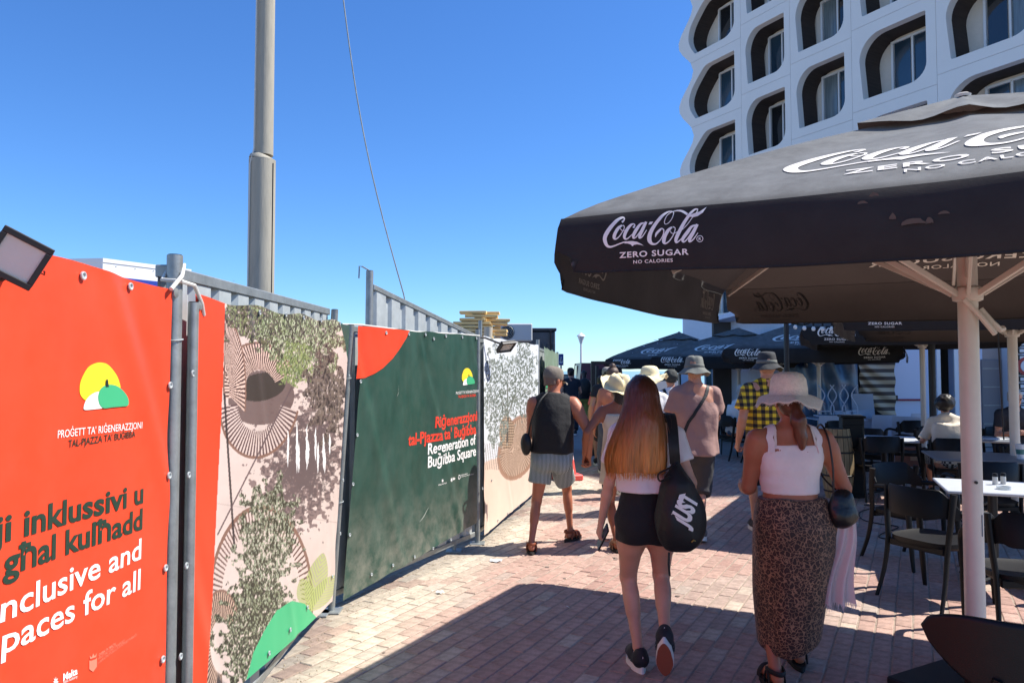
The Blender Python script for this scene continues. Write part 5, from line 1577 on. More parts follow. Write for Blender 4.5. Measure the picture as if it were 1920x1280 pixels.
# podium with a rounded end
PO = Vector((6.55, 30, 0))
pod = empty('hotel_podium', (PO.x, PO.y, 0), 0, 'pale single-storey hotel entrance wing with rounded roof corner', 'building')
wq = mat('podium_wall', rgb(214, 220, 230), .6, var=.03)
out = [(0, 0)]
Lp = 20
rad = .9
pl = [(rad - rad * math.cos(R(a)), -rad + rad * math.sin(R(a))) for a in range(0, 91, 10)]   # (along, inward)
outl = [HU * a + HN * b_ for a, b_ in [(0.0, -6), (0.0, -rad)] + pl[1:] + [(Lp, 0), (Lp, -6)]]
b = MB(); n = len(outl); v = [p + UP * 2.55 for p in outl] + [p + UP * 3.72 for p in outl]
b.add(v, [(i, (i + 1) % n, n + (i + 1) % n, n + i) for i in range(n)] + [tuple(range(n, 2 * n))] + [tuple(range(n - 1, -1, -1))]); b.build('fascia', wq, pod)
for (a, w_, mm, nm, dep) in ((.25, .5, wq, 'pillar', .4), (2.1, .55, wq, 'pillar', .4), (4.6, .5, wq, 'pillar', .4), (7.2, .5, wq, 'pillar', .4), (10.5, .5, wq, 'pillar', .4), (14, .5, wq, 'pillar', .4)):
    MB().box(HU * a + HN * -.5 + UP * 1.28, (w_, dep, 2.54), Matrix((HU, HN, UP)).transposed(), .02).build(nm, mm, pod)
for a in np.arange(.6, 15, 1.3):
    MB().box(HU * (a + .6) + HN * -1.2 + UP * 1.25, (1.2, .04, 2.4), Matrix((HU, HN, UP)).transposed()).build('glass_pane', mat('shop_glass', rgb(54, 84, 88), .1, spec=.9, var=.5, vscale=1.4), pod)
    MB().box(HU * (a - .02) + HN * -1.17 + UP * 1.25, (.07, .09, 2.5), Matrix((HU, HN, UP)).transposed(), .01).build('mullion', m_frame, pod)
# blue arrow sign on the podium
t = empty('arrow_sign', P(1377, 714, 27.5), 0, 'small blue diamond sign with white arrow in the shop window', 'sign')
Md = Matrix.Rotation(R(45), 3, 'Y')
MB().box((0, 0, 0), (.38, .03, .38), Md, .005).build('plate', mat('sign_blue', rgb(30, 60, 130), .4), t)
MB().box((-.02, -.02, 0), (.2, .01, .04)).build('arrow_shaft', m_white, t)
b = MB(); b.prism([(.05, -.07), (.14, 0), (.05, .07)], -.025, -.017, Matrix.Rotation(R(90), 3, 'X')); b.build('arrow_head', m_white, t)

# ================================================================ RESTAURANT FRONT
RO = Vector((6.2, 16.2, 0))
rest = empty('restaurant', (RO.x, RO.y, 0), 0, 'low white restaurant front behind the terrace chairs', 'building')
def rx(px, d=16.2): return (px - 960) / F * d - RO.x
m_rw = mat('white_render', rgb(206, 216, 236), .7, var=.04)
# wall pieces around the openings
def wallbox(x0, x1, z0, z1, y=0.0, th=.25, m=None, nm='wall'):
    return MB().box(((x0 + x1) / 2, y + th / 2, (z0 + z1) / 2), (x1 - x0, th, z1 - z0), bev=.004).build(nm, m or m_rw, rest)
wallbox(rx(1500), rx(1560), 0, 3.0)
wallbox(rx(1592), rx(1608), 0, 3.0)
wallbox(rx(1670) + .003, rx(1757), 0, 3.0)
wallbox(rx(1790), rx(1842), 0, 3.0)
wallbox(rx(1757) + .003, rx(1790) - .003, 2.25, 3.0)
wallbox(rx(1842) + .003, rx(1880), 0, 3.0, .02, .25, mat('taupe_wall', rgb(168, 156, 150), .8))
wallbox(rx(1880) + .003, rx(2100), 0, 3.0)
wallbox(rx(1560) + .003, rx(1592) - .003, 2.4, 3.0)
wallbox(rx(1608) + .003, rx(1670) - .003, 2.4, 3.0)
MB().box((3.4, 2.2, 3.06), (8.2, 4.6, .12), bev=.01).build('roof', m_rw, rest)
MB().box((3.4, 4.4, 1.5), (8.0, .2, 3.0)).build('back_wall', mat('inner_wall', rgb(90, 84, 80), .9), rest)
wallbox(rx(1480), rx(1500) - .003, 0, 3.0, .0, 4.3)
# white exit door with a red push bar
dr = MB().box(((rx(1672) + rx(1727)) / 2, -.02, 1.1), (rx(1727) - rx(1672), .04, 2.2), bev=.008).build('door', mat('door_white', rgb(214, 222, 240), .5), rest)
MB().tube([(rx(1674), -.09, 1.02), (rx(1725), -.09, 1.02)], .022, 10).build('push_bar', mat('red_bar', rgb(150, 40, 60), .4), dr, 30)
MB().box((rx(1675), -.08, 1.06), (.05, .08, .12), bev=.01).build('bar_end', m_dark, dr)
# door frame of the open doorway
for (x, z, sx, sz) in ((rx(1757), 1.12, .09, 2.24), (rx(1790), 1.12, .09, 2.24), ((rx(1757) + rx(1790)) / 2, 2.26, rx(1790) - rx(1757) - .1, .09)):
    MB().box((x, -.03, z), (sx, .05, sz), bev=.006).build('door_frame', m_frame, rest)
pp = mat('pipe_dark', rgb(60, 60, 62), .5)
MB().tube([(rx(1768), 1.2, 2.2), (rx(1768), 1.2, 1.5), (rx(1772), 1.2, 1.35), (rx(1778), 1.2, 1.3), (rx(1778), 1.2, .8), (rx(1775), 1.2, .3)], .03, 8).build('pipe', pp, rest, True)
MB().box((rx(1780), 1.25, 1.75), (.34, .2, .5), bev=.02).build('boiler', mat('boiler', rgb(170, 168, 160), .5), rest)
# tall grey panel / noticeboard on the taupe wall
MB().box((rx(1857), -.01, 1.1), (.45, .05, 1.6), bev=.01).build('grey_panel', mat('grey_panel', rgb(122, 118, 120), .5), rest)
for k in range(4): MB().box((rx(1857), -.04, .5 + k * .4), (.4, .015, .02)).build('panel_rail', m_galv, rest)
# rack of stacked dark plates with red picture at the far right
MB().box((rx(1884), -.15, 1.25), (.16, .3, 2.5), bev=.01).build('white_frame', m_frame, rest)
for k in range(11):
    for q_ in range(2):
        MB().box((rx(1900) + q_ * .17 - .04, -.06, .85 + k * .155), (.15, .05, .12), bev=.006).build('menu_tile', mat('tile_dark', rgb(34, 36, 42), .4), rest)
        MB().box((rx(1900) + q_ * .17 - .04, -.09, .85 + k * .155), (.1, .006, .07)).build('tile_print', m_white, rest)
MB().tube([(rx(1918), -.1, 1.75), (rx(1918), -.08, 1.75)], .2, 20).build('red_disc', mat('sign_red', rgb(170, 40, 44), .4), rest, 30)
MB().tube([(rx(1918), -.11, 1.75), (rx(1918), -.10, 1.75)], .13, 20).build('pale_disc', m_white, rest, 30)
# blue tarpaulin
b = MB(); x0, x1 = rx(1470), rx(1596)
b.grid(lambda u, v: Vector((x0 + (x1 - x0) * u, -.3 + .1 * (float(vnoise(u * 5 + v * 2, v * 4, 1)) - .5) * 2 + .05 * math.sin(u * 22 + v * 5), .3 + 2.2 * v)), 60, 40)
b = b.build('tarpaulin', mat('blue_tarp', rgb(70, 104, 136), .3, var=.35, vscale=4, spec=.8), None, 'all'); b.location = RO
tag(b, 'crumpled translucent blue tarpaulin hung left of the striped curtain', 'tarpaulin')
# striped curtain
def stripes_mat(name, c1, c2, scale, axis_='z', rough=.8, dist=0.0):
    m = bpy.data.materials.new(name); m.use_nodes = True; nt = m.node_tree; b = nt.nodes['Principled BSDF']; L = nt.links.new
    tc = nt.nodes.new('ShaderNodeTexCoord'); wv = nt.nodes.new('ShaderNodeTexWave'); wv.bands_direction = axis_.upper(); wv.inputs['Scale'].default_value = scale; wv.inputs['Distortion'].default_value = dist
    cr = nt.nodes.new('ShaderNodeValToRGB'); cr.color_ramp.interpolation = 'LINEAR'; cr.color_ramp.elements[0].position = .42; cr.color_ramp.elements[1].position = .56
    cr.color_ramp.elements[0].color = (*c1, 1); cr.color_ramp.elements[1].color = (*c2, 1)
    L(tc.outputs['Object'], wv.inputs[0]); L(wv.outputs['Fac'], cr.inputs[0]); L(cr.outputs[0], b.inputs['Base Color']); b.inputs['Roughness'].default_value = rough
    return m
b = MB(); x0, x1 = rx(1606), rx(1672)
b.grid(lambda u, v: Vector((x0 + (x1 - x0) * u, -.12 + .03 * math.sin(v * 30 + u * 4), 1.15 + .5 * (1 - v) * 0 + 1.35 * v - (.55 * u * (1 - v)) - .1 * math.sin(math.pi * u))), 30, 60)
b = b.build('curtain', stripes_mat('curtain_stripe', rgb(84, 74, 66), rgb(196, 180, 152), 1.9), None, 'all'); b.location = RO
tag(b, 'brown and cream striped curtain drooping beside the white door', 'curtain')

# ================================================================ FURNITURE
def sweep_band(pts, hgt, th):
    """vertical band following pts (list of Vector, top edge heights given by z), hgt list"""
    b = MB(); m = len(pts); v = []
    for i, p in enumerate(pts):
        t_ = (pts[min(i + 1, m - 1)] - pts[max(i - 1, 0)]); t_.z = 0; t_.normalize(); n_ = Vector((t_.y, -t_.x, 0))
        hh = hgt[i]
        for (o, z) in ((th / 2, 0), (th / 2 * .8, -.008), (th / 2, -.02)): pass
        v += [p + n_ * th * .5, p + n_ * th * .5 - UP * hh, p - n_ * th * .5 - UP * hh, p - n_ * th * .5, p + UP * .006]
    f = []
    for i in range(m - 1):
        a = 5 * i; c_ = a + 5
        for (x, y) in ((0, 1), (1, 2), (2, 3), (3, 4), (4, 0)): f.append((a + x, a + y, c_ + y, c_ + x))
    f += [(4, 3, 2, 1, 0), tuple(5 * (m - 1) + q_ for q_ in range(5))]
    b.add(v, f); return b
def armchair(loc, rz, label, m=None, group='black plastic armchairs', name='armchair'):
    """one-piece style plastic armchair, faces local +Y"""
    m = m or m_black
    t = empty(name, loc, rz, label, 'chair', group)
    # wrap-round back and arms: a curve that drops towards the front
    pts = []; hg = []
    n = 30
    for i in range(n + 1):
        a = math.pi * (1.14 + (-.28 + 1.0) * 0) ; u = i / n
        th_ = R(200) + (R(340) - R(200)) * u
        x = .285 * math.cos(th_); y = -.02 + .27 * math.sin(th_)
        k = abs(u - .5) * 2
        z = .825 - .13 * max(0, k - .62) / .38 * 1.0 - .01 * k
        pts.append(Vector((x, y, z))); hg.append(.20 - .135 * max(0, (k - .5) / .5) ** 1.3)
    back = sweep_band(pts, hg, .014).build('backrest', m, t, 50)
    for s_ in (-1, 1):
        # arm: from the back's end forward and down into the front leg
        e = pts[-1] if s_ > 0 else pts[0]
        path = [e - UP * .03, Vector((s_ * .285, .05, .665)), Vector((s_ * .285, .16, .64)), Vector((s_ * .283, .215, .58)), Vector((s_ * .275, .22, .44)), Vector((s_ * .27, .235, .2)), Vector((s_ * .265, .25, 0))]
        sm = catmull(path, 4)
        MB().tube(sm, [.026 + 0 * i for i in range(len(sm) - 6)] + [.024, .023, .022, .02, .018, .016], 10, flat=.75).build('front_leg', m, t, True)
        path = [Vector((s_ * .255, -.16, .80)), Vector((s_ * .245, -.185, .6)), Vector((s_ * .23, -.20, .42)), Vector((s_ * .235, -.24, .2)), Vector((s_ * .25, -.31, 0))]
        sm = catmull(path, 4); MB().tube(sm, [.03 - .014 * i / (len(sm) - 1) for i in range(len(sm))], 10, flat=.7).build('rear_leg', m, t, True)
    b = MB(); so_ = []
    for i in range(24):
        a = 2 * math.pi * i / 24; c_, s_ = math.cos(a), math.sin(a)
        so_.append((.25 * abs(c_) ** .6 * (1 if c_ > 0 else -1), .235 * abs(s_) ** .6 * (1 if s_ > 0 else -1)))
    n = len(so_)
    v = [Vector((x * .8, y * .8, .437)) for x, y in so_] + [Vector((x, y, .452)) for x, y in so_] + [Vector((x, y, .425)) for x, y in so_] + [Vector((x * .93, y * .93, .405)) for x, y in so_]
    b.add(v, [tuple(range(n))] + [(k * n + i, (k + 1) * n + i, (k + 1) * n + (i + 1) % n, k * n + (i + 1) % n) for k in range(3) for i in range(n)])
    b.build('seat', m, t, 40)
    b = MB(); b.box((0, -.2, .40), (.42, .03, .05), bev=.008); b.build('rear_rail', m, t)
    return t
def catmull(pts, n=4):
    q = []; m = len(pts)
    for i in range(m - 1):
        p0, p1, p2, p3 = pts[max(i - 1, 0)], pts[i], pts[i + 1], pts[min(i + 2, m - 1)]
        for k in range(n):
            t_ = k / n
            q.append(.5 * ((2 * p1) + (-p0 + p2) * t_ + (2 * p0 - 5 * p1 + 4 * p2 - p3) * t_ * t_ + (-p0 + 3 * p1 - 3 * p2 + p3) * t_ ** 3))
    q.append(pts[-1]); return q
def face(dx, dy): return math.atan2(dy, dx) - math.pi / 2
ac = armchair((3.07, 5.42, 0), face(.9, .43), 'black armchair at the near white table, its curved back towards the walkway')
def chair_copy(src, loc, rz, label, scale=1):
    c = copy_tree(src); c.location = loc; c.rotation_euler = (0, 0, rz); c['label'] = label; return c
chair_copy(ac, (3.45, 6.45, 0), face(.35, -.95), 'black armchair on the far side of the near white table')
chair_copy(ac, (3.13, 4.55, 0), face(.25, .95), 'black armchair just right of the near parasol pole')
chair_copy(ac, (4.25, 5.55, 0), face(-.9, .2), 'black armchair tucked at the right end of the near white table')
# shell chair at the bottom right corner, wide back narrowing to a stem
t = empty('shell_chair', (1.73, 2.62, 0), face(.3, .95), 'black shell chair cut off by the bottom right corner', 'chair', 'black plastic armchairs')
b = MB(); nu, nv = 36, 16
def sp_(u, v):
    a = (u - .5) * 2; w_ = .29
    top = .84 - .03 * abs(a) ** 3; bot = .56 + .13 * abs(a) ** 1.6
    mid = (top + bot) / 2 + .02 * a * a; hf = (top - bot) / 2 * math.sqrt(max(.0, 1 - abs(a) ** 6)) + .002
    z = mid + hf * (2 * v - 1)
    return Vector((w_ * a, -.24 + .14 * a * a - .05 * (v - .5) * 0, z))
b.grid(sp_, nu, nv); k_ = len(b.v); b.add([Vector(p) + Vector((0, -.02, 0)) for p in b.v], [tuple(reversed(f)) for f in b.f])
# close the rim
def idx(i, j, o): return o + j * (nu + 1) + i
for i in range(nu):
    b.f.append((idx(i, nv, 0), idx(i + 1, nv, 0), idx(i + 1, nv, k_), idx(i, nv, k_))); b.m.append(0)
    b.f.append((idx(i + 1, 0, 0), idx(i, 0, 0), idx(i, 0, k_), idx(i + 1, 0, k_))); b.m.append(0)
b.build('backrest', m_black, t, 'all')
for s_ in (-1, 1):
    MB().tube(catmull([Vector((s_ * .10, -.245, .66)), Vector((s_ * .13, -.24, .55)), Vector((s_ * .19, -.22, .42)), Vector((s_ * .22, -.27, 0))], 5), [.022] * 16, 10, flat=.7).build('rear_leg', m_black, t, True)
    MB().tube(catmull([Vector((s_ * .2, .2, .42)), Vector((s_ * .22, .22, .2)), Vector((s_ * .23, .25, 0))], 5), [.022] * 11, 10, flat=.7).build('front_leg', m_black, t, True)
b = MB(); b.box((0, 0, .43), (.46, .46, .03), bev=.012); b.build('seat', m_black, t, 30)
def table(loc, rz, label, w=.72, h=.75, top=None, name='table', mt=None, group='tables on the terrace'):
    t = empty(name, loc, rz, label, 'table', group)
    MB().box((0, 0, h - .012), (w, w, .024), bev=.006).build('tabletop', top or m_ttop, t)
    MB().tube([(0, 0, .04), (0, 0, h - .03)], .035, 14).build('pedestal', mt or m_dark, t, 30)
    MB().box((0, 0, h - .035), (.4, .06, .02), bev=.004).build('bracket', mt or m_dark, t)
    for k in range(4):
        a = R(45 + 90 * k); MB().tube([(0, 0, .06), (.28 * math.cos(a), .28 * math.sin(a), .02)], [.03, .018], 8, flat=.6).build('foot', mt or m_dark, t, True)
    return t
m_ttop = mat('table_top', rgb(196, 200, 204), .35, var=.04)
m_tgrey = mat('grey_top', rgb(120, 124, 130), .4)
tb = table((3.75, 5.82, 0), R(-22), 'near table with white square top and condiments')
table((4.9, 7.9, 0), R(-20), 'grey topped table right of the near parasol pole', .85, top=m_tgrey)
table((5.0, 10.0, 0), R(-24), 'pale topped table behind the leopard skirt, by the barrel', .8)
table((6.25, 9.95, 0), R(-24), 'table where the curly-haired woman sits', .8, top=m_tgrey)
# things on the near table
def shaker(p, col, label):
    t = empty('shaker', p, 0, label, 'shaker')
    MB().lathe([(0, 0), (.019, 0), (.02, .005), (.019, .06), (.017, .065)], (0, 0, 0), 14).build('jar', mat('jar_glass', rgb(206, 204, 198), .2, alpha=.75), t, 40)
    MB().lathe([(0, .003), (.017, .003), (.017, .035), (0, .037)], (0, 0, 0), 12).build('contents', mat(col[0], col[1], .8), t, 40)
    MB().lathe([(.02, .062), (.0205, .08), (.016, .088), (0, .088)], (0, 0, 0), 14).build('lid', m_black, t, 40)
q = G(1866, 908, .75)
shaker((q.x, q.y, .751), ('salt', rgb(226, 222, 214)), 'salt shaker, left one of two on the near table')
q = G(1880, 907, .75)
shaker((q.x + .005, q.y, .751), ('pepper', rgb(110, 84, 66)), 'pepper shaker, right one of two on the near table')
q = G(1874, 915, .75)
t = empty('ashtray', (q.x, q.y - .05, .751), 0, 'clear glass ashtray in front of the shakers', 'ashtray')
MB().lathe([(0, .004), (.035, .004), (.042, .022), (.05, .022), (.05, 0), (0, 0)], (0, 0, 0), 18).build('bowl', mat('clear_glass', rgb(200, 206, 206), .08, spec=.9, alpha=.6), t, 30)
# cups on the grey table
for k, (px, lab) in enumerate(((1908, 'tall white cup with printed band at the right picture edge'),)):
    d = 7.6; x = (px - 960) / F * d
    t = empty('paper_cup', (x, d, .751), 0, 'tall printed cup standing on the grey topped table', 'cup')
    MB().lathe([(0, 0), (.03, 0), (.042, .15), (.04, .15)], (0, 0, 0), 18).build('cup_body', m_white, t, 40)
    MB().lathe([(.035, .05), (.0395, .1)], (0, 0, 0), 18).build('cup_band', mat('cup_teal', rgb(60, 120, 116), .5), t, True)
# terrace chairs further back
for i, (px, d, fx, fy, lab) in enumerate((
    (1625, 10.9, .5, .8, 'black armchair left of the pale table, facing the restaurant'), (1692, 11.1, -.8, .5, 'black armchair between the pale table and the white parasol pole'),
    (1640, 9.6, .1, 1, 'black armchair behind the barrel, nearest the walkway'), (1585, 12.0, .3, -1, 'black armchair behind the pale table, back to the tarpaulin'),
    (1880, 8.6, -.3, 1, 'black armchair behind the grey topped table'), (1372, 15.0, .2, 1, 'black chair beside the seated man in the distance'),
    (1430, 13.2, .9, .3, 'black armchair half hidden behind the plaid shirt'), (1838, 7.0, .2, 1, 'black armchair between the near and grey topped tables'),
    (1700, 12.6, 0, 1, 'black armchair below the white exit door'))):
    chair_copy(ac, ((px - 960) / F * d, d, 0), face(fx, fy), lab)
# white chairs: tubular with plastic shell
m_wch = mat('white_chair', rgb(190, 204, 226), .45)
def white_chair(loc, rz, label, flip=False):
    t = empty('white_chair', loc, rz, label, 'chair', 'white chairs before the restaurant')
    b = MB(); b.grid(lambda u, v: Vector(((u - .5) * (.42 - .03 * v), -.2 - .05 * v - .03 * math.cos((u - .5) * 3), .47 + .4 * v)), 8, 6)
    b.grid(lambda u, v: Vector(((u - .5) * (.42 - .03 * v), -.215 - .05 * v - .03 * math.cos((u - .5) * 3), .47 + .4 * v)), 8, 6, flip=True)
    b.build('backrest', m_wch, t, 'all')
    MB().box((0, 0, .45), (.43, .42, .02), bev=.008).build('seat', m_wch, t)
    for sx in (-1, 1):
        for sy in (-1, 1):
            MB().tube([(sx * .18, sy * .17, .44), (sx * .21, sy * .21, 0)], .012, 8).build('leg', m_wch, t, True)
    return t
wc = white_chair(((1578 - 960) / F * 13.6, 13.6, 0), R(10), 'white chair left of the white door, back to the viewer')
for (px, d, rz, lab) in ((1648, 13.4, -12, 'white chair below the striped curtain'), (1690, 13.0, -20, 'white chair in front of the white door'), (1705, 13.9, 12, 'white chair behind the one at the white door'),
                         (1540, 13.2, 5, 'white chair before the blue tarpaulin'), (1620, 14.6, 160, 'white chair under the left end of the curtain'), (1722, 12.6, -15, 'white chair left of the dark slim post'),
                         (1560, 14.9, 20, 'white chair by the left wall end')):
    chair_copy(wc, ((px - 960) / F * d, d, 0), R(rz), lab)
wt = table(((1560 - 960) / F * 14.2, 14.2, 0), 0, 'white table before the blue tarpaulin with chairs piled on it', .9, top=m_wch, mt=m_wch, group='white tables before the restaurant')
c_ = copy_tree(wt); c_.location = ((1660 - 960) / F * 14.4, 14.4, 0); c_['label'] = 'white table below the striped curtain'
# bistro chairs upside down on the white table: curled wire backs
for k, px in enumerate((1548, 1570, 1592)):
    t = empty('wire_chair', ((px - 960) / F * 14.2, 14.2, .76), 0, ('left', 'middle', 'right')[k] + ' of three upturned wire chairs on the white table', 'chair', 'upturned wire chairs')
    for s_ in (-1, 1):
        MB().tube(catmull([Vector((s_ * .12, 0, 0)), Vector((s_ * .14, 0, .2)), Vector((s_ * .03, 0, .42)), Vector((s_ * .15, 0, .62))], 5), .012, 6).build('wire', m_wch, t, True)
    MB().tube([(-.13, 0, .12), (.13, 0, .12)], .012, 6).build('crossbar', m_wch, t, True)
    MB().box((0, .05, .03), (.34, .34, .03), bev=.01).build('seat', m_wch, t)
# slatted white stacked chairs
t = empty('stacked_chairs', ((1615 - 960) / F * 15.2, 15.2, 0), R(-20), 'pile of nested white plastic chairs under the curtain', 'chair stack')
for k in range(6):
    b = MB(); z = .45 + .07 * k; y = .05 * k
    b.grid(lambda u, v: Vector(((u - .5) * .4, y - .2 - .08 * v, z + .38 * v)), 6, 3); b.build('backrest', m_wch, t, 'all')
    for sx in (-1, 1): MB().tube([(sx * .2, y, z), (sx * .22, y - .05, max(0, z - .44))], .014, 6).build('leg', m_wch, t, True)
# barrel and black box beside the pale table
bx = (1567 - 960) / F * 9.7
t = empty('barrel', (bx, 9.7, 0), 0, 'small oak barrel with dark hoops beside the leopard skirt woman', 'barrel')
pf = [(.15 + .05 * math.sin(math.pi * i / 10), .9 * i / 10) for i in range(11)]
for k in range(16):
    a0 = 2 * math.pi * k / 16 + .02; a1 = 2 * math.pi * (k + 1) / 16 - .02; b = MB()
    v = [(r_ * math.cos(a), r_ * math.sin(a), z) for r_, z in pf for a in (a0, a1)]
    b.add(v, [(2 * i, 2 * i + 1, 2 * i + 3, 2 * i + 2) for i in range(10)]); b.build('stave', mat('oak', rgb(150, 130, 96), .7, var=.3, vscale=6, stretch=(4, 4, .5)), t, True)
for z in (.1, .3, .6, .8):
    r_ = .15 + .05 * math.sin(math.pi * z / .9); MB().tube([(r_ * math.cos(a), r_ * math.sin(a), z) for a in np.linspace(0, 2 * math.pi, 25)], .012, 6, cap=False).build('hoop', m_dark, t, True)
MB().tube([(0, 0, .88), (0, 0, .9)], .14, 20).build('lid', m_dark, t, 30)
t = empty('black_cabinet', ((1594 - 960) / F * 9.8, 9.8, 0), R(-15), 'narrow black cabinet standing right of the barrel', 'cabinet')
MB().box((0, 0, .52), (.26, .3, 1.04), bev=.01).build('carcass', m_black, t); MB().box((0, 0, 1.05), (.3, .34, .025), bev=.005).build('top', m_black, t); MB().box((0, -.156, .5), (.22, .012, .9), bev=.004).build('front_door', m_black, t)
t = empty('brick_box', ((1705 - 960) / F * 12.2, 12.2, 0), 0, 'low reddish box on the floor left of the white parasol pole', 'box')
MB().box((0, 0, .25), (.4, .3, .3), bev=.01).build('box_body', mat('terracotta', rgb(140, 84, 66), .8), t); MB().box((0, -.152, .25), (.2, .006, .1)).build('box_label', mat('label_buff', rgb(170, 130, 100), .8), t)
# cable on the floor
pts = [G(1620, 948), G(1640, 952), G(1612, 962), G(1618, 976), G(1650, 984), G(1685, 990), G(1655, 1002), G(1650, 1010), G(1690, 1014), G(1740, 1008), G(1800, 1000)]
tag(MB().tube(catmull([Vector((p.x, p.y, .014)) for p in pts], 4), .006, 6).build('floor_cable', m_black, None, True), 'black cable curling over the paving left of the near chairs', 'cable')
# litter
def litter(px, py, w, label, seed):
    q = G(px, py); rr_ = random.Random(seed); n = 11; b = MB()
    v = [Vector((0, 0, .022))] + [Vector((w * math.cos(2 * math.pi * i / n) * rr_.uniform(.6, 1), w * .7 * math.sin(2 * math.pi * i / n) * rr_.uniform(.6, 1), rr_.uniform(.008, .03))) for i in range(n)]
    b.add(v, [(0, i + 1, (i + 1) % n + 1) for i in range(n)])
    o = b.build('crumpled_paper', m_white, None, True); o.location = (q.x, q.y, 0); tag(o, label, 'litter')
litter(932, 1053, .07, 'larger scrap of white tissue on the sunlit paving', 1)
litter(825, 1113, .035, 'smaller scrap of white tissue nearer the shadow edge', 2)
litter(1065, 1142, .012, 'tiny white scrap within the parasol shadow', 3)

# ================================================================ DISTANCE
# white street lamp
d = 40; t = empty('street_lamp', ((1089.5 - 960) / F * d, d, 0), 0, 'white street lamp with glass lantern by the sea', 'street lamp')
zl = 1.65 + (695 - 634) * d / F
MB().tube([(0, 0, 0), (0, 0, .5), (0, 0, .55), (0, 0, zl - .25)], [.12, .12, .07, .05], 12).build('column', m_white, t, 30)
MB().lathe([(.07, -.28), (.17, .05), (.19, .1)], (0, 0, zl), 6).build('lantern_glass', mat('lantern', rgb(200, 210, 216), .2), t)
MB().lathe([(.24, .1), (.2, .16), (.07, .26), (.02, .3), (0, .34)], (0, 0, zl), 12).build('lantern_cap', m_white, t, 30)
d = 26; c0 = P(1052, 674, d)
t = empty('crossing_sign', (c0.x, d, 0), 0, 'blue pedestrian crossing sign just past the fence end', 'sign')
MB().tube([(0, 0.03, 0), (0, .03, c0.z + .2)], .03, 8).build('sign_post', m_galv, t, True)
MB().box((0, 0, c0.z), (.17, .03, .40), bev=.01).build('plate', mat('sign_blue'), t)
b = MB(); b.prism([(-.06, -.12), (.06, -.12), (0, .12)], 0, .006, Matrix.Rotation(R(90), 3, 'X'), (0, -.018, c0.z)); b.build('white_triangle', m_white, t)
b = MB(); b.prism([(-.02, -.08), (.02, -.08), (.012, .04), (-.012, .04)], 0, .004, Matrix.Rotation(R(90), 3, 'X'), (0, -.025, c0.z)); b.build('walker_figure', m_black, t)
# menu board under the far parasol
t = empty('menu_board', P(1276, 700, 16).xy.to_3d(), 0, 'small black menu board on a stand under the far parasols', 'menu board')
MB().box((0, 0, 1.66), (.26, .03, .11), bev=.004).build('board', m_black, t); MB().tube([(0, 0.02, 0), (0, 0.02, 1.6)], .014, 8).build('stand', m_black, t, True)
MB().box((0, 0, .01), (.3, .3, .02), bev=.004).build('foot', m_black, t)
# dark screen with a dark red van behind
d = 14.5; x0 = (1108 - 960) / F * d; x1 = (1152 - 960) / F * d; zt = 1.65 + (695 - 677) * d / F
t = empty('dark_screen', (x0, d, 0), 0, 'dark open frame standing across the street behind the walkers', 'screen')
MB().box((.04, 0, zt / 2), (.08, .08, zt), bev=.005).build('upright', m_dark, t); MB().box((.04 + (x1 - x0) / 2 + .06, 0, zt - .03), (x1 - x0 + .04, .08, .06), bev=.005).build('top_bar', m_dark, t)
MB().box((.42, .6, zt / 2 - .05), (.5, .05, zt - .2), bev=.005).build('back_panel', mat('dark_panel', rgb(34, 30, 40), .6), t)
MB().box((.13, .3, zt / 2 - .03), (.05, .6, zt - .12), bev=.005).build('side_panel', mat('dark_panel'), t)
# parked cars near the sea
def car(loc, rz, col, label, van=False):
    t = empty('parked_car', loc, rz, label, 'car', 'cars parked by the sea')
    mp_ = mat('paint_' + label[:6].strip().replace(' ', '_'), col, .3, .2, spec=.6)
    h1, h2 = (.95, 1.95) if van else (.85, 1.45)
    prof = [(-2.1, .35), (-2.15, .7), (-2.0, h1), (-1.2 if not van else -1.9, h1 + .02), (-.7 if not van else -1.8, h2), (1.1 if not van else 1.2, h2), (1.7, h1 + .05), (2.1, h1 - .15), (2.15, .4)]
    b = MB(); n = len(prof); v = []
    for (y, ins) in ((-.82, 0), (-.86, 0), (.86, 0), (.82, 0)):
        for (x, z) in prof: v.append((x * (1 if abs(y) > .84 else .985), y * (1 - (.12 if z > h1 + .1 else 0)), z))
    f = [tuple(range(n - 1, -1, -1)), tuple(range(3 * n, 4 * n))]
    for k in range(3):
        for i in range(n): f.append((k * n + i, k * n + (i + 1) % n, (k + 1) * n + (i + 1) % n, (k + 1) * n + i))
    b.add(v, f); b.build('body', mp_, t, 25)
    for s_ in (-1, 1):
        b = MB(); y = s_ * (.865 * .94 if True else 0)
        b.add([(-.95 if not van else 0, s_ * .80, h1 + .08), (1.35, s_ * .80, h1 + .08), (.95, s_ * .775, h2 - .08), (-.65 if not van else 0, s_ * .775, h2 - .08)], [(0, 1, 2, 3)])
        b.build('side_window', m_glass, t)
        for x in (-1.35, 1.35):
            w_ = MB().tube([(x, s_ * .68, .33), (x, s_ * .87, .33)], .33, 20).build('wheel', m_rub, t, 30)
            MB().tube([(x, s_ * .872, .33), (x, s_ * .885, .33)], .2, 14).build('rim', m_galv, w_, 30)
    b = MB().add([(1.72, -.7, h1 + .1), (1.72, .7, h1 + .1), (1.2, .65, h2 - .06), (1.2, -.65, h2 - .06)], [(0, 1, 2, 3)]); b.build('windscreen', m_glass, t)
    b = MB().add([(-2.17, -.7, .75), (-2.17, -.5, .75), (-2.17, -.5, .62), (-2.17, -.7, .62)], [(0, 1, 2, 3)]); b.build('tail_light', mat('red_lens', rgb(150, 20, 20), .2), t)
    return t
car((3.4, 30, 0), R(90), rgb(96, 20, 30), 'dark red van parked beyond the dark screen', True)
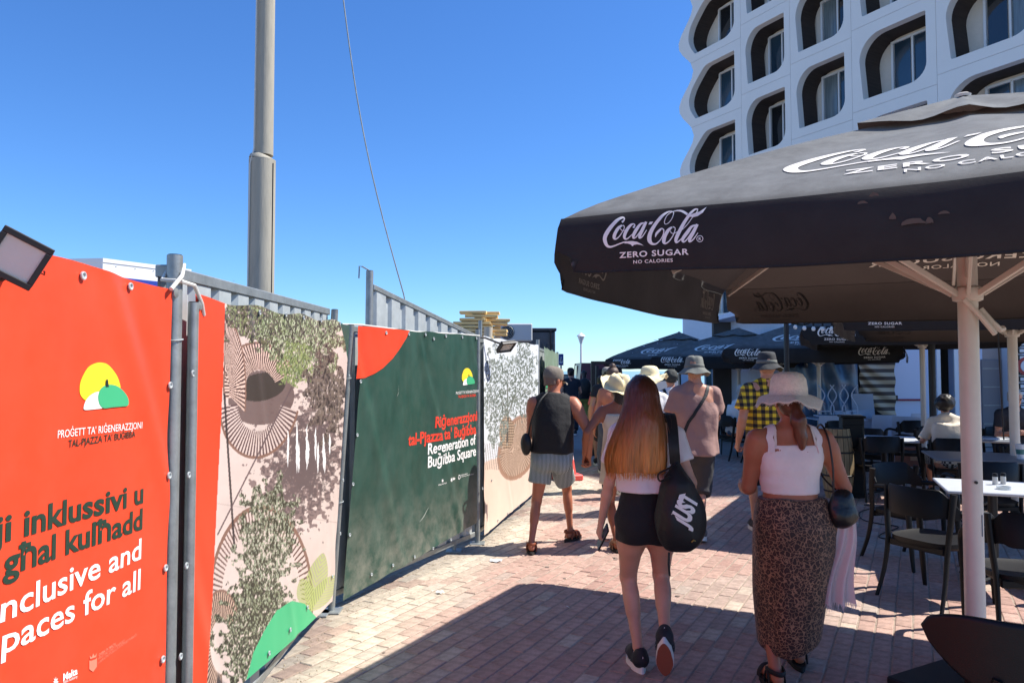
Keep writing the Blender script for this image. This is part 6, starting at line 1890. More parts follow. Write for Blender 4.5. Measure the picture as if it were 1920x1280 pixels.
car((2.6, 44, 0), R(4), rgb(60, 62, 66), 'dark grey car parked by the sea wall')
car((9.5, 46, 0), R(2), rgb(200, 204, 206), 'silver car parked behind the far parasols')
car((-3.0, 47, 0), R(0), rgb(30, 34, 40), 'black car parked at the left end by the sea')
from mathutils.bvhtree import BVHTree
# ================================================================ PEOPLE
def skin(name, c, rough=.48):
    m = mat(name, rgb(*c), rough, var=.07, vscale=14, bump=.08, bscale=160, spec=.4)
    b = m.node_tree.nodes['Principled BSDF']
    b.inputs['Subsurface Weight'].default_value = .12; b.inputs['Subsurface Radius'].default_value = (.02, .008, .004); b.inputs['Subsurface Scale'].default_value = .4
    return m
sk_pale = skin('skin_fair', (206, 152, 128)); sk_tan = skin('skin_tanned', (168, 104, 76)); sk_brown = skin('skin_sunburnt', (178, 112, 84)); sk_mid = skin('skin_light', (196, 140, 114)); sk_deep = skin('skin_deep_tan', (150, 90, 64))
def cloth(name, c, rough=.85, var=.08, **k):
    return mat(name, rgb(*c), rough, var=var, vscale=5, bump=.5, bscale=24, sheen=.04, **k)
def person(x, y, rz, label, fig, skm, res=.013, skip=(), group=None):
    t = empty('person', (x, y, 0), rz, label, 'person', group)
    fig.body(skm, t, res, skip)
    return t
def tee(f, m, parent, hem, sleeve=.55, grow=.014, loose=0.0, name='tshirt', slr=.02, neck=True, seed=0, flare=.0, res=.013, folds=.010):
    ex = []
    for sd in 'LR':
        if sleeve > 0:
            a, e = f.J['sho' + sd], f.J['elb' + sd]
            ra = (.047 if f.female else .056) * f.k
            ex.append(capcone(a, a.lerp(e, sleeve), ra + slr * .6, ra + slr, .05, 5, seed))
            ex.append(ell(a, (ra + .016,) * 3))
    hz = f.J['pel'].z; k = f.k * f.fat
    w = (.165 if f.female else .172) * k
    lx = f.J['neck'].x
    if loose > 0:
        ex.append(loft([(hem, lx * 0, -.012, w + loose + flare, .125 * k + loose + flare * .6), (hz + .12, lx * .3, -.005, w + loose * .8, .118 * k + loose * .8), (hz + .2 * f.h, lx * .8, 0, w + loose * .7, .122 * k + loose * .5), (hz + .275 * f.h, lx, 0, w + .0, .10 * k)], .03, 7, seed, 2.4, 5))
    P_ = [('torso', grow)]
    cuts = [((0, 0, hem), (0, .02, -1))]
    nb = f.J['neck']; rn = (.058 if f.female else .068) * f.k
    if neck: MB().tube([nb + Vector((rn * math.cos(a), rn * .95 * math.sin(a) - .006, .030 + .014 * -math.sin(a))) for a in np.linspace(0, 2 * math.pi, 25)], .009, 8, cap=False, flat=1.5).build('collar', m, parent, True)
    return f.garment(name, m, parent, P_, ex, cuts, res, (folds, 7, 7, 4.5), seed, nz2=(folds * .5, 16, 16, 9))
def shorts(f, m, parent, top, hem, grow=.012, rtop=.012, rbot=.03, name='shorts', seed=0, res=.013, folds=.006):
    ex = []
    for sd in 'LR':
        hp_, kn, an = f.J['hip' + sd], f.J['knee' + sd], f.J['ank' + sd]
        rl = .086 * f.k
        if hem > kn.z: e = hp_.lerp(kn, min(1, (hp_.z - hem) / max(.01, hp_.z - kn.z))); ex.append(capcone(hp_ + Vector((0, 0, .02)), e, rl * 1.06 + rtop, rl * .9 + rbot, .03, 6, seed))
        else:
            ex.append(cone(hp_, kn, rl + rtop, rl * .72 + rbot * .7)); e = kn.lerp(an, min(1, (kn.z - hem) / max(.01, kn.z - an.z)))
            ex.append(capcone(kn, e, rl * .72 + rbot * .7, rl * .55 + rbot, .04, 6, seed))
    return f.garment(name, m, parent, [('torso', grow)], ex, [((0, 0, top), (0, 0, 1))], res, (folds, 9, 9, 6), seed, nz2=(folds * .4, 20, 20, 14))
def headM(f):
    M = f.HR.to_4x4(); M.translation = f.HT(0, -.012, .05); return M
def bucket_hat(f, m, parent, s=1.0, droop=1.0, band=None, name='bucket_hat', z=-.012):
    k = f.k * s
    b = MB()
    prof = [(0, .108), (.03, .107), (.06, .102), (.078, .092), (.087, .07), (.096, .02), (.102, -.005), (.112, -.018), (.135, -.04 * droop), (.160, -.062 * droop), (.163, -.066 * droop), (.158, -.068 * droop), (.13, -.046 * droop), (.104, -.02)]
    def fn(p, a):
        n = (float(vnoise(math.cos(a) * 2 + 3, math.sin(a) * 2 + f.h * 9, p.z * 12)) - .5)
        r = math.hypot(p.x, p.y); q = 1 + n * .09
        return Vector((p.x * q * .93, p.y * q * 1.12, p.z + (n * .05 * max(0, (r - .1) / .06)) + (n * .02 if p.z > .09 else 0)))
    b.lathe([(r * k, zz * k) for r, zz in prof], f.HT(0, -.012, .045 + z), 40, M=f.HR, fn=fn)
    h = b.build(name, m, parent, 'all')
    b = MB(); b.lathe([(r * k, zz * k) for r, zz in ((.0965, .026), (.0985, .025), (.1035, -.004), (.1015, -.005))], f.HT(0, -.012, .045 + z), 40, M=f.HR, fn=fn)
    b.build('hat_seam', band or m, h, 'all')
    return h
def flat_cap(f, m, parent, name='cap', bm=None):
    b = MB(); k = f.k
    def fn(p, a):
        n = float(vnoise(math.cos(a) * 2 + 1, math.sin(a) * 2, p.z * 14 + 3)) - .5
        return Vector((p.x * .93, p.y * 1.16 - max(0, -p.z) * .05, p.z + n * .012))
    b.lathe([(r * k, z * k) for r, z in ((0, .095), (.04, .093), (.07, .08), (.088, .055), (.095, .02), (.094, -.015), (.09, -.03))], f.HT(0, -.014, .05), 36, M=f.HR, fn=fn)
    h = b.build(name, m, parent, 'all')
    b = MB()
    def br(u, v):
        a = (u - .5) * 2; return f.HT(.075 * a * (1 - .15 * v), .085 + .075 * v * math.sqrt(max(0, 1 - a * a * .8)) + .012 * (1 - a * a), .03 - .02 * v - .022 * a * a)
    b.grid(br, 14, 5); b.grid(lambda u, v: br(u, v) - Vector((0, 0, .005)), 14, 5, flip=True)
    b.build('cap_brim', bm or m, h, 'all')
    return h
def wide_hat(f, m, parent, rc=.098, rb=.19, hc=.115, wave=.02, down=.03, seed=0, fringe=None, tilt=0.0, name='straw_hat', band=None, dent=False, s=1.0):
    k = f.k * s; M = f.HR @ Matrix.Rotation(tilt, 3, 'X')
    b = MB(); n = 56; V = []; prof = [(0, hc), (rc * .45, hc * .985), (rc * .75, hc * .9), (rc * .93, hc * .68), (rc, hc * .3), (rc * 1.03, .0)]
    m_ = 7
    for i in range(1, m_ + 1):
        t_ = i / m_; prof.append((rc * 1.03 + (rb - rc * 1.03) * t_, -down * t_ ** 1.3))
    def fn(p, a):
        r = math.hypot(p.x, p.y); t_ = max(0, (r - rc * 1.03 * k) / ((rb - rc * 1.03) * k))
        w_ = wave * t_ * (math.sin(a * 3 + seed) + .6 * math.sin(a * 5 + seed * 2.1) + .4 * math.sin(a * 11 + seed))
        q = Vector((p.x * .95, p.y * 1.1, p.z + w_ * k))
        if dent and p.z > hc * .5 * k:
            g_ = math.exp(-(q.x / (.028 * k)) ** 2) * .035 * k + .02 * k * math.exp(-((abs(q.x) - .05 * k) / (.02 * k)) ** 2) * (1 if q.y > 0 else 0)
            q.z -= g_
        return q
    b.lathe([(r * k, z * k) for r, z in prof], f.HT(0, -.012, .048), n, M=M, fn=fn)
    h = b.build(name, m, parent, 'all')
    mo = h.modifiers.new('thick', 'SOLIDIFY'); mo.thickness = .0035
    if band:
        b = MB(); b.lathe([(r * k, z * k) for r, z in ((rc * 1.045, .004), (rc * 1.04, .016), (rc * 1.02, .032), (rc * 1.01, .034))], f.HT(0, -.012, .048), 40, M=M, fn=lambda p, a: Vector((p.x * .95, p.y * 1.1, p.z)))
        b.build('hat_band', band, h, 'all')
    if fringe:
        b = MB(); rr_ = random.Random(seed)
        for i in range(330):
            a = 2 * math.pi * i / 330 + rr_.uniform(-.01, .01); r0 = rb * .985 * k; base = fn(Vector((r0 * math.cos(a), r0 * math.sin(a), -down * k * .97)), a)
            L_ = rr_.uniform(.008, .026); dr_ = Vector((math.cos(a + rr_.uniform(-.7, .7)), math.sin(a + rr_.uniform(-.7, .7)), rr_.uniform(-.9, .05))).normalized()
            side = Vector((-math.sin(a), math.cos(a), 0)) * .0018
            c = f.HT(0, -.012, .048); p0 = c + M @ base; p1 = c + M @ (base + dr_ * L_)
            b.add([p0 - side, p0 + side, p1 + side * .6, p1 - side * .6], [(0, 1, 2, 3)])
        tag(b.build('fringe', fringe, h), kind='stuff')
    return h
def hair_cap(f, m, parent, low=-.05, thick=.012, extra=(), name='hair', front=.05, seed=2, fine=.009):
    k = f.k; T = f.HT
    pr = [ell(T(0, -.02, .05), ((.077 + thick) * k, (.095 + thick) * k, (.085 + thick) * k), np.array(f.HR)), ell(T(0, -.045, -.01), (.07 * k, .062 * k, .08 * k), np.array(f.HR))] + list(extra)
    lo, hi = bounds(pr); fd = Field(lo, hi, fine)
    for p in pr: fd.add(p, .02)
    fd.noise(.008, 40, 40, 25, seed)
    n = f.HR @ Vector((0, 1, -.55)); c = T(0, front, .055); fd.cut(tuple(c), tuple(n))
    if low is not None and not extra: c = T(0, 0, low); fd.cut(tuple(c), tuple(f.HR @ Vector((0, .3, -1))))
    return fd.build(name, m, parent)
def sole_outline(L_=.27, w=.048, n=22):
    pts = []
    for i in range(n):
        a = 2 * math.pi * i / n; y = .045 + L_ / 2 * math.sin(a); x = math.cos(a)
        t_ = (y + L_ / 2 - .045) / L_; ww = w * (.80 + .2 * math.sin((t_ - .15) * math.pi * 1.25)) * (1 - .12 * math.exp(-((t_ - .4) / .12) ** 2))
        pts.append((x * ww, y))
    return pts
def sneaker(f, sd, parent, up, sole, side=None, L_=.27, name='sneaker', under=None, low=True, lace=None):
    M = f.footM(sd); R3 = M.to_3x3(); off = M.translation
    pr = [cone((0, -.045, .035), (0, .03, .04), .044, .046), cone((0, .03, .04), (-.002, .13, .022), .046, .036), cone((0, -.045, .05), (0, -.048, .075), .04, .036), cone((0, .02, .06), (0, .09, .045), .036, .032)]
    lo, hi = bounds(pr); fd = Field(lo, hi, .007)
    for p in pr: fd.add(p, .025)
    fd.cut((0, 0, .0), (0, 0, -1)); fd.add(capcone((0, -.02, .06), (0, -.03, .16), .03, .036), 0, op='s')
    u = fd.build(name, up, parent, M=M)
    b = MB(); b.prism(sole_outline(L_ + .012, .049), -.03, .010, R3, off); s_ = b.build('sole', sole, u, 30)
    b = MB(); b.prism(sole_outline(L_ + .008, .046), -.0345, -.0302, R3, off); b.build('tread', under or sole, u, 30)
    if side:
        for sx in (-1, 1):
            for q in range(3):
                b = MB(); y0 = .0 + q * .022
                b.add([M @ Vector((sx * (.0475), y0 - .004, .018)), M @ Vector((sx * .0475, y0 + .006, .018)), M @ Vector((sx * .040, y0 + .022, .062)), M @ Vector((sx * .040, y0 + .012, .062))], [(0, 1, 2, 3)])
                b.build('stripe', side, u)
        b = MB()
        for (cx, w_) in ((0, .006), (-.008, .006), (.008, .006)):
            b.add([M @ Vector((cx - w_ * .5, -.0905 + abs(cx) * .25, .052)), M @ Vector((cx + w_ * .5, -.0905 + abs(cx) * .25, .052)), M @ Vector((cx * 1.4 + w_ * .35, -.0885 + abs(cx) * .3, .064)), M @ Vector((cx * 1.6, -.087 + abs(cx) * .3, .071 if cx == 0 else .067)), M @ Vector((cx * 1.4 - w_ * .35, -.0885 + abs(cx) * .3, .064))], [(0, 1, 2, 3, 4)])
        b.add([M @ Vector((-.011, -.0892, .047)), M @ Vector((.011, -.0892, .047)), M @ Vector((.011, -.0892, .050)), M @ Vector((-.011, -.0892, .050))], [(0, 1, 2, 3)])
        tag(b.build('heel_mark', side, u), kind='stuff')
    return u
def sandal(f, sd, parent, m, sole, name='sandal', thick=.028):
    M = f.footM(sd); R3 = M.to_3x3(); off = M.translation
    b = MB(); b.prism(sole_outline(.27, .047), -thick, .0, R3, off); s_ = b.build(name, sole, parent, 30)
    def arch(y, hgt, w, rr_, y2=None, n=14, flat=.3):
        pts = []
        for i in range(n + 1):
            a = math.pi * i / n; yy = y + ((y2 - y) * i / n if y2 is not None else 0)
            pts.append(M @ Vector((w * math.cos(a), yy, max(-.005, hgt * math.sin(a)))))
        return pts
    for (y, h_, w, r_, y2) in ((.095, .062, .047, .014, .1), (.045, .082, .044, .013, .03)):
        MB().tube(arch(y, h_, w, r_, y2), r_, 8, flat=.35, up=R3 @ Vector((0, 0, 1))).build('strap', m, s_, True)
    pts = [M @ Vector((.042 * math.cos(a) , -.035 - .045 * math.sin(a) + .05 * (1 - math.sin(a)), .072)) for a in np.linspace(0, math.pi, 13)]
    MB().tube(pts, .013, 8, flat=.35, up=R3 @ Vector((1, 0, 0))).build('ankle_strap', m, s_, True)
    for sx in (-1, 1): MB().tube([M @ Vector((sx * .042, -.03, 0)), M @ Vector((sx * .043, .0, .07))], .011, 8, flat=.4, up=R3 @ Vector((1, 0, 0))).build('side_strap', m, s_, True)
    return s_
def strap_on(f, pts, w, m, parent, name='strap', th=.005):
    """flat strap through points, roughly facing outward from the body axis"""
    pts = catmull([Vector(p) for p in pts], 5); b = MB(); v = []; nn = []
    trees = [BVHTree.FromPolygons([q.co.copy() for q in c.data.vertices], [tuple(q.vertices) for q in c.data.polygons]) for c in kids.get(parent.name, []) if c.name.split('.')[0] in ('body', 'tshirt', 'plaid_shirt', 'top')]
    q = []
    for p in pts:
        ax = Vector((p.x * .35, 0, p.z - .05 if p.z > 1.3 else p.z)); dr = (p - ax).normalized(); best = None
        for tr_ in trees:
            h_ = tr_.find_nearest(p)
            if h_[0] is not None and (best is None or (h_[0] - ax).length > (best[0] - ax).length): best = (h_[0], h_[1])
        if best: n_ = best[1] if best[1].dot(dr) > 0 else -best[1]; q.append(best[0] + n_ * .005); nn.append(n_)
        else: q.append(p); nn.append(dr)
    pts = q
    for i, p in enumerate(pts):
        t_ = (pts[min(i + 1, len(pts) - 1)] - pts[max(i - 1, 0)]).normalized(); o = nn[i]; s_ = t_.cross(o).normalized() * w / 2; o = s_.cross(t_).normalized() * th / 2
        v += [p + s_ + o, p - s_ + o, p - s_ - o, p + s_ - o]
    n = len(pts); f_ = [(4 * i + k, 4 * i + (k + 1) % 4, 4 * i + 4 + (k + 1) % 4, 4 * i + 4 + k) for i in range(n - 1) for k in range(4)] + [(3, 2, 1, 0), tuple(4 * (n - 1) + k for k in range(4))]
    b.add(v, f_); return b.build(name, m, parent, 30)

# ---------------- long-haired girl
gf = Fig(1.62, True, .94, ankL=(-.045, .05, .116), ankR=(.075, -.1, .235), footL=(.12, 0), footR=(-.25, R(58)), handL=(-.245, .06, .80), handR=(.245, .06, .84), hipz=.835, sw=.142, legr=.98, curl=.75, kneeL=(-.1, 1, 0), kneeR=(.15, 1, 0), fine=True)
gf.J['head'] += Vector((-.03, 0, 0)); gf.parts.pop('head'); gf.parts.pop('face'); gf.headparts(True)
girl = person(.745, 4.12, 0, 'young person with long auburn hair, white crop top and black shorts', gf, sk_pale, .011)
tee(gf, cloth('white_tshirt', (226, 214, 214)), girl, .995, .62, .012, .028, slr=.026, seed=3, flare=.0, res=.011, folds=.012)
ex = [loft([(.715, -.0, -.012, .152, .095), (.78, 0, -.015, .163, .112), (.86, 0, -.012, .165, .118), (.94, 0, 0, .14, .105), (1.0, 0, 0, .125, .095)], 0, 1, 0, 2.5)]
for sd in 'LR': ex.append(capcone(gf.J['hip' + sd] + Vector((0, 0, .02)), gf.J['hip' + sd].lerp(gf.J['knee' + sd], .36), .095, .092))
gf.garment('shorts', cloth('black_jersey', (20, 18, 22), .8), girl, [('torso', .008)], ex, [((0, 0, 1.0), (0, 0, 1)), ((0, 0, .705), (.0, 0, -1))], .011, (.004, 9, 9, 9), 2, nz2=(.003, 25, 25, 20), sub=[ell((0.01, -.0, .69), (.012, .12, .05))])
# hair: a shaped mass plus fine strands; the dye lightens towards the tips
def hair_mat(name, c_top, c_mid, c_tip, z0, z1, rough=.38):
    m = bpy.data.materials.new(name); m.use_nodes = True; nt = m.node_tree; b = nt.nodes['Principled BSDF']; L = nt.links.new
    b.inputs['Roughness'].default_value = rough; b.inputs['Specular IOR Level'].default_value = .6
    tc = nt.nodes.new('ShaderNodeTexCoord'); sx = nt.nodes.new('ShaderNodeSeparateXYZ'); mr = nt.nodes.new('ShaderNodeMapRange')
    mr.inputs[1].default_value = z0; mr.inputs[2].default_value = z1
    mp = nt.nodes.new('ShaderNodeMapping'); mp.inputs['Scale'].default_value = (60, 60, 1.2)
    nz = nt.nodes.new('ShaderNodeTexNoise'); nz.inputs['Scale'].default_value = 1.6; nz.inputs['Detail'].default_value = 3
    ad = nt.nodes.new('ShaderNodeMath'); ad.operation = 'MULTIPLY_ADD'; ad.inputs[1].default_value = .5
    cr = nt.nodes.new('ShaderNodeValToRGB'); e = cr.color_ramp.elements
    e[0].position = .2; e[0].color = (*rgb(*c_tip), 1); e[1].position = 1.05 if False else 1.0; e[1].color = (*rgb(*c_top), 1); q = cr.color_ramp.elements.new(.62); q.color = (*rgb(*c_mid), 1)
    mu = nt.nodes.new('ShaderNodeMix'); mu.data_type = 'RGBA'; mu.blend_type = 'MULTIPLY'; mu.inputs[0].default_value = .7
    m2 = nt.nodes.new('ShaderNodeMapRange'); m2.inputs[1].default_value = .3; m2.inputs[2].default_value = .7; m2.inputs[3].default_value = .35; m2.inputs[4].default_value = 1.35
    sb = nt.nodes.new('ShaderNodeMath'); sb.operation = 'SUBTRACT'; sb.inputs[1].default_value = .25
    L(tc.outputs['Object'], sx.inputs[0]); L(sx.outputs['Z'], mr.inputs[0]); L(tc.outputs['Object'], mp.inputs[0]); L(mp.outputs[0], nz.inputs[0])
    L(nz.outputs[0], ad.inputs[0]); L(mr.outputs[0], ad.inputs[2]); L(ad.outputs[0], sb.inputs[0]); L(sb.outputs[0], cr.inputs[0])
    L(nz.outputs[0], m2.inputs[0]); L(cr.outputs[0], mu.inputs[6]); L(m2.outputs[0], mu.inputs[7]); L(mu.outputs[2], b.inputs['Base Color'])
    bp = nt.nodes.new('ShaderNodeBump'); bp.inputs['Strength'].default_value = .5; bp.inputs['Distance'].default_value = .004; L(nz.outputs[0], bp.inputs['Height']); L(bp.outputs[0], b.inputs['Normal'])
    return m
m_hairg = hair_mat('auburn_hair', (40, 22, 16), (122, 62, 30), (208, 132, 62), 1.10, 1.66)
hsec = [(1.105, -.082, -.125, .155, .05), (1.17, -.082, -.125, .165, .055), (1.25, -.072, -.125, .155, .06), (1.33, -.055, -.12, .135, .065), (1.40, -.042, -.095, .118, .08), (1.47, -.034, -.05, .098, .10), (1.53, -.031, -.03, .093, .112), (1.58, -.03, -.02, .078, .10), (1.612, -.03, -.02, .048, .065), (1.628, -.03, -.02, .02, .03)]
fd = Field((-.32, -.26, 1.07), (.2, .16, 1.68), .009)
fd.add(loft(hsec, .02, 17, 1, 2.2, 8), 0)
fd.cut((-.03, .035, 1.55), (0, 1, -.25)); fd.noise(.006, 30, 30, 3, 5)
hg = fd.build('hair', m_hairg, girl)
zz = np.array([q[0] for q in hsec]); rq = random.Random(12); b = MB()
for i in range(1500):
    a = rq.uniform(math.pi * .95, math.pi * 2.05); r0 = rq.uniform(.985, 1.03); top_ = rq.uniform(1.45, 1.615); bot_ = 1.10 + rq.uniform(-.035, .05) + (rq.random() ** 4) * .2
    n = 9; v = []; ph = rq.uniform(0, 6); da = rq.uniform(-.12, .12)
    for k in range(n):
        t_ = k / (n - 1); z = top_ + (bot_ - top_) * t_; cx, cy, rx_, ry_ = [np.interp(z, zz, [q[c] for q in hsec]) for c in (1, 2, 3, 4)]
        aa = a + da * t_ + .025 * math.sin(ph + t_ * 5); rr_ = r0 + .03 * t_ * math.sin(ph)
        p = Vector((cx + rx_ * rr_ * math.copysign(abs(math.cos(aa)) ** .91, math.cos(aa)), cy + ry_ * rr_ * math.copysign(abs(math.sin(aa)) ** .91, math.sin(aa)), z)); w_ = .0019 * (1 - .5 * t_)
        s_ = Vector((-math.sin(aa), math.cos(aa), 0)) * w_; v += [p - s_, p + s_]
    b.add(v, [(2 * k, 2 * k + 1, 2 * k + 3, 2 * k + 2) for k in range(n - 1)])
for i in range(90):
    a = rq.uniform(math.pi * .9, math.pi * 2.1); top_ = rq.uniform(1.25, 1.6); L_ = rq.uniform(.1, .4); v = []; ph = rq.uniform(0, 6); fl = rq.uniform(.01, .035)
    for k in range(7):
        t_ = k / 6; z = max(1.07, top_ - L_ * t_); cx, cy, rx_, ry_ = [np.interp(z, zz, [q[c] for q in hsec]) for c in (1, 2, 3, 4)]
        r_ = 1.01; o_ = fl * math.sin(math.pi * t_) + fl * .5 * t_
        p = Vector((cx + (rx_ * r_ + o_) * math.cos(a + .06 * math.sin(ph + 3 * t_)), cy + (ry_ * r_ + o_) * math.sin(a), z)); s_ = Vector((-math.sin(a), math.cos(a), 0)) * .0009; v += [p - s_, p + s_]
    b.add(v, [(2 * k, 2 * k + 1, 2 * k + 3, 2 * k + 2) for k in range(6)])
tag(b.build('strands', m_hairg, hg, 'all'), kind='stuff')
m_shb = cloth('shoe_black', (28, 27, 34), .7); m_shw = mat('shoe_white', rgb(224, 216, 212), .6); m_gum = mat('gum_sole', rgb(156, 84, 62), .7)
for sd in 'LR': sneaker(gf, sd, girl, m_shb, m_shw, m_shw, .245, under=m_gum)
for sd in 'L':
    a = gf.J['ankL']; MB().lathe([(.037, -.045), (.0385, -.02), (.036, -.012)], a, 14).build('sock', m_shw, girl, True)
# phone in the hanging hand
hp_ = girl.location + gf.J['palmL']
t = empty('phone', hp_ + Vector((.0, .01, -.035)), 0, 'smartphone held low in the hand of the long-haired walker', 'phone')
Mp = Matrix.Rotation(R(25), 3, 'X') @ Matrix.Rotation(R(20), 3, 'Y')
MB().box((0, 0, 0), (.009, .074, .15), Mp, .003).build('case', m_black, t); MB().box(Mp @ Vector((-.0055, 0, 0)), (.001, .066, .138), Mp).build('screen', mat('phone_screen', rgb(120, 124, 132), .1), t)
# drawstring bag on her right shoulder
bagc = Vector((.885, 3.945, .925))
t = empty('drawstring_bag', (bagc.x, bagc.y, 0), 0, 'black drawstring bag with slanting white JUST print on the girl\'s back', 'bag')
m_bag = cloth('bag_black', (15, 15, 17), .6)
br = (.126, .08, .2)
fd = Field((-.22, -.15, .66), (.22, .15, 1.26), .0085)
fd.add(ell((0, 0, .895), br), .03); fd.add(ell((.01, 0, .85), (.134, .084, .15)), .04); fd.add(cone((-.005, 0, 1.05), (-.012, .01, 1.17), .075, .026), .05); fd.noise(.011, 14, 14, 6, 3); fd.noise(.004, 40, 40, 9, 6)
fd.build('bag_body', m_bag, t)
def bag_y(x, z):
    q = 1 - (x / br[0]) ** 2 - ((z - .895) / br[2]) ** 2
    return -br[1] * math.sqrt(max(.02, q)) - .012
v2, f2, w2 = text2d('JUST', .055, .25)
sc = .185 / w2; ca, sa = math.cos(R(66)), math.sin(R(66))
vv = []
for (x, y) in v2:
    a_, b_ = x * sc * .95, y * sc * 1.75
    X = -.015 + a_ * ca - b_ * sa + .03; Z = .835 + a_ * sa + b_ * ca
    vv.append(Vector((X, bag_y(X, Z) - .004, Z)))
MB().add(vv, f2).build('lettering', m_ptwhite, t)
MB().tube(catmull([Vector((-.02, .0, 1.16)), Vector((-.03, -.02, 1.25)), Vector((-.025, .04, 1.36)), Vector((-.02, .12, 1.415)), Vector((-.02, .2, 1.39)), Vector((-.03, .27, 1.28))], 6), .03, 10, flat=.14, up=(0, 1, 0)).build('shoulder_strap', m_bag, t, True)
MB().tube(catmull([Vector((-.02, -.03, 1.16)), Vector((-.07, -.06, 1.14)), Vector((-.12, -.05, 1.11)), Vector((-.11, -.055, 1.075)), Vector((-.06, -.06, 1.10))], 5), .012, 8, flat=.25).build('loop', m_bag, t, True)
MB().tube([(-.06, -.02, .70), (-.065, -.03, .64), (-.06, -.03, .58)], .006, 6).build('cord_end', m_bag, t, True)
MB().tube([(.045, -.075, .765), (.055, -.078, .775), (.065, -.076, .77)], .004, 6).build('small_badge', mat('brass', rgb(150, 120, 60), .4, .6), t, True)

# ---------------- person in leopard skirt
wf = Fig(1.59, True, 1.16, ankL=(-.115, -.06, .125), ankR=(.12, .24, .118), footL=(.08, 0), footR=(-.15, 0), handL=(-.16, .30, 1.0), handR=(.285, .04, .80), hipz=.83, sw=.178, armr=1.16, legr=1.05, curl=.8, poleL=(-.22, -1, -.3), poleR=(.9, -.5, 0))
wom = person(1.475, 3.95, 0, 'person in white tank top, leopard print skirt and frayed sun hat', wf, sk_tan, .011)
# tank top
ex = []
wf.garment('tank_top', cloth('white_rib', (230, 214, 212), .8), wom, [('torso', .009)], (), [((0, 0, 1.005), (0, 0, -1)), ((0, -.1, 1.262), (0, -.35, 1)), ((-.172, 0, 1.22), (-1, 0, .22)), ((.172, 0, 1.22), (1, 0, .22))], .010, (.004, 9, 9, 22), 2, nz2=(.004, 4, 4, 30))
mw = cloth('white_rib', (230, 214, 212))
for sx in (-1, 1):
    strap_on(wf, [(sx * .142, -.112, 1.23), (sx * .138, -.108, 1.29), (sx * .13, -.085, 1.345), (sx * .122, -.03, 1.375), (sx * .118, .04, 1.355), (sx * .12, .10, 1.28), (sx * .12, .115, 1.22)], .034, mw, wom, 'shoulder_strap')
    strap_on(wf, [(sx * .116, -.116, 1.275), (sx * .112, -.112, 1.31), (sx * .106, -.085, 1.35), (sx * .1, -.03, 1.378), (sx * .1, .04, 1.355)], .012, mat('lace', rgb(222, 206, 196), .8), wom, 'lace_strap')
def leopard():
    m = bpy.data.materials.new('leopard_print'); m.use_nodes = True; nt = m.node_tree; b = nt.nodes['Principled BSDF']; L = nt.links.new
    b.inputs['Roughness'].default_value = .7; b.inputs['Sheen Weight'].default_value = .1
    tc = nt.nodes.new('ShaderNodeTexCoord'); nz = nt.nodes.new('ShaderNodeTexNoise'); nz.inputs['Scale'].default_value = 28; nz.inputs['Detail'].default_value = 2
    ad = nt.nodes.new('ShaderNodeVectorMath'); ad.operation = 'MULTIPLY_ADD'; ad.inputs[1].default_value = (.045, .045, .045)
    vo = nt.nodes.new('ShaderNodeTexVoronoi'); vo.feature = 'DISTANCE_TO_EDGE'; vo.inputs['Scale'].default_value = 46
    v2_ = nt.nodes.new('ShaderNodeTexVoronoi'); v2_.inputs['Scale'].default_value = 42
    cr = nt.nodes.new('ShaderNodeValToRGB'); cr.color_ramp.interpolation = 'EASE'; e = cr.color_ramp.elements
    e[0].position = .03; e[0].color = (*rgb(152, 112, 86), 1); e[1].position = .10; e[1].color = (*rgb(48, 21, 15), 1)
    q = cr.color_ramp.elements.new(.36); q.color = (*rgb(50, 27, 20), 1); q = cr.color_ramp.elements.new(.5); q.color = (*rgb(104, 66, 46), 1)
    n2 = nt.nodes.new('ShaderNodeTexNoise'); n2.inputs['Scale'].default_value = 6
    mr = nt.nodes.new('ShaderNodeMapRange'); mr.inputs[1].default_value = .35; mr.inputs[2].default_value = .65; mr.inputs[3].default_value = .7; mr.inputs[4].default_value = 1.15
    mx = nt.nodes.new('ShaderNodeMix'); mx.data_type = 'RGBA'; mx.blend_type = 'MULTIPLY'; mx.inputs[0].default_value = 1
    L(tc.outputs['Object'], nz.inputs[0]); L(nz.outputs['Color'], ad.inputs[0]); L(tc.outputs['Object'], ad.inputs[2]); L(ad.outputs[0], vo.inputs['Vector'])
    L(vo.outputs['Distance'], cr.inputs[0]); L(tc.outputs['Object'], n2.inputs[0]); L(n2.outputs[0], mr.inputs[0]); L(cr.outputs[0], mx.inputs[6]); L(mr.outputs[0], mx.inputs[7]); L(mx.outputs[2], b.inputs['Base Color'])
    return m
ex = [loft([(.16, -.0, .06, .148, .19), (.3, .0, .05, .160, .195), (.5, .0, .03, .186, .185), (.7, .005, 0, .212, .17), (.84, .004, -.015, .218, .168), (.92, 0, -.012, .205, .15), (.96, 0, -.008, .188, .128), (.985, 0, -.004, .18, .122)], .022, 6, 1.0, 2.1, 3.0)]
wf.garment('skirt', leopard(), wom, [], ex, [((0, 0, .235), (.34, .25, -1))], .011, (.012, 6, 6, 3), 4, nz2=(.007, 14, 14, 5))
h = wide_hat(wf, mat('cream_straw', rgb(232, 218, 202), .9, var=.1, vscale=60, bump=.5, bscale=150), wom, .101, .184, .128, .018, .05, 1.7, fringe=mat('straw_fringe', rgb(226, 204, 184), .9), s=1.04)
m_pony = hair_mat('brown_hair', (60, 30, 22), (92, 48, 32), (120, 64, 40), 1.1, 1.6)
T = wf.HT
hair_cap(wf, m_pony, wom, None, .008, [cone(T(0, -.09, -.03), T(.012, -.13, -.10), .034, .036), cone(T(.012, -.13, -.10), T(.028, -.13, -.20), .036, .03), cone(T(.028, -.13, -.2), T(.03, -.125, -.29), .03, .008)], 'hair')
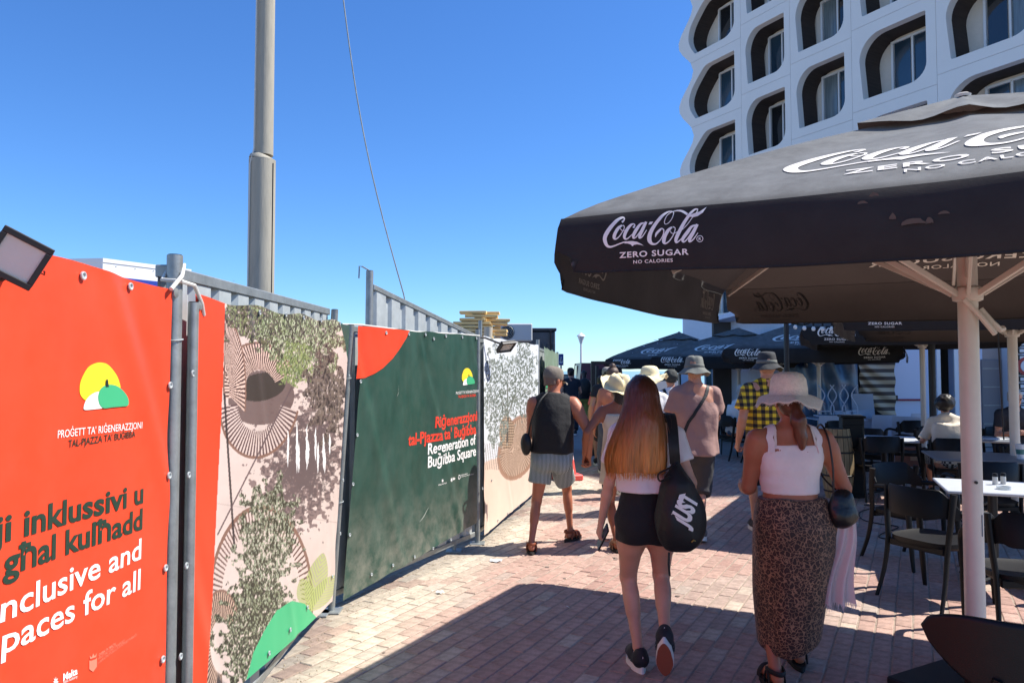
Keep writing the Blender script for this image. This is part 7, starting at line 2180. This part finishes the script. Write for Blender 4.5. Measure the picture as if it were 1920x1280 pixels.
for sd in 'LR': sandal(wf, sd, wom, mat('sandal_black', rgb(20, 20, 22), .7), mat('sandal_sole', rgb(22, 21, 22), .8))
# handbag, scarf, phone
t = empty('handbag', (1.475 + .235, 3.86, 0), 0, 'small black handbag on a thin strap at the hip of the hat wearer', 'bag')
fd = Field((-.12, -.1, .78), (.12, .1, 1.12), .008); fd.add(ell((0, 0, .945), (.072, .045, .095)), .02); fd.add(ell((0, 0, .90), (.075, .05, .06)), .03); fd.noise(.008, 22, 22, 14, 5); fd.build('bag_body', mat('bag_leather', rgb(22, 21, 23), .35, bump=.3, bscale=50), t)
MB().tube(catmull([Vector((-.045, 0, 1.0)), Vector((-.05, -.01, 1.15)), Vector((-.06, .02, 1.30)), Vector((-.068, .09, 1.365)), Vector((-.06, .17, 1.30)), Vector((-.04, .17, 1.1)), Vector((.02, .05, 1.0))], 6), .0055, 6).build('chain_strap', mat('strap_dark', rgb(40, 30, 28), .5), t, True)
t_s = MB()
def sc_(u, v):
    w_ = .045 + .035 * v; f_ = .018 * math.sin(u * 14 + v * 3) * (.4 + v)
    return Vector((.0 + (u - .5) * 2 * w_ - .055 * v + .012 * math.sin(v * 6), f_ - .02 * v, -.44 * v))
t_s.grid(sc_, 26, 30)
m_scarf = mat('sheer_scarf', rgb(236, 214, 214), .8, transl=.4)
o = t_s.build('scarf', m_scarf, None, 'all'); o.location = (1.475 + .262, 3.87, .90)
tag(o, 'sheer white scarf with ragged fringe hanging beside the leopard skirt', 'scarf')
b = MB(); rq = random.Random(3)
for i in range(60):
    u = i / 59; p = sc_(u, 1.0); q = p + Vector((rq.uniform(-.012, .012), rq.uniform(-.01, .01), -rq.uniform(.015, .05))); b.add([p - Vector((.0018, 0, 0)), p + Vector((.0018, 0, 0)), q], [(0, 1, 2)])
tag(b.build('fringe', m_scarf, o), kind='stuff')
pp_ = wom.location + wf.J['palmR']
t = empty('phone', pp_ + Vector((0, 0, -.02)), 0, 'black phone in the right hand beside the white scarf', 'phone')
MB().box((0, 0, 0), (.010, .074, .15), Matrix.Rotation(R(15), 3, 'X'), .003).build('case', m_black, t); MB().box((.0055, 0, 0), (.001, .064, .138), Matrix.Rotation(R(15), 3, 'X')).build('screen', m_glass, t)

# ---------------- man in black vest and striped shorts
mf = Fig(1.71, False, 1.08, ankL=(-.165, -.26, .116), ankR=(.16, .28, .116), footL=(.1, 0), footR=(-.6, 0), handL=(-.12, .32, 1.06), handR=(.345, .02, .86), hipz=.85, yaw=-.75, pitch=-.16, lean=(.015, .05), sw=.185, curl=1.1, poleL=(-.35, -1, -.3), poleR=(.6, -.8, .2), palmR=(-.5, -.3, 0), legr=.95, armr=1.14)
man = person(.372, 6.98, -.12, 'man in black sleeveless vest, striped shorts and flat cap holding hands', mf, sk_brown, .012)
ex = [loft([(.875, 0, -.005, .203, .155), (1.0, .002, 0, .20, .15), (1.15, .006, .005, .195, .142), (1.3, .012, .03, .188, .13), (1.40, .015, .045, .155, .10), (1.44, .015, .045, .12, .075)], .02, 7, 0, 2.3, 4)]
mf.garment('vest', cloth('black_vest', (20, 19, 21), .8), man, [('torso', .010)], ex, [((0, 0, .885), (-.03, 0, -1)), ((-.168, 0, 1.38), (-1, 0, .12)), ((.19, 0, 1.38), (1, 0, .12))], .012, (.014, 7, 7, 4), 6, nz2=(.006, 15, 15, 8))
def stripe_short():
    m = stripes_mat('striped_cotton', rgb(60, 76, 84), rgb(176, 186, 184), 26, 'x', .85, 1.0); return m
shorts(mf, stripe_short(), man, .90, .60, .012, .014, .028, seed=4, folds=.010)
flat_cap(mf, cloth('cap_grey', (120, 110, 98), .9), man)
hair_cap(mf, mat('grey_stubble', rgb(120, 100, 88), .9), man, -.03, .003, seed=8)
T = mf.HT
b = Field(*bounds([ell(T(0, .06, -.06), (.06, .06, .06))]), .009); b.add(ell(T(0, .045, -.062), (.05 * mf.k, .05 * mf.k, .042 * mf.k), np.array(mf.HR)), .01); b.noise(.004, 60, 60, 60, 1); b.cut(tuple(T(0, 0, -.035)), tuple(mf.HR @ Vector((0, .2, 1)))); b.build('beard', mat('grey_beard', rgb(150, 140, 132), .9), man)
for sd in 'LR': sandal(mf, sd, man, mat('sandal_brown', rgb(136, 72, 44), .6), mat('sandal_sole2', rgb(38, 34, 32), .8))
t = empty('belt_pouch', (.372 - .24, 6.93, 0), 0, 'black pouch hanging at the left hip of the vest wearer', 'bag')
fd = Field((-.1, -.12, .84), (.1, .12, 1.14), .009); fd.add(ell((0, 0, .97), (.055, .075, .10)), .02); fd.noise(.01, 16, 16, 10, 3); fd.build('pouch_body', m_bag, t)
MB().tube(catmull([Vector((.02, 0, 1.05)), Vector((.05, -.06, 1.2)), Vector((.12, -.06, 1.36)), Vector((.2, .02, 1.45))], 5), .008, 6).build('pouch_strap', m_bag, t, True)
# ---------------- woman in straw fedora holding his hand
ff = Fig(1.63, True, 1.0, ankL=(-.07, -.1, .112), ankR=(.08, .2, .112), handL=(-.345, .02, .87), handR=(.25, .1, .86), hipz=.80, yaw=.35, lean=(-.02, .03), sw=.158, armr=1.1, curl=1.1, poleL=(-.5, -.8, .1), palmL=(.5, -.3, 0))
fw = person(1.02, 6.93, .05, 'woman in straw fedora and beige dress holding hands with the vest wearer', ff, sk_deep, .013)
ex = [loft([(.60, 0, 0, .21, .18), (.8, 0, -.005, .195, .165), (.95, 0, 0, .165, .135), (1.1, -.006, .01, .155, .125), (1.25, -.015, .02, .152, .115), (1.31, -.018, .02, .13, .09)], .03, 8, 0, 2.1, 3)]
ff.garment('dress', cloth('beige_linen', (206, 194, 172)), fw, [('torso', .008)], ex, [((0, 0, 1.27), (0, -.3, 1))], .013, (.01, 8, 8, 5), 1)
wide_hat(ff, mat('straw', rgb(232, 214, 168), .85, bump=.5, bscale=140, var=.1), fw, .098, .172, .12, .012, -.01, .4, dent=True, name='fedora', band=m_black, tilt=.5, s=1.12)
hair_cap(ff, mat('black_hair', rgb(26, 20, 20), .45), fw, None, .016, [ell(ff.HT(0, -.075, -.08), (.07, .045, .09))], seed=9)
for sd in 'LR': sandal(ff, sd, fw, mat('sandal_tan', rgb(150, 110, 80), .6), mat('sandal_sole2', rgb(38, 34, 32), .8))
# faded red traffic cone in the gap between the couple
t = empty('traffic_cone', ((1061 - 960) / F * 11.3, 11.3, 0), .3, 'faded red plastic traffic cone standing beyond the hand-holding couple', 'traffic cone')
m_cone = mat('faded_red_plastic', rgb(226, 84, 74), .5, var=.1)
MB().box((0, 0, .05), (.40, .40, .09), bev=.015).build('cone_base', m_cone, t); MB().lathe([(.15, .09), (.045, .76), (.03, .77), (0, .77)], (0, 0, 0), 20).build('cone_body', m_cone, t, 40)
MB().lathe([(.118, .31), (.0965, .44)], (0, 0, 0), 20).build('pale_band', mat('pale_band', rgb(232, 196, 190), .5), t, True)

# ---------------- man in brown T-shirt and grey bucket hat
bf = Fig(1.79, False, 1.0, ankL=(-.09, .2, .116), ankR=(.03, -.12, .14), footR=(-.2, .25), handL=(-.29, .06, .88), handR=(.1, .34, 1.05), hipz=.92, sw=.172, yaw=-.1, pitch=-.05, poleR=(1, -.5, -.1), curl=.9, legr=.92)
bm_ = person(1.80, 7.3, -.04, 'man in mauve brown T-shirt, dark shorts and grey bucket hat', bf, sk_mid, .013)
tee(bf, cloth('mauve_tshirt', (150, 116, 108)), bm_, .83, .66, .010, .045, slr=.03, seed=5, flare=.015, folds=.018)
shorts(bf, cloth('charcoal_cotton', (58, 56, 58)), bm_, .95, .42, .014, .03, .055, seed=6, folds=.012)
bucket_hat(bf, cloth('grey_denim', (104, 106, 100), .9), bm_)
hair_cap(bf, mat('fair_stubble', rgb(176, 130, 104), .9), bm_, -.06, .003)
for sd in 'LR': sneaker(bf, sd, bm_, cloth('grey_shoe', (86, 84, 86)), m_shw, None, .28, 'shoe')
J = bf.J
strap_on(bf, [(.0, .14, 1.2), (.11, .10, 1.42), (.135, .0, 1.535), (.10, -.125, 1.44), (.0, -.168, 1.3), (-.12, -.185, 1.12), (-.21, -.15, .98), (-.235, -.02, .93)], .03, m_bag, bm_, 'cross_strap')

# ---------------- man in yellow plaid shirt
def plaid():
    m = bpy.data.materials.new('yellow_plaid'); m.use_nodes = True; nt = m.node_tree; b = nt.nodes['Principled BSDF']; L = nt.links.new
    b.inputs['Roughness'].default_value = .8
    tc = nt.nodes.new('ShaderNodeTexCoord'); sx = nt.nodes.new('ShaderNodeSeparateXYZ'); L(tc.outputs['Object'], sx.inputs[0])
    def sq(out, per):
        a = nt.nodes.new('ShaderNodeMath'); a.operation = 'MULTIPLY'; a.inputs[1].default_value = 1 / per; L(out, a.inputs[0])
        f_ = nt.nodes.new('ShaderNodeMath'); f_.operation = 'FRACT'; L(a.outputs[0], f_.inputs[0])
        g_ = nt.nodes.new('ShaderNodeMath'); g_.operation = 'GREATER_THAN'; g_.inputs[1].default_value = .5; L(f_.outputs[0], g_.inputs[0]); return g_.outputs[0]
    s_ = nt.nodes.new('ShaderNodeMath'); s_.operation = 'ADD'; L(sq(sx.outputs['X'], .07), s_.inputs[0]); L(sq(sx.outputs['Z'], .07), s_.inputs[1])
    h_ = nt.nodes.new('ShaderNodeMath'); h_.operation = 'MULTIPLY'; h_.inputs[1].default_value = .5; L(s_.outputs[0], h_.inputs[0])
    cr = nt.nodes.new('ShaderNodeValToRGB'); cr.color_ramp.interpolation = 'CONSTANT'; e = cr.color_ramp.elements
    e[0].position = 0; e[0].color = (*rgb(236, 200, 44), 1); e[1].position = .75; e[1].color = (*rgb(22, 22, 26), 1); q = e.new(.25); q.color = (*rgb(120, 96, 34), 1)
    L(h_.outputs[0], cr.inputs[0]); L(cr.outputs[0], b.inputs['Base Color']); return m
pf_ = Fig(1.84, False, 1.0, ankL=(-.09, .18, .116), ankR=(.1, -.1, .116), handL=(-.285, .05, .93), handR=(.28, .1, .92), hipz=.945, sw=.19, yaw=-.05, curl=1.2, legr=.92)
pm2 = person(2.60, 7.55, -.03, 'man in yellow and black plaid shirt and dark bucket hat', pf_, sk_mid, .013)
tee(pf_, plaid(), pm2, .82, .75, .012, .05, slr=.04, name='plaid_shirt', seed=7, folds=.014)
MB().tube([Vector((.062 * math.cos(a), .0 + .058 * math.sin(a), pf_.J['neck'].z + .015 + .012 * math.sin(a))) + Vector((0, -.002, 0)) for a in np.linspace(0, 6.28, 21)], .018, 8, cap=False, flat=1.3).build('collar', MATS.get('x') or pm2.children and plaid() or plaid(), pm2, True)
shorts(pf_, cloth('navy_cotton', (34, 36, 46)), pm2, .93, .46, .014, .03, .05, seed=8)
bucket_hat(pf_, cloth('dark_denim', (48, 50, 52), .9), pm2, band=cloth('grey_denim', (104, 106, 100), .9))
hair_cap(pf_, mat('fair_stubble', rgb(176, 130, 104), .9), pm2, -.05, .003)
for sd in 'LR': sneaker(pf_, sd, pm2, cloth('dark_shoe', (48, 46, 48)), m_shw, None, .28, 'shoe')
MB().tube([pf_.J['wriL'] + Vector((.026 * math.cos(a), .026 * math.sin(a), .03)) for a in np.linspace(0, 6.28, 15)], .004, 6, cap=False).build('bracelet', m_dark, pm2, True)

# ---------------- the walkers further on
def walker(x, y, rz, label, h, fem, skm, top, bottom, hem=.55, sleeve=.5, tops=None, hair=None, hat=None, res=.016, fat=1.0, legs=None, stance=.15, yaw=0.0, hairlen=None, top_hem=None, fine=False, shoe=None, bare=False, handL=None, handR=None, **kw):
    f = Fig(h, fem, fat, ankL=(-.08, stance, .116), ankR=(.08, -stance, .125), fine=fine, yaw=yaw, handL=handL, handR=handR, **kw)
    t = person(x, y, rz, label, f, skm, res)
    hz = f.J['pel'].z
    if bare: f.garment('top', top, t, [('torso', .01)], [], [((0, 0, hz + .02), (0, 0, -1)), ((0, 0, hz + .2 * h), (0, -.5, 1))], res, (.006, 8, 8, 6), 1)
    else: tee(f, top, t, top_hem or hz - .03, sleeve, .012, .03, seed=x * 3, res=res)
    shorts(f, bottom, t, hz + .07, hem, .014, .03, .05, name='trousers' if hem < .3 else 'shorts', seed=y, res=res)
    if hair:
        ex = [cone(f.HT(0, -.07, -.02), f.HT(0, -.12, -hairlen), .06, .05)] if hairlen else ()
        hair_cap(f, hair, t, None if hairlen else -.06, .012, ex, fine=.013)
    if hat: hat(f, t)
    for sd in 'LR': sneaker(f, sd, t, shoe or MATS['shoe_black'], m_shw, None, .26, 'shoe')
    return t, f
m_navy = cloth('navy_cotton', (34, 36, 46)); m_hblack = mat('black_hair', rgb(26, 20, 20), .45); m_wh = cloth('white_cotton', (224, 222, 222)); m_dk = cloth('dark_cotton', (34, 32, 38))
t, f = walker(1.60, 8.6, 0, 'person in white shirt and floppy cream sun hat ahead of the long-haired walker', 1.67, True, sk_mid, m_wh, m_navy, hat=lambda f, t: wide_hat(f, mat('pale_straw', rgb(236, 222, 178), .85, bump=.4, bscale=120, var=.1), t, .10, .2, .11, .035, .02, 2.6, s=1.15), hair=m_hblack)
t, f = walker(2.08, 9.7, 0, 'person in dark beanie and white top with black straps', 1.66, True, sk_mid, m_wh, m_dk, hat=lambda f, t: hair_cap(f, cloth('beanie_green', (50, 52, 50)), t, -.02, .018, name='beanie', fine=.012))
for sx in (-1, 1): strap_on(f, [(sx * .09, -.15, 1.1), (sx * .09, -.135, 1.3), (sx * .1, -.02, 1.405), (sx * .1, .1, 1.3)], .035, m_bag, t, 'strap')
t, f = walker(1.37, 10.1, 0, 'person with hair in a bun, bare shoulders and pale low-backed top', 1.70, True, sk_brown, cloth('pale_pink', (226, 196, 200)), cloth('slate_cotton', (60, 66, 84)), hair=mat('ash_hair', rgb(84, 66, 56), .6), bare=True, hem=.3)
b = Field(*bounds([ell(f.HT(0, -.03, .16), (.05, .05, .045))]), .01); b.add(ell(f.HT(0, -.03, .15), (.048, .05, .042))); b.noise(.01, 40, 40, 40, 2); b.build('hair_bun', mat('ash_hair'), t)
t, f = walker(1.53, 11.9, 0, 'person in dark T-shirt and pale patterned cap beyond the bun', 1.70, False, sk_mid, m_dk, m_dk, hair=m_hblack, hat=lambda f, t: flat_cap(f, cloth('patterned_cap', (140, 134, 128)), t, bm=m_wh))
t, f = walker(1.56, 12.9, 0, 'person in coral pink top left of the bun wearer', 1.56, True, sk_mid, cloth('coral_cotton', (236, 110, 96)), m_dk, hair=m_hblack, sleeve=.8)
t, f = walker(2.12, 21.8, 0, 'person in olive trousers with black rucksack far down the street', 1.66, True, sk_mid, m_dk, cloth('olive_cotton', (120, 118, 52)), hem=.14, hair=m_hblack, hairlen=.2, sleeve=0, res=.022)
fd = Field((-.25, -.42, .85), (.25, .0, 1.5), .022); fd.add(ell((0, -.2, 1.17), (.19, .12, .27)), .03); r_ = fd.build('rucksack', m_bag, None); r_.location = (2.12, 21.8, 0)
tag(r_, 'black rucksack on the back of the person in olive trousers', 'rucksack')
t, f = walker(1.52, 19.2, .1, 'person in navy shirt and dark cap left of the olive trousers', 1.72, False, sk_mid, m_navy, m_dk, hem=.14, hair=m_hblack, res=.022, handR=(.22, .25, 1.0), hat=lambda f, t: flat_cap(f, m_dk, t))
t, f = walker(2.02, 17.0, 0, 'dark clothed person by the dark screen upright', 1.62, True, sk_tan, m_dk, m_dk, hem=.14, hair=m_hblack, res=.022)

# ---------------- people sitting
def sitter(x, y, rz, label, h, fem, skm, top, bottom, hair, sleeve=.6, yaw=0.0, pitch=-.2, handL=(-.18, .34, .80), handR=(.18, .34, .80), legs=.14, fat=1.0, fine=True, hairx=None, res=.015):
    f = Fig(h, fem, fat, ankL=(-.13, .40, .116), ankR=(.13, .44, .116), hipz=.53, kneeL=(-.15, .6, 1), kneeR=(.15, .6, 1), yaw=yaw, pitch=pitch, lean=(0, .13), handL=handL, handR=handR, fine=fine)
    t = person(x, y, rz, label, f, skm, res)
    tee(f, top, t, .50, sleeve, .012, .03, seed=x, res=res)
    ex = []
    for sd in 'LR':
        a, b_, c_ = f.J['hip' + sd], f.J['knee' + sd], f.J['ank' + sd]
        ex += [cone(a, b_, .10, .078), capcone(b_, b_.lerp(c_, legs), .074, .07)]
    f.garment('trousers', bottom, t, [('torso', .012)], ex, [((0, 0, .60), (0, .0, 1.0))], res, (.008, 8, 8, 8), 3) if False else f.garment('trousers', bottom, t, [], ex + [ell((0, -.01, .52), (.18, .15, .11))], [], res, (.008, 8, 8, 8), 3)
    if hair: hair_cap(f, hair, t, -.05 if hairx is None else None, .014, hairx(f) if hairx else (), fine=.011)
    for sd in 'LR': sneaker(f, sd, t, MATS['shoe_black'], m_shw, None, .26, 'shoe')
    return t, f
xs = (1774 - 960) / F * 9.35
def check_mat():
    m = bpy.data.materials.new('gingham'); m.use_nodes = True; nt = m.node_tree; c = nt.nodes.new('ShaderNodeTexChecker'); c.inputs['Scale'].default_value = 34
    c.inputs[1].default_value = (*rgb(200, 196, 190), 1); c.inputs[2].default_value = (*rgb(40, 40, 46), 1); tc = nt.nodes.new('ShaderNodeTexCoord')
    nt.links.new(tc.outputs['Object'], c.inputs[0]); nt.links.new(c.outputs[0], nt.nodes['Principled BSDF'].inputs['Base Color']); return m
t, f = sitter(xs, 9.35, -.35, 'seated person with dark curly hair and cream top, back to the walkway', 1.66, True, sk_mid, cloth('cream_cotton', (214, 202, 184)), check_mat(), m_hblack, .9, hairx=lambda f: [ell(f.HT(0, -.03, .03), (.115, .12, .11)), ell(f.HT(.04, -.05, .08), (.06, .06, .06)), ell(f.HT(-.05, -.05, .0), (.07, .06, .07))])
chair_copy(ac, (xs, 9.3, 0), -.35, 'black armchair under the curly-haired person')
xs = (1890 - 960) / F * 10.7
t, f = sitter(xs, 10.7, R(172), 'seated grey-haired man with glasses and navy shirt facing the walkway', 1.75, False, sk_mid, m_navy, m_dk, mat('grey_hair', rgb(176, 174, 170), .7), .6, handL=(-.12, .34, .78), handR=(.14, .36, .78))
g_ = MB()
for sx in (-1, 1): g_.tube([f.HT(sx * .032 + .024 * math.cos(a), .108, .02 + .017 * math.sin(a)) for a in np.linspace(0, 6.28, 15)], .0025, 5, cap=False)
g_.tube([f.HT(-.056, .105, .024), f.HT(-.078, .02, .02)], .002, 5); g_.tube([f.HT(.056, .105, .024), f.HT(.078, .02, .02)], .002, 5); g_.tube([f.HT(-.01, .109, .024), f.HT(.01, .109, .024)], .002, 5)
g_.build('glasses', m_dark, t, True)
chair_copy(ac, (xs, 10.75, 0), R(172), 'black armchair under the grey-haired man')
xs = (1378 - 960) / F * 13.9
t, f = sitter(xs, 13.9, -1.25, 'seated man in white T-shirt and jeans beside the far black chairs', 1.75, False, sk_brown, m_wh, cloth('blue_denim', (78, 96, 128)), mat('grey_hair'), .6, fine=False, res=.018, legs=.9)
chair_copy(ac, (xs - .03, 13.88, 0), -1.25, 'black armchair under the man in white T-shirt')
t = empty('water_bottle', (((1795 - 960) / F) * 9.9, 9.95, .76), 0, 'clear water bottle on the table of the curly-haired person', 'bottle')
MB().lathe([(0, 0), (.035, 0), (.036, .15), (.014, .2), (.014, .22)], (0, 0, 0), 14).build('bottle_body', mat('bottle_plastic', rgb(190, 206, 214), .1, alpha=.6), t, 40)
MB().lathe([(.015, .218), (.015, .235), (0, .236)], (0, 0, 0), 10).build('cap', m_white, t, 40)
t = MB().box((6.35, 9.75, .757), (.28, .2, .004), Matrix.Rotation(R(20), 3, 'Z')).build('paper_menu', m_white); tag(t, 'paper sheet lying on the table between the two seated people', 'menu')
# drop the stand-in shapes' unused data
for me in [m for m in bpy.data.meshes if m.users == 0]: bpy.data.meshes.remove(me)
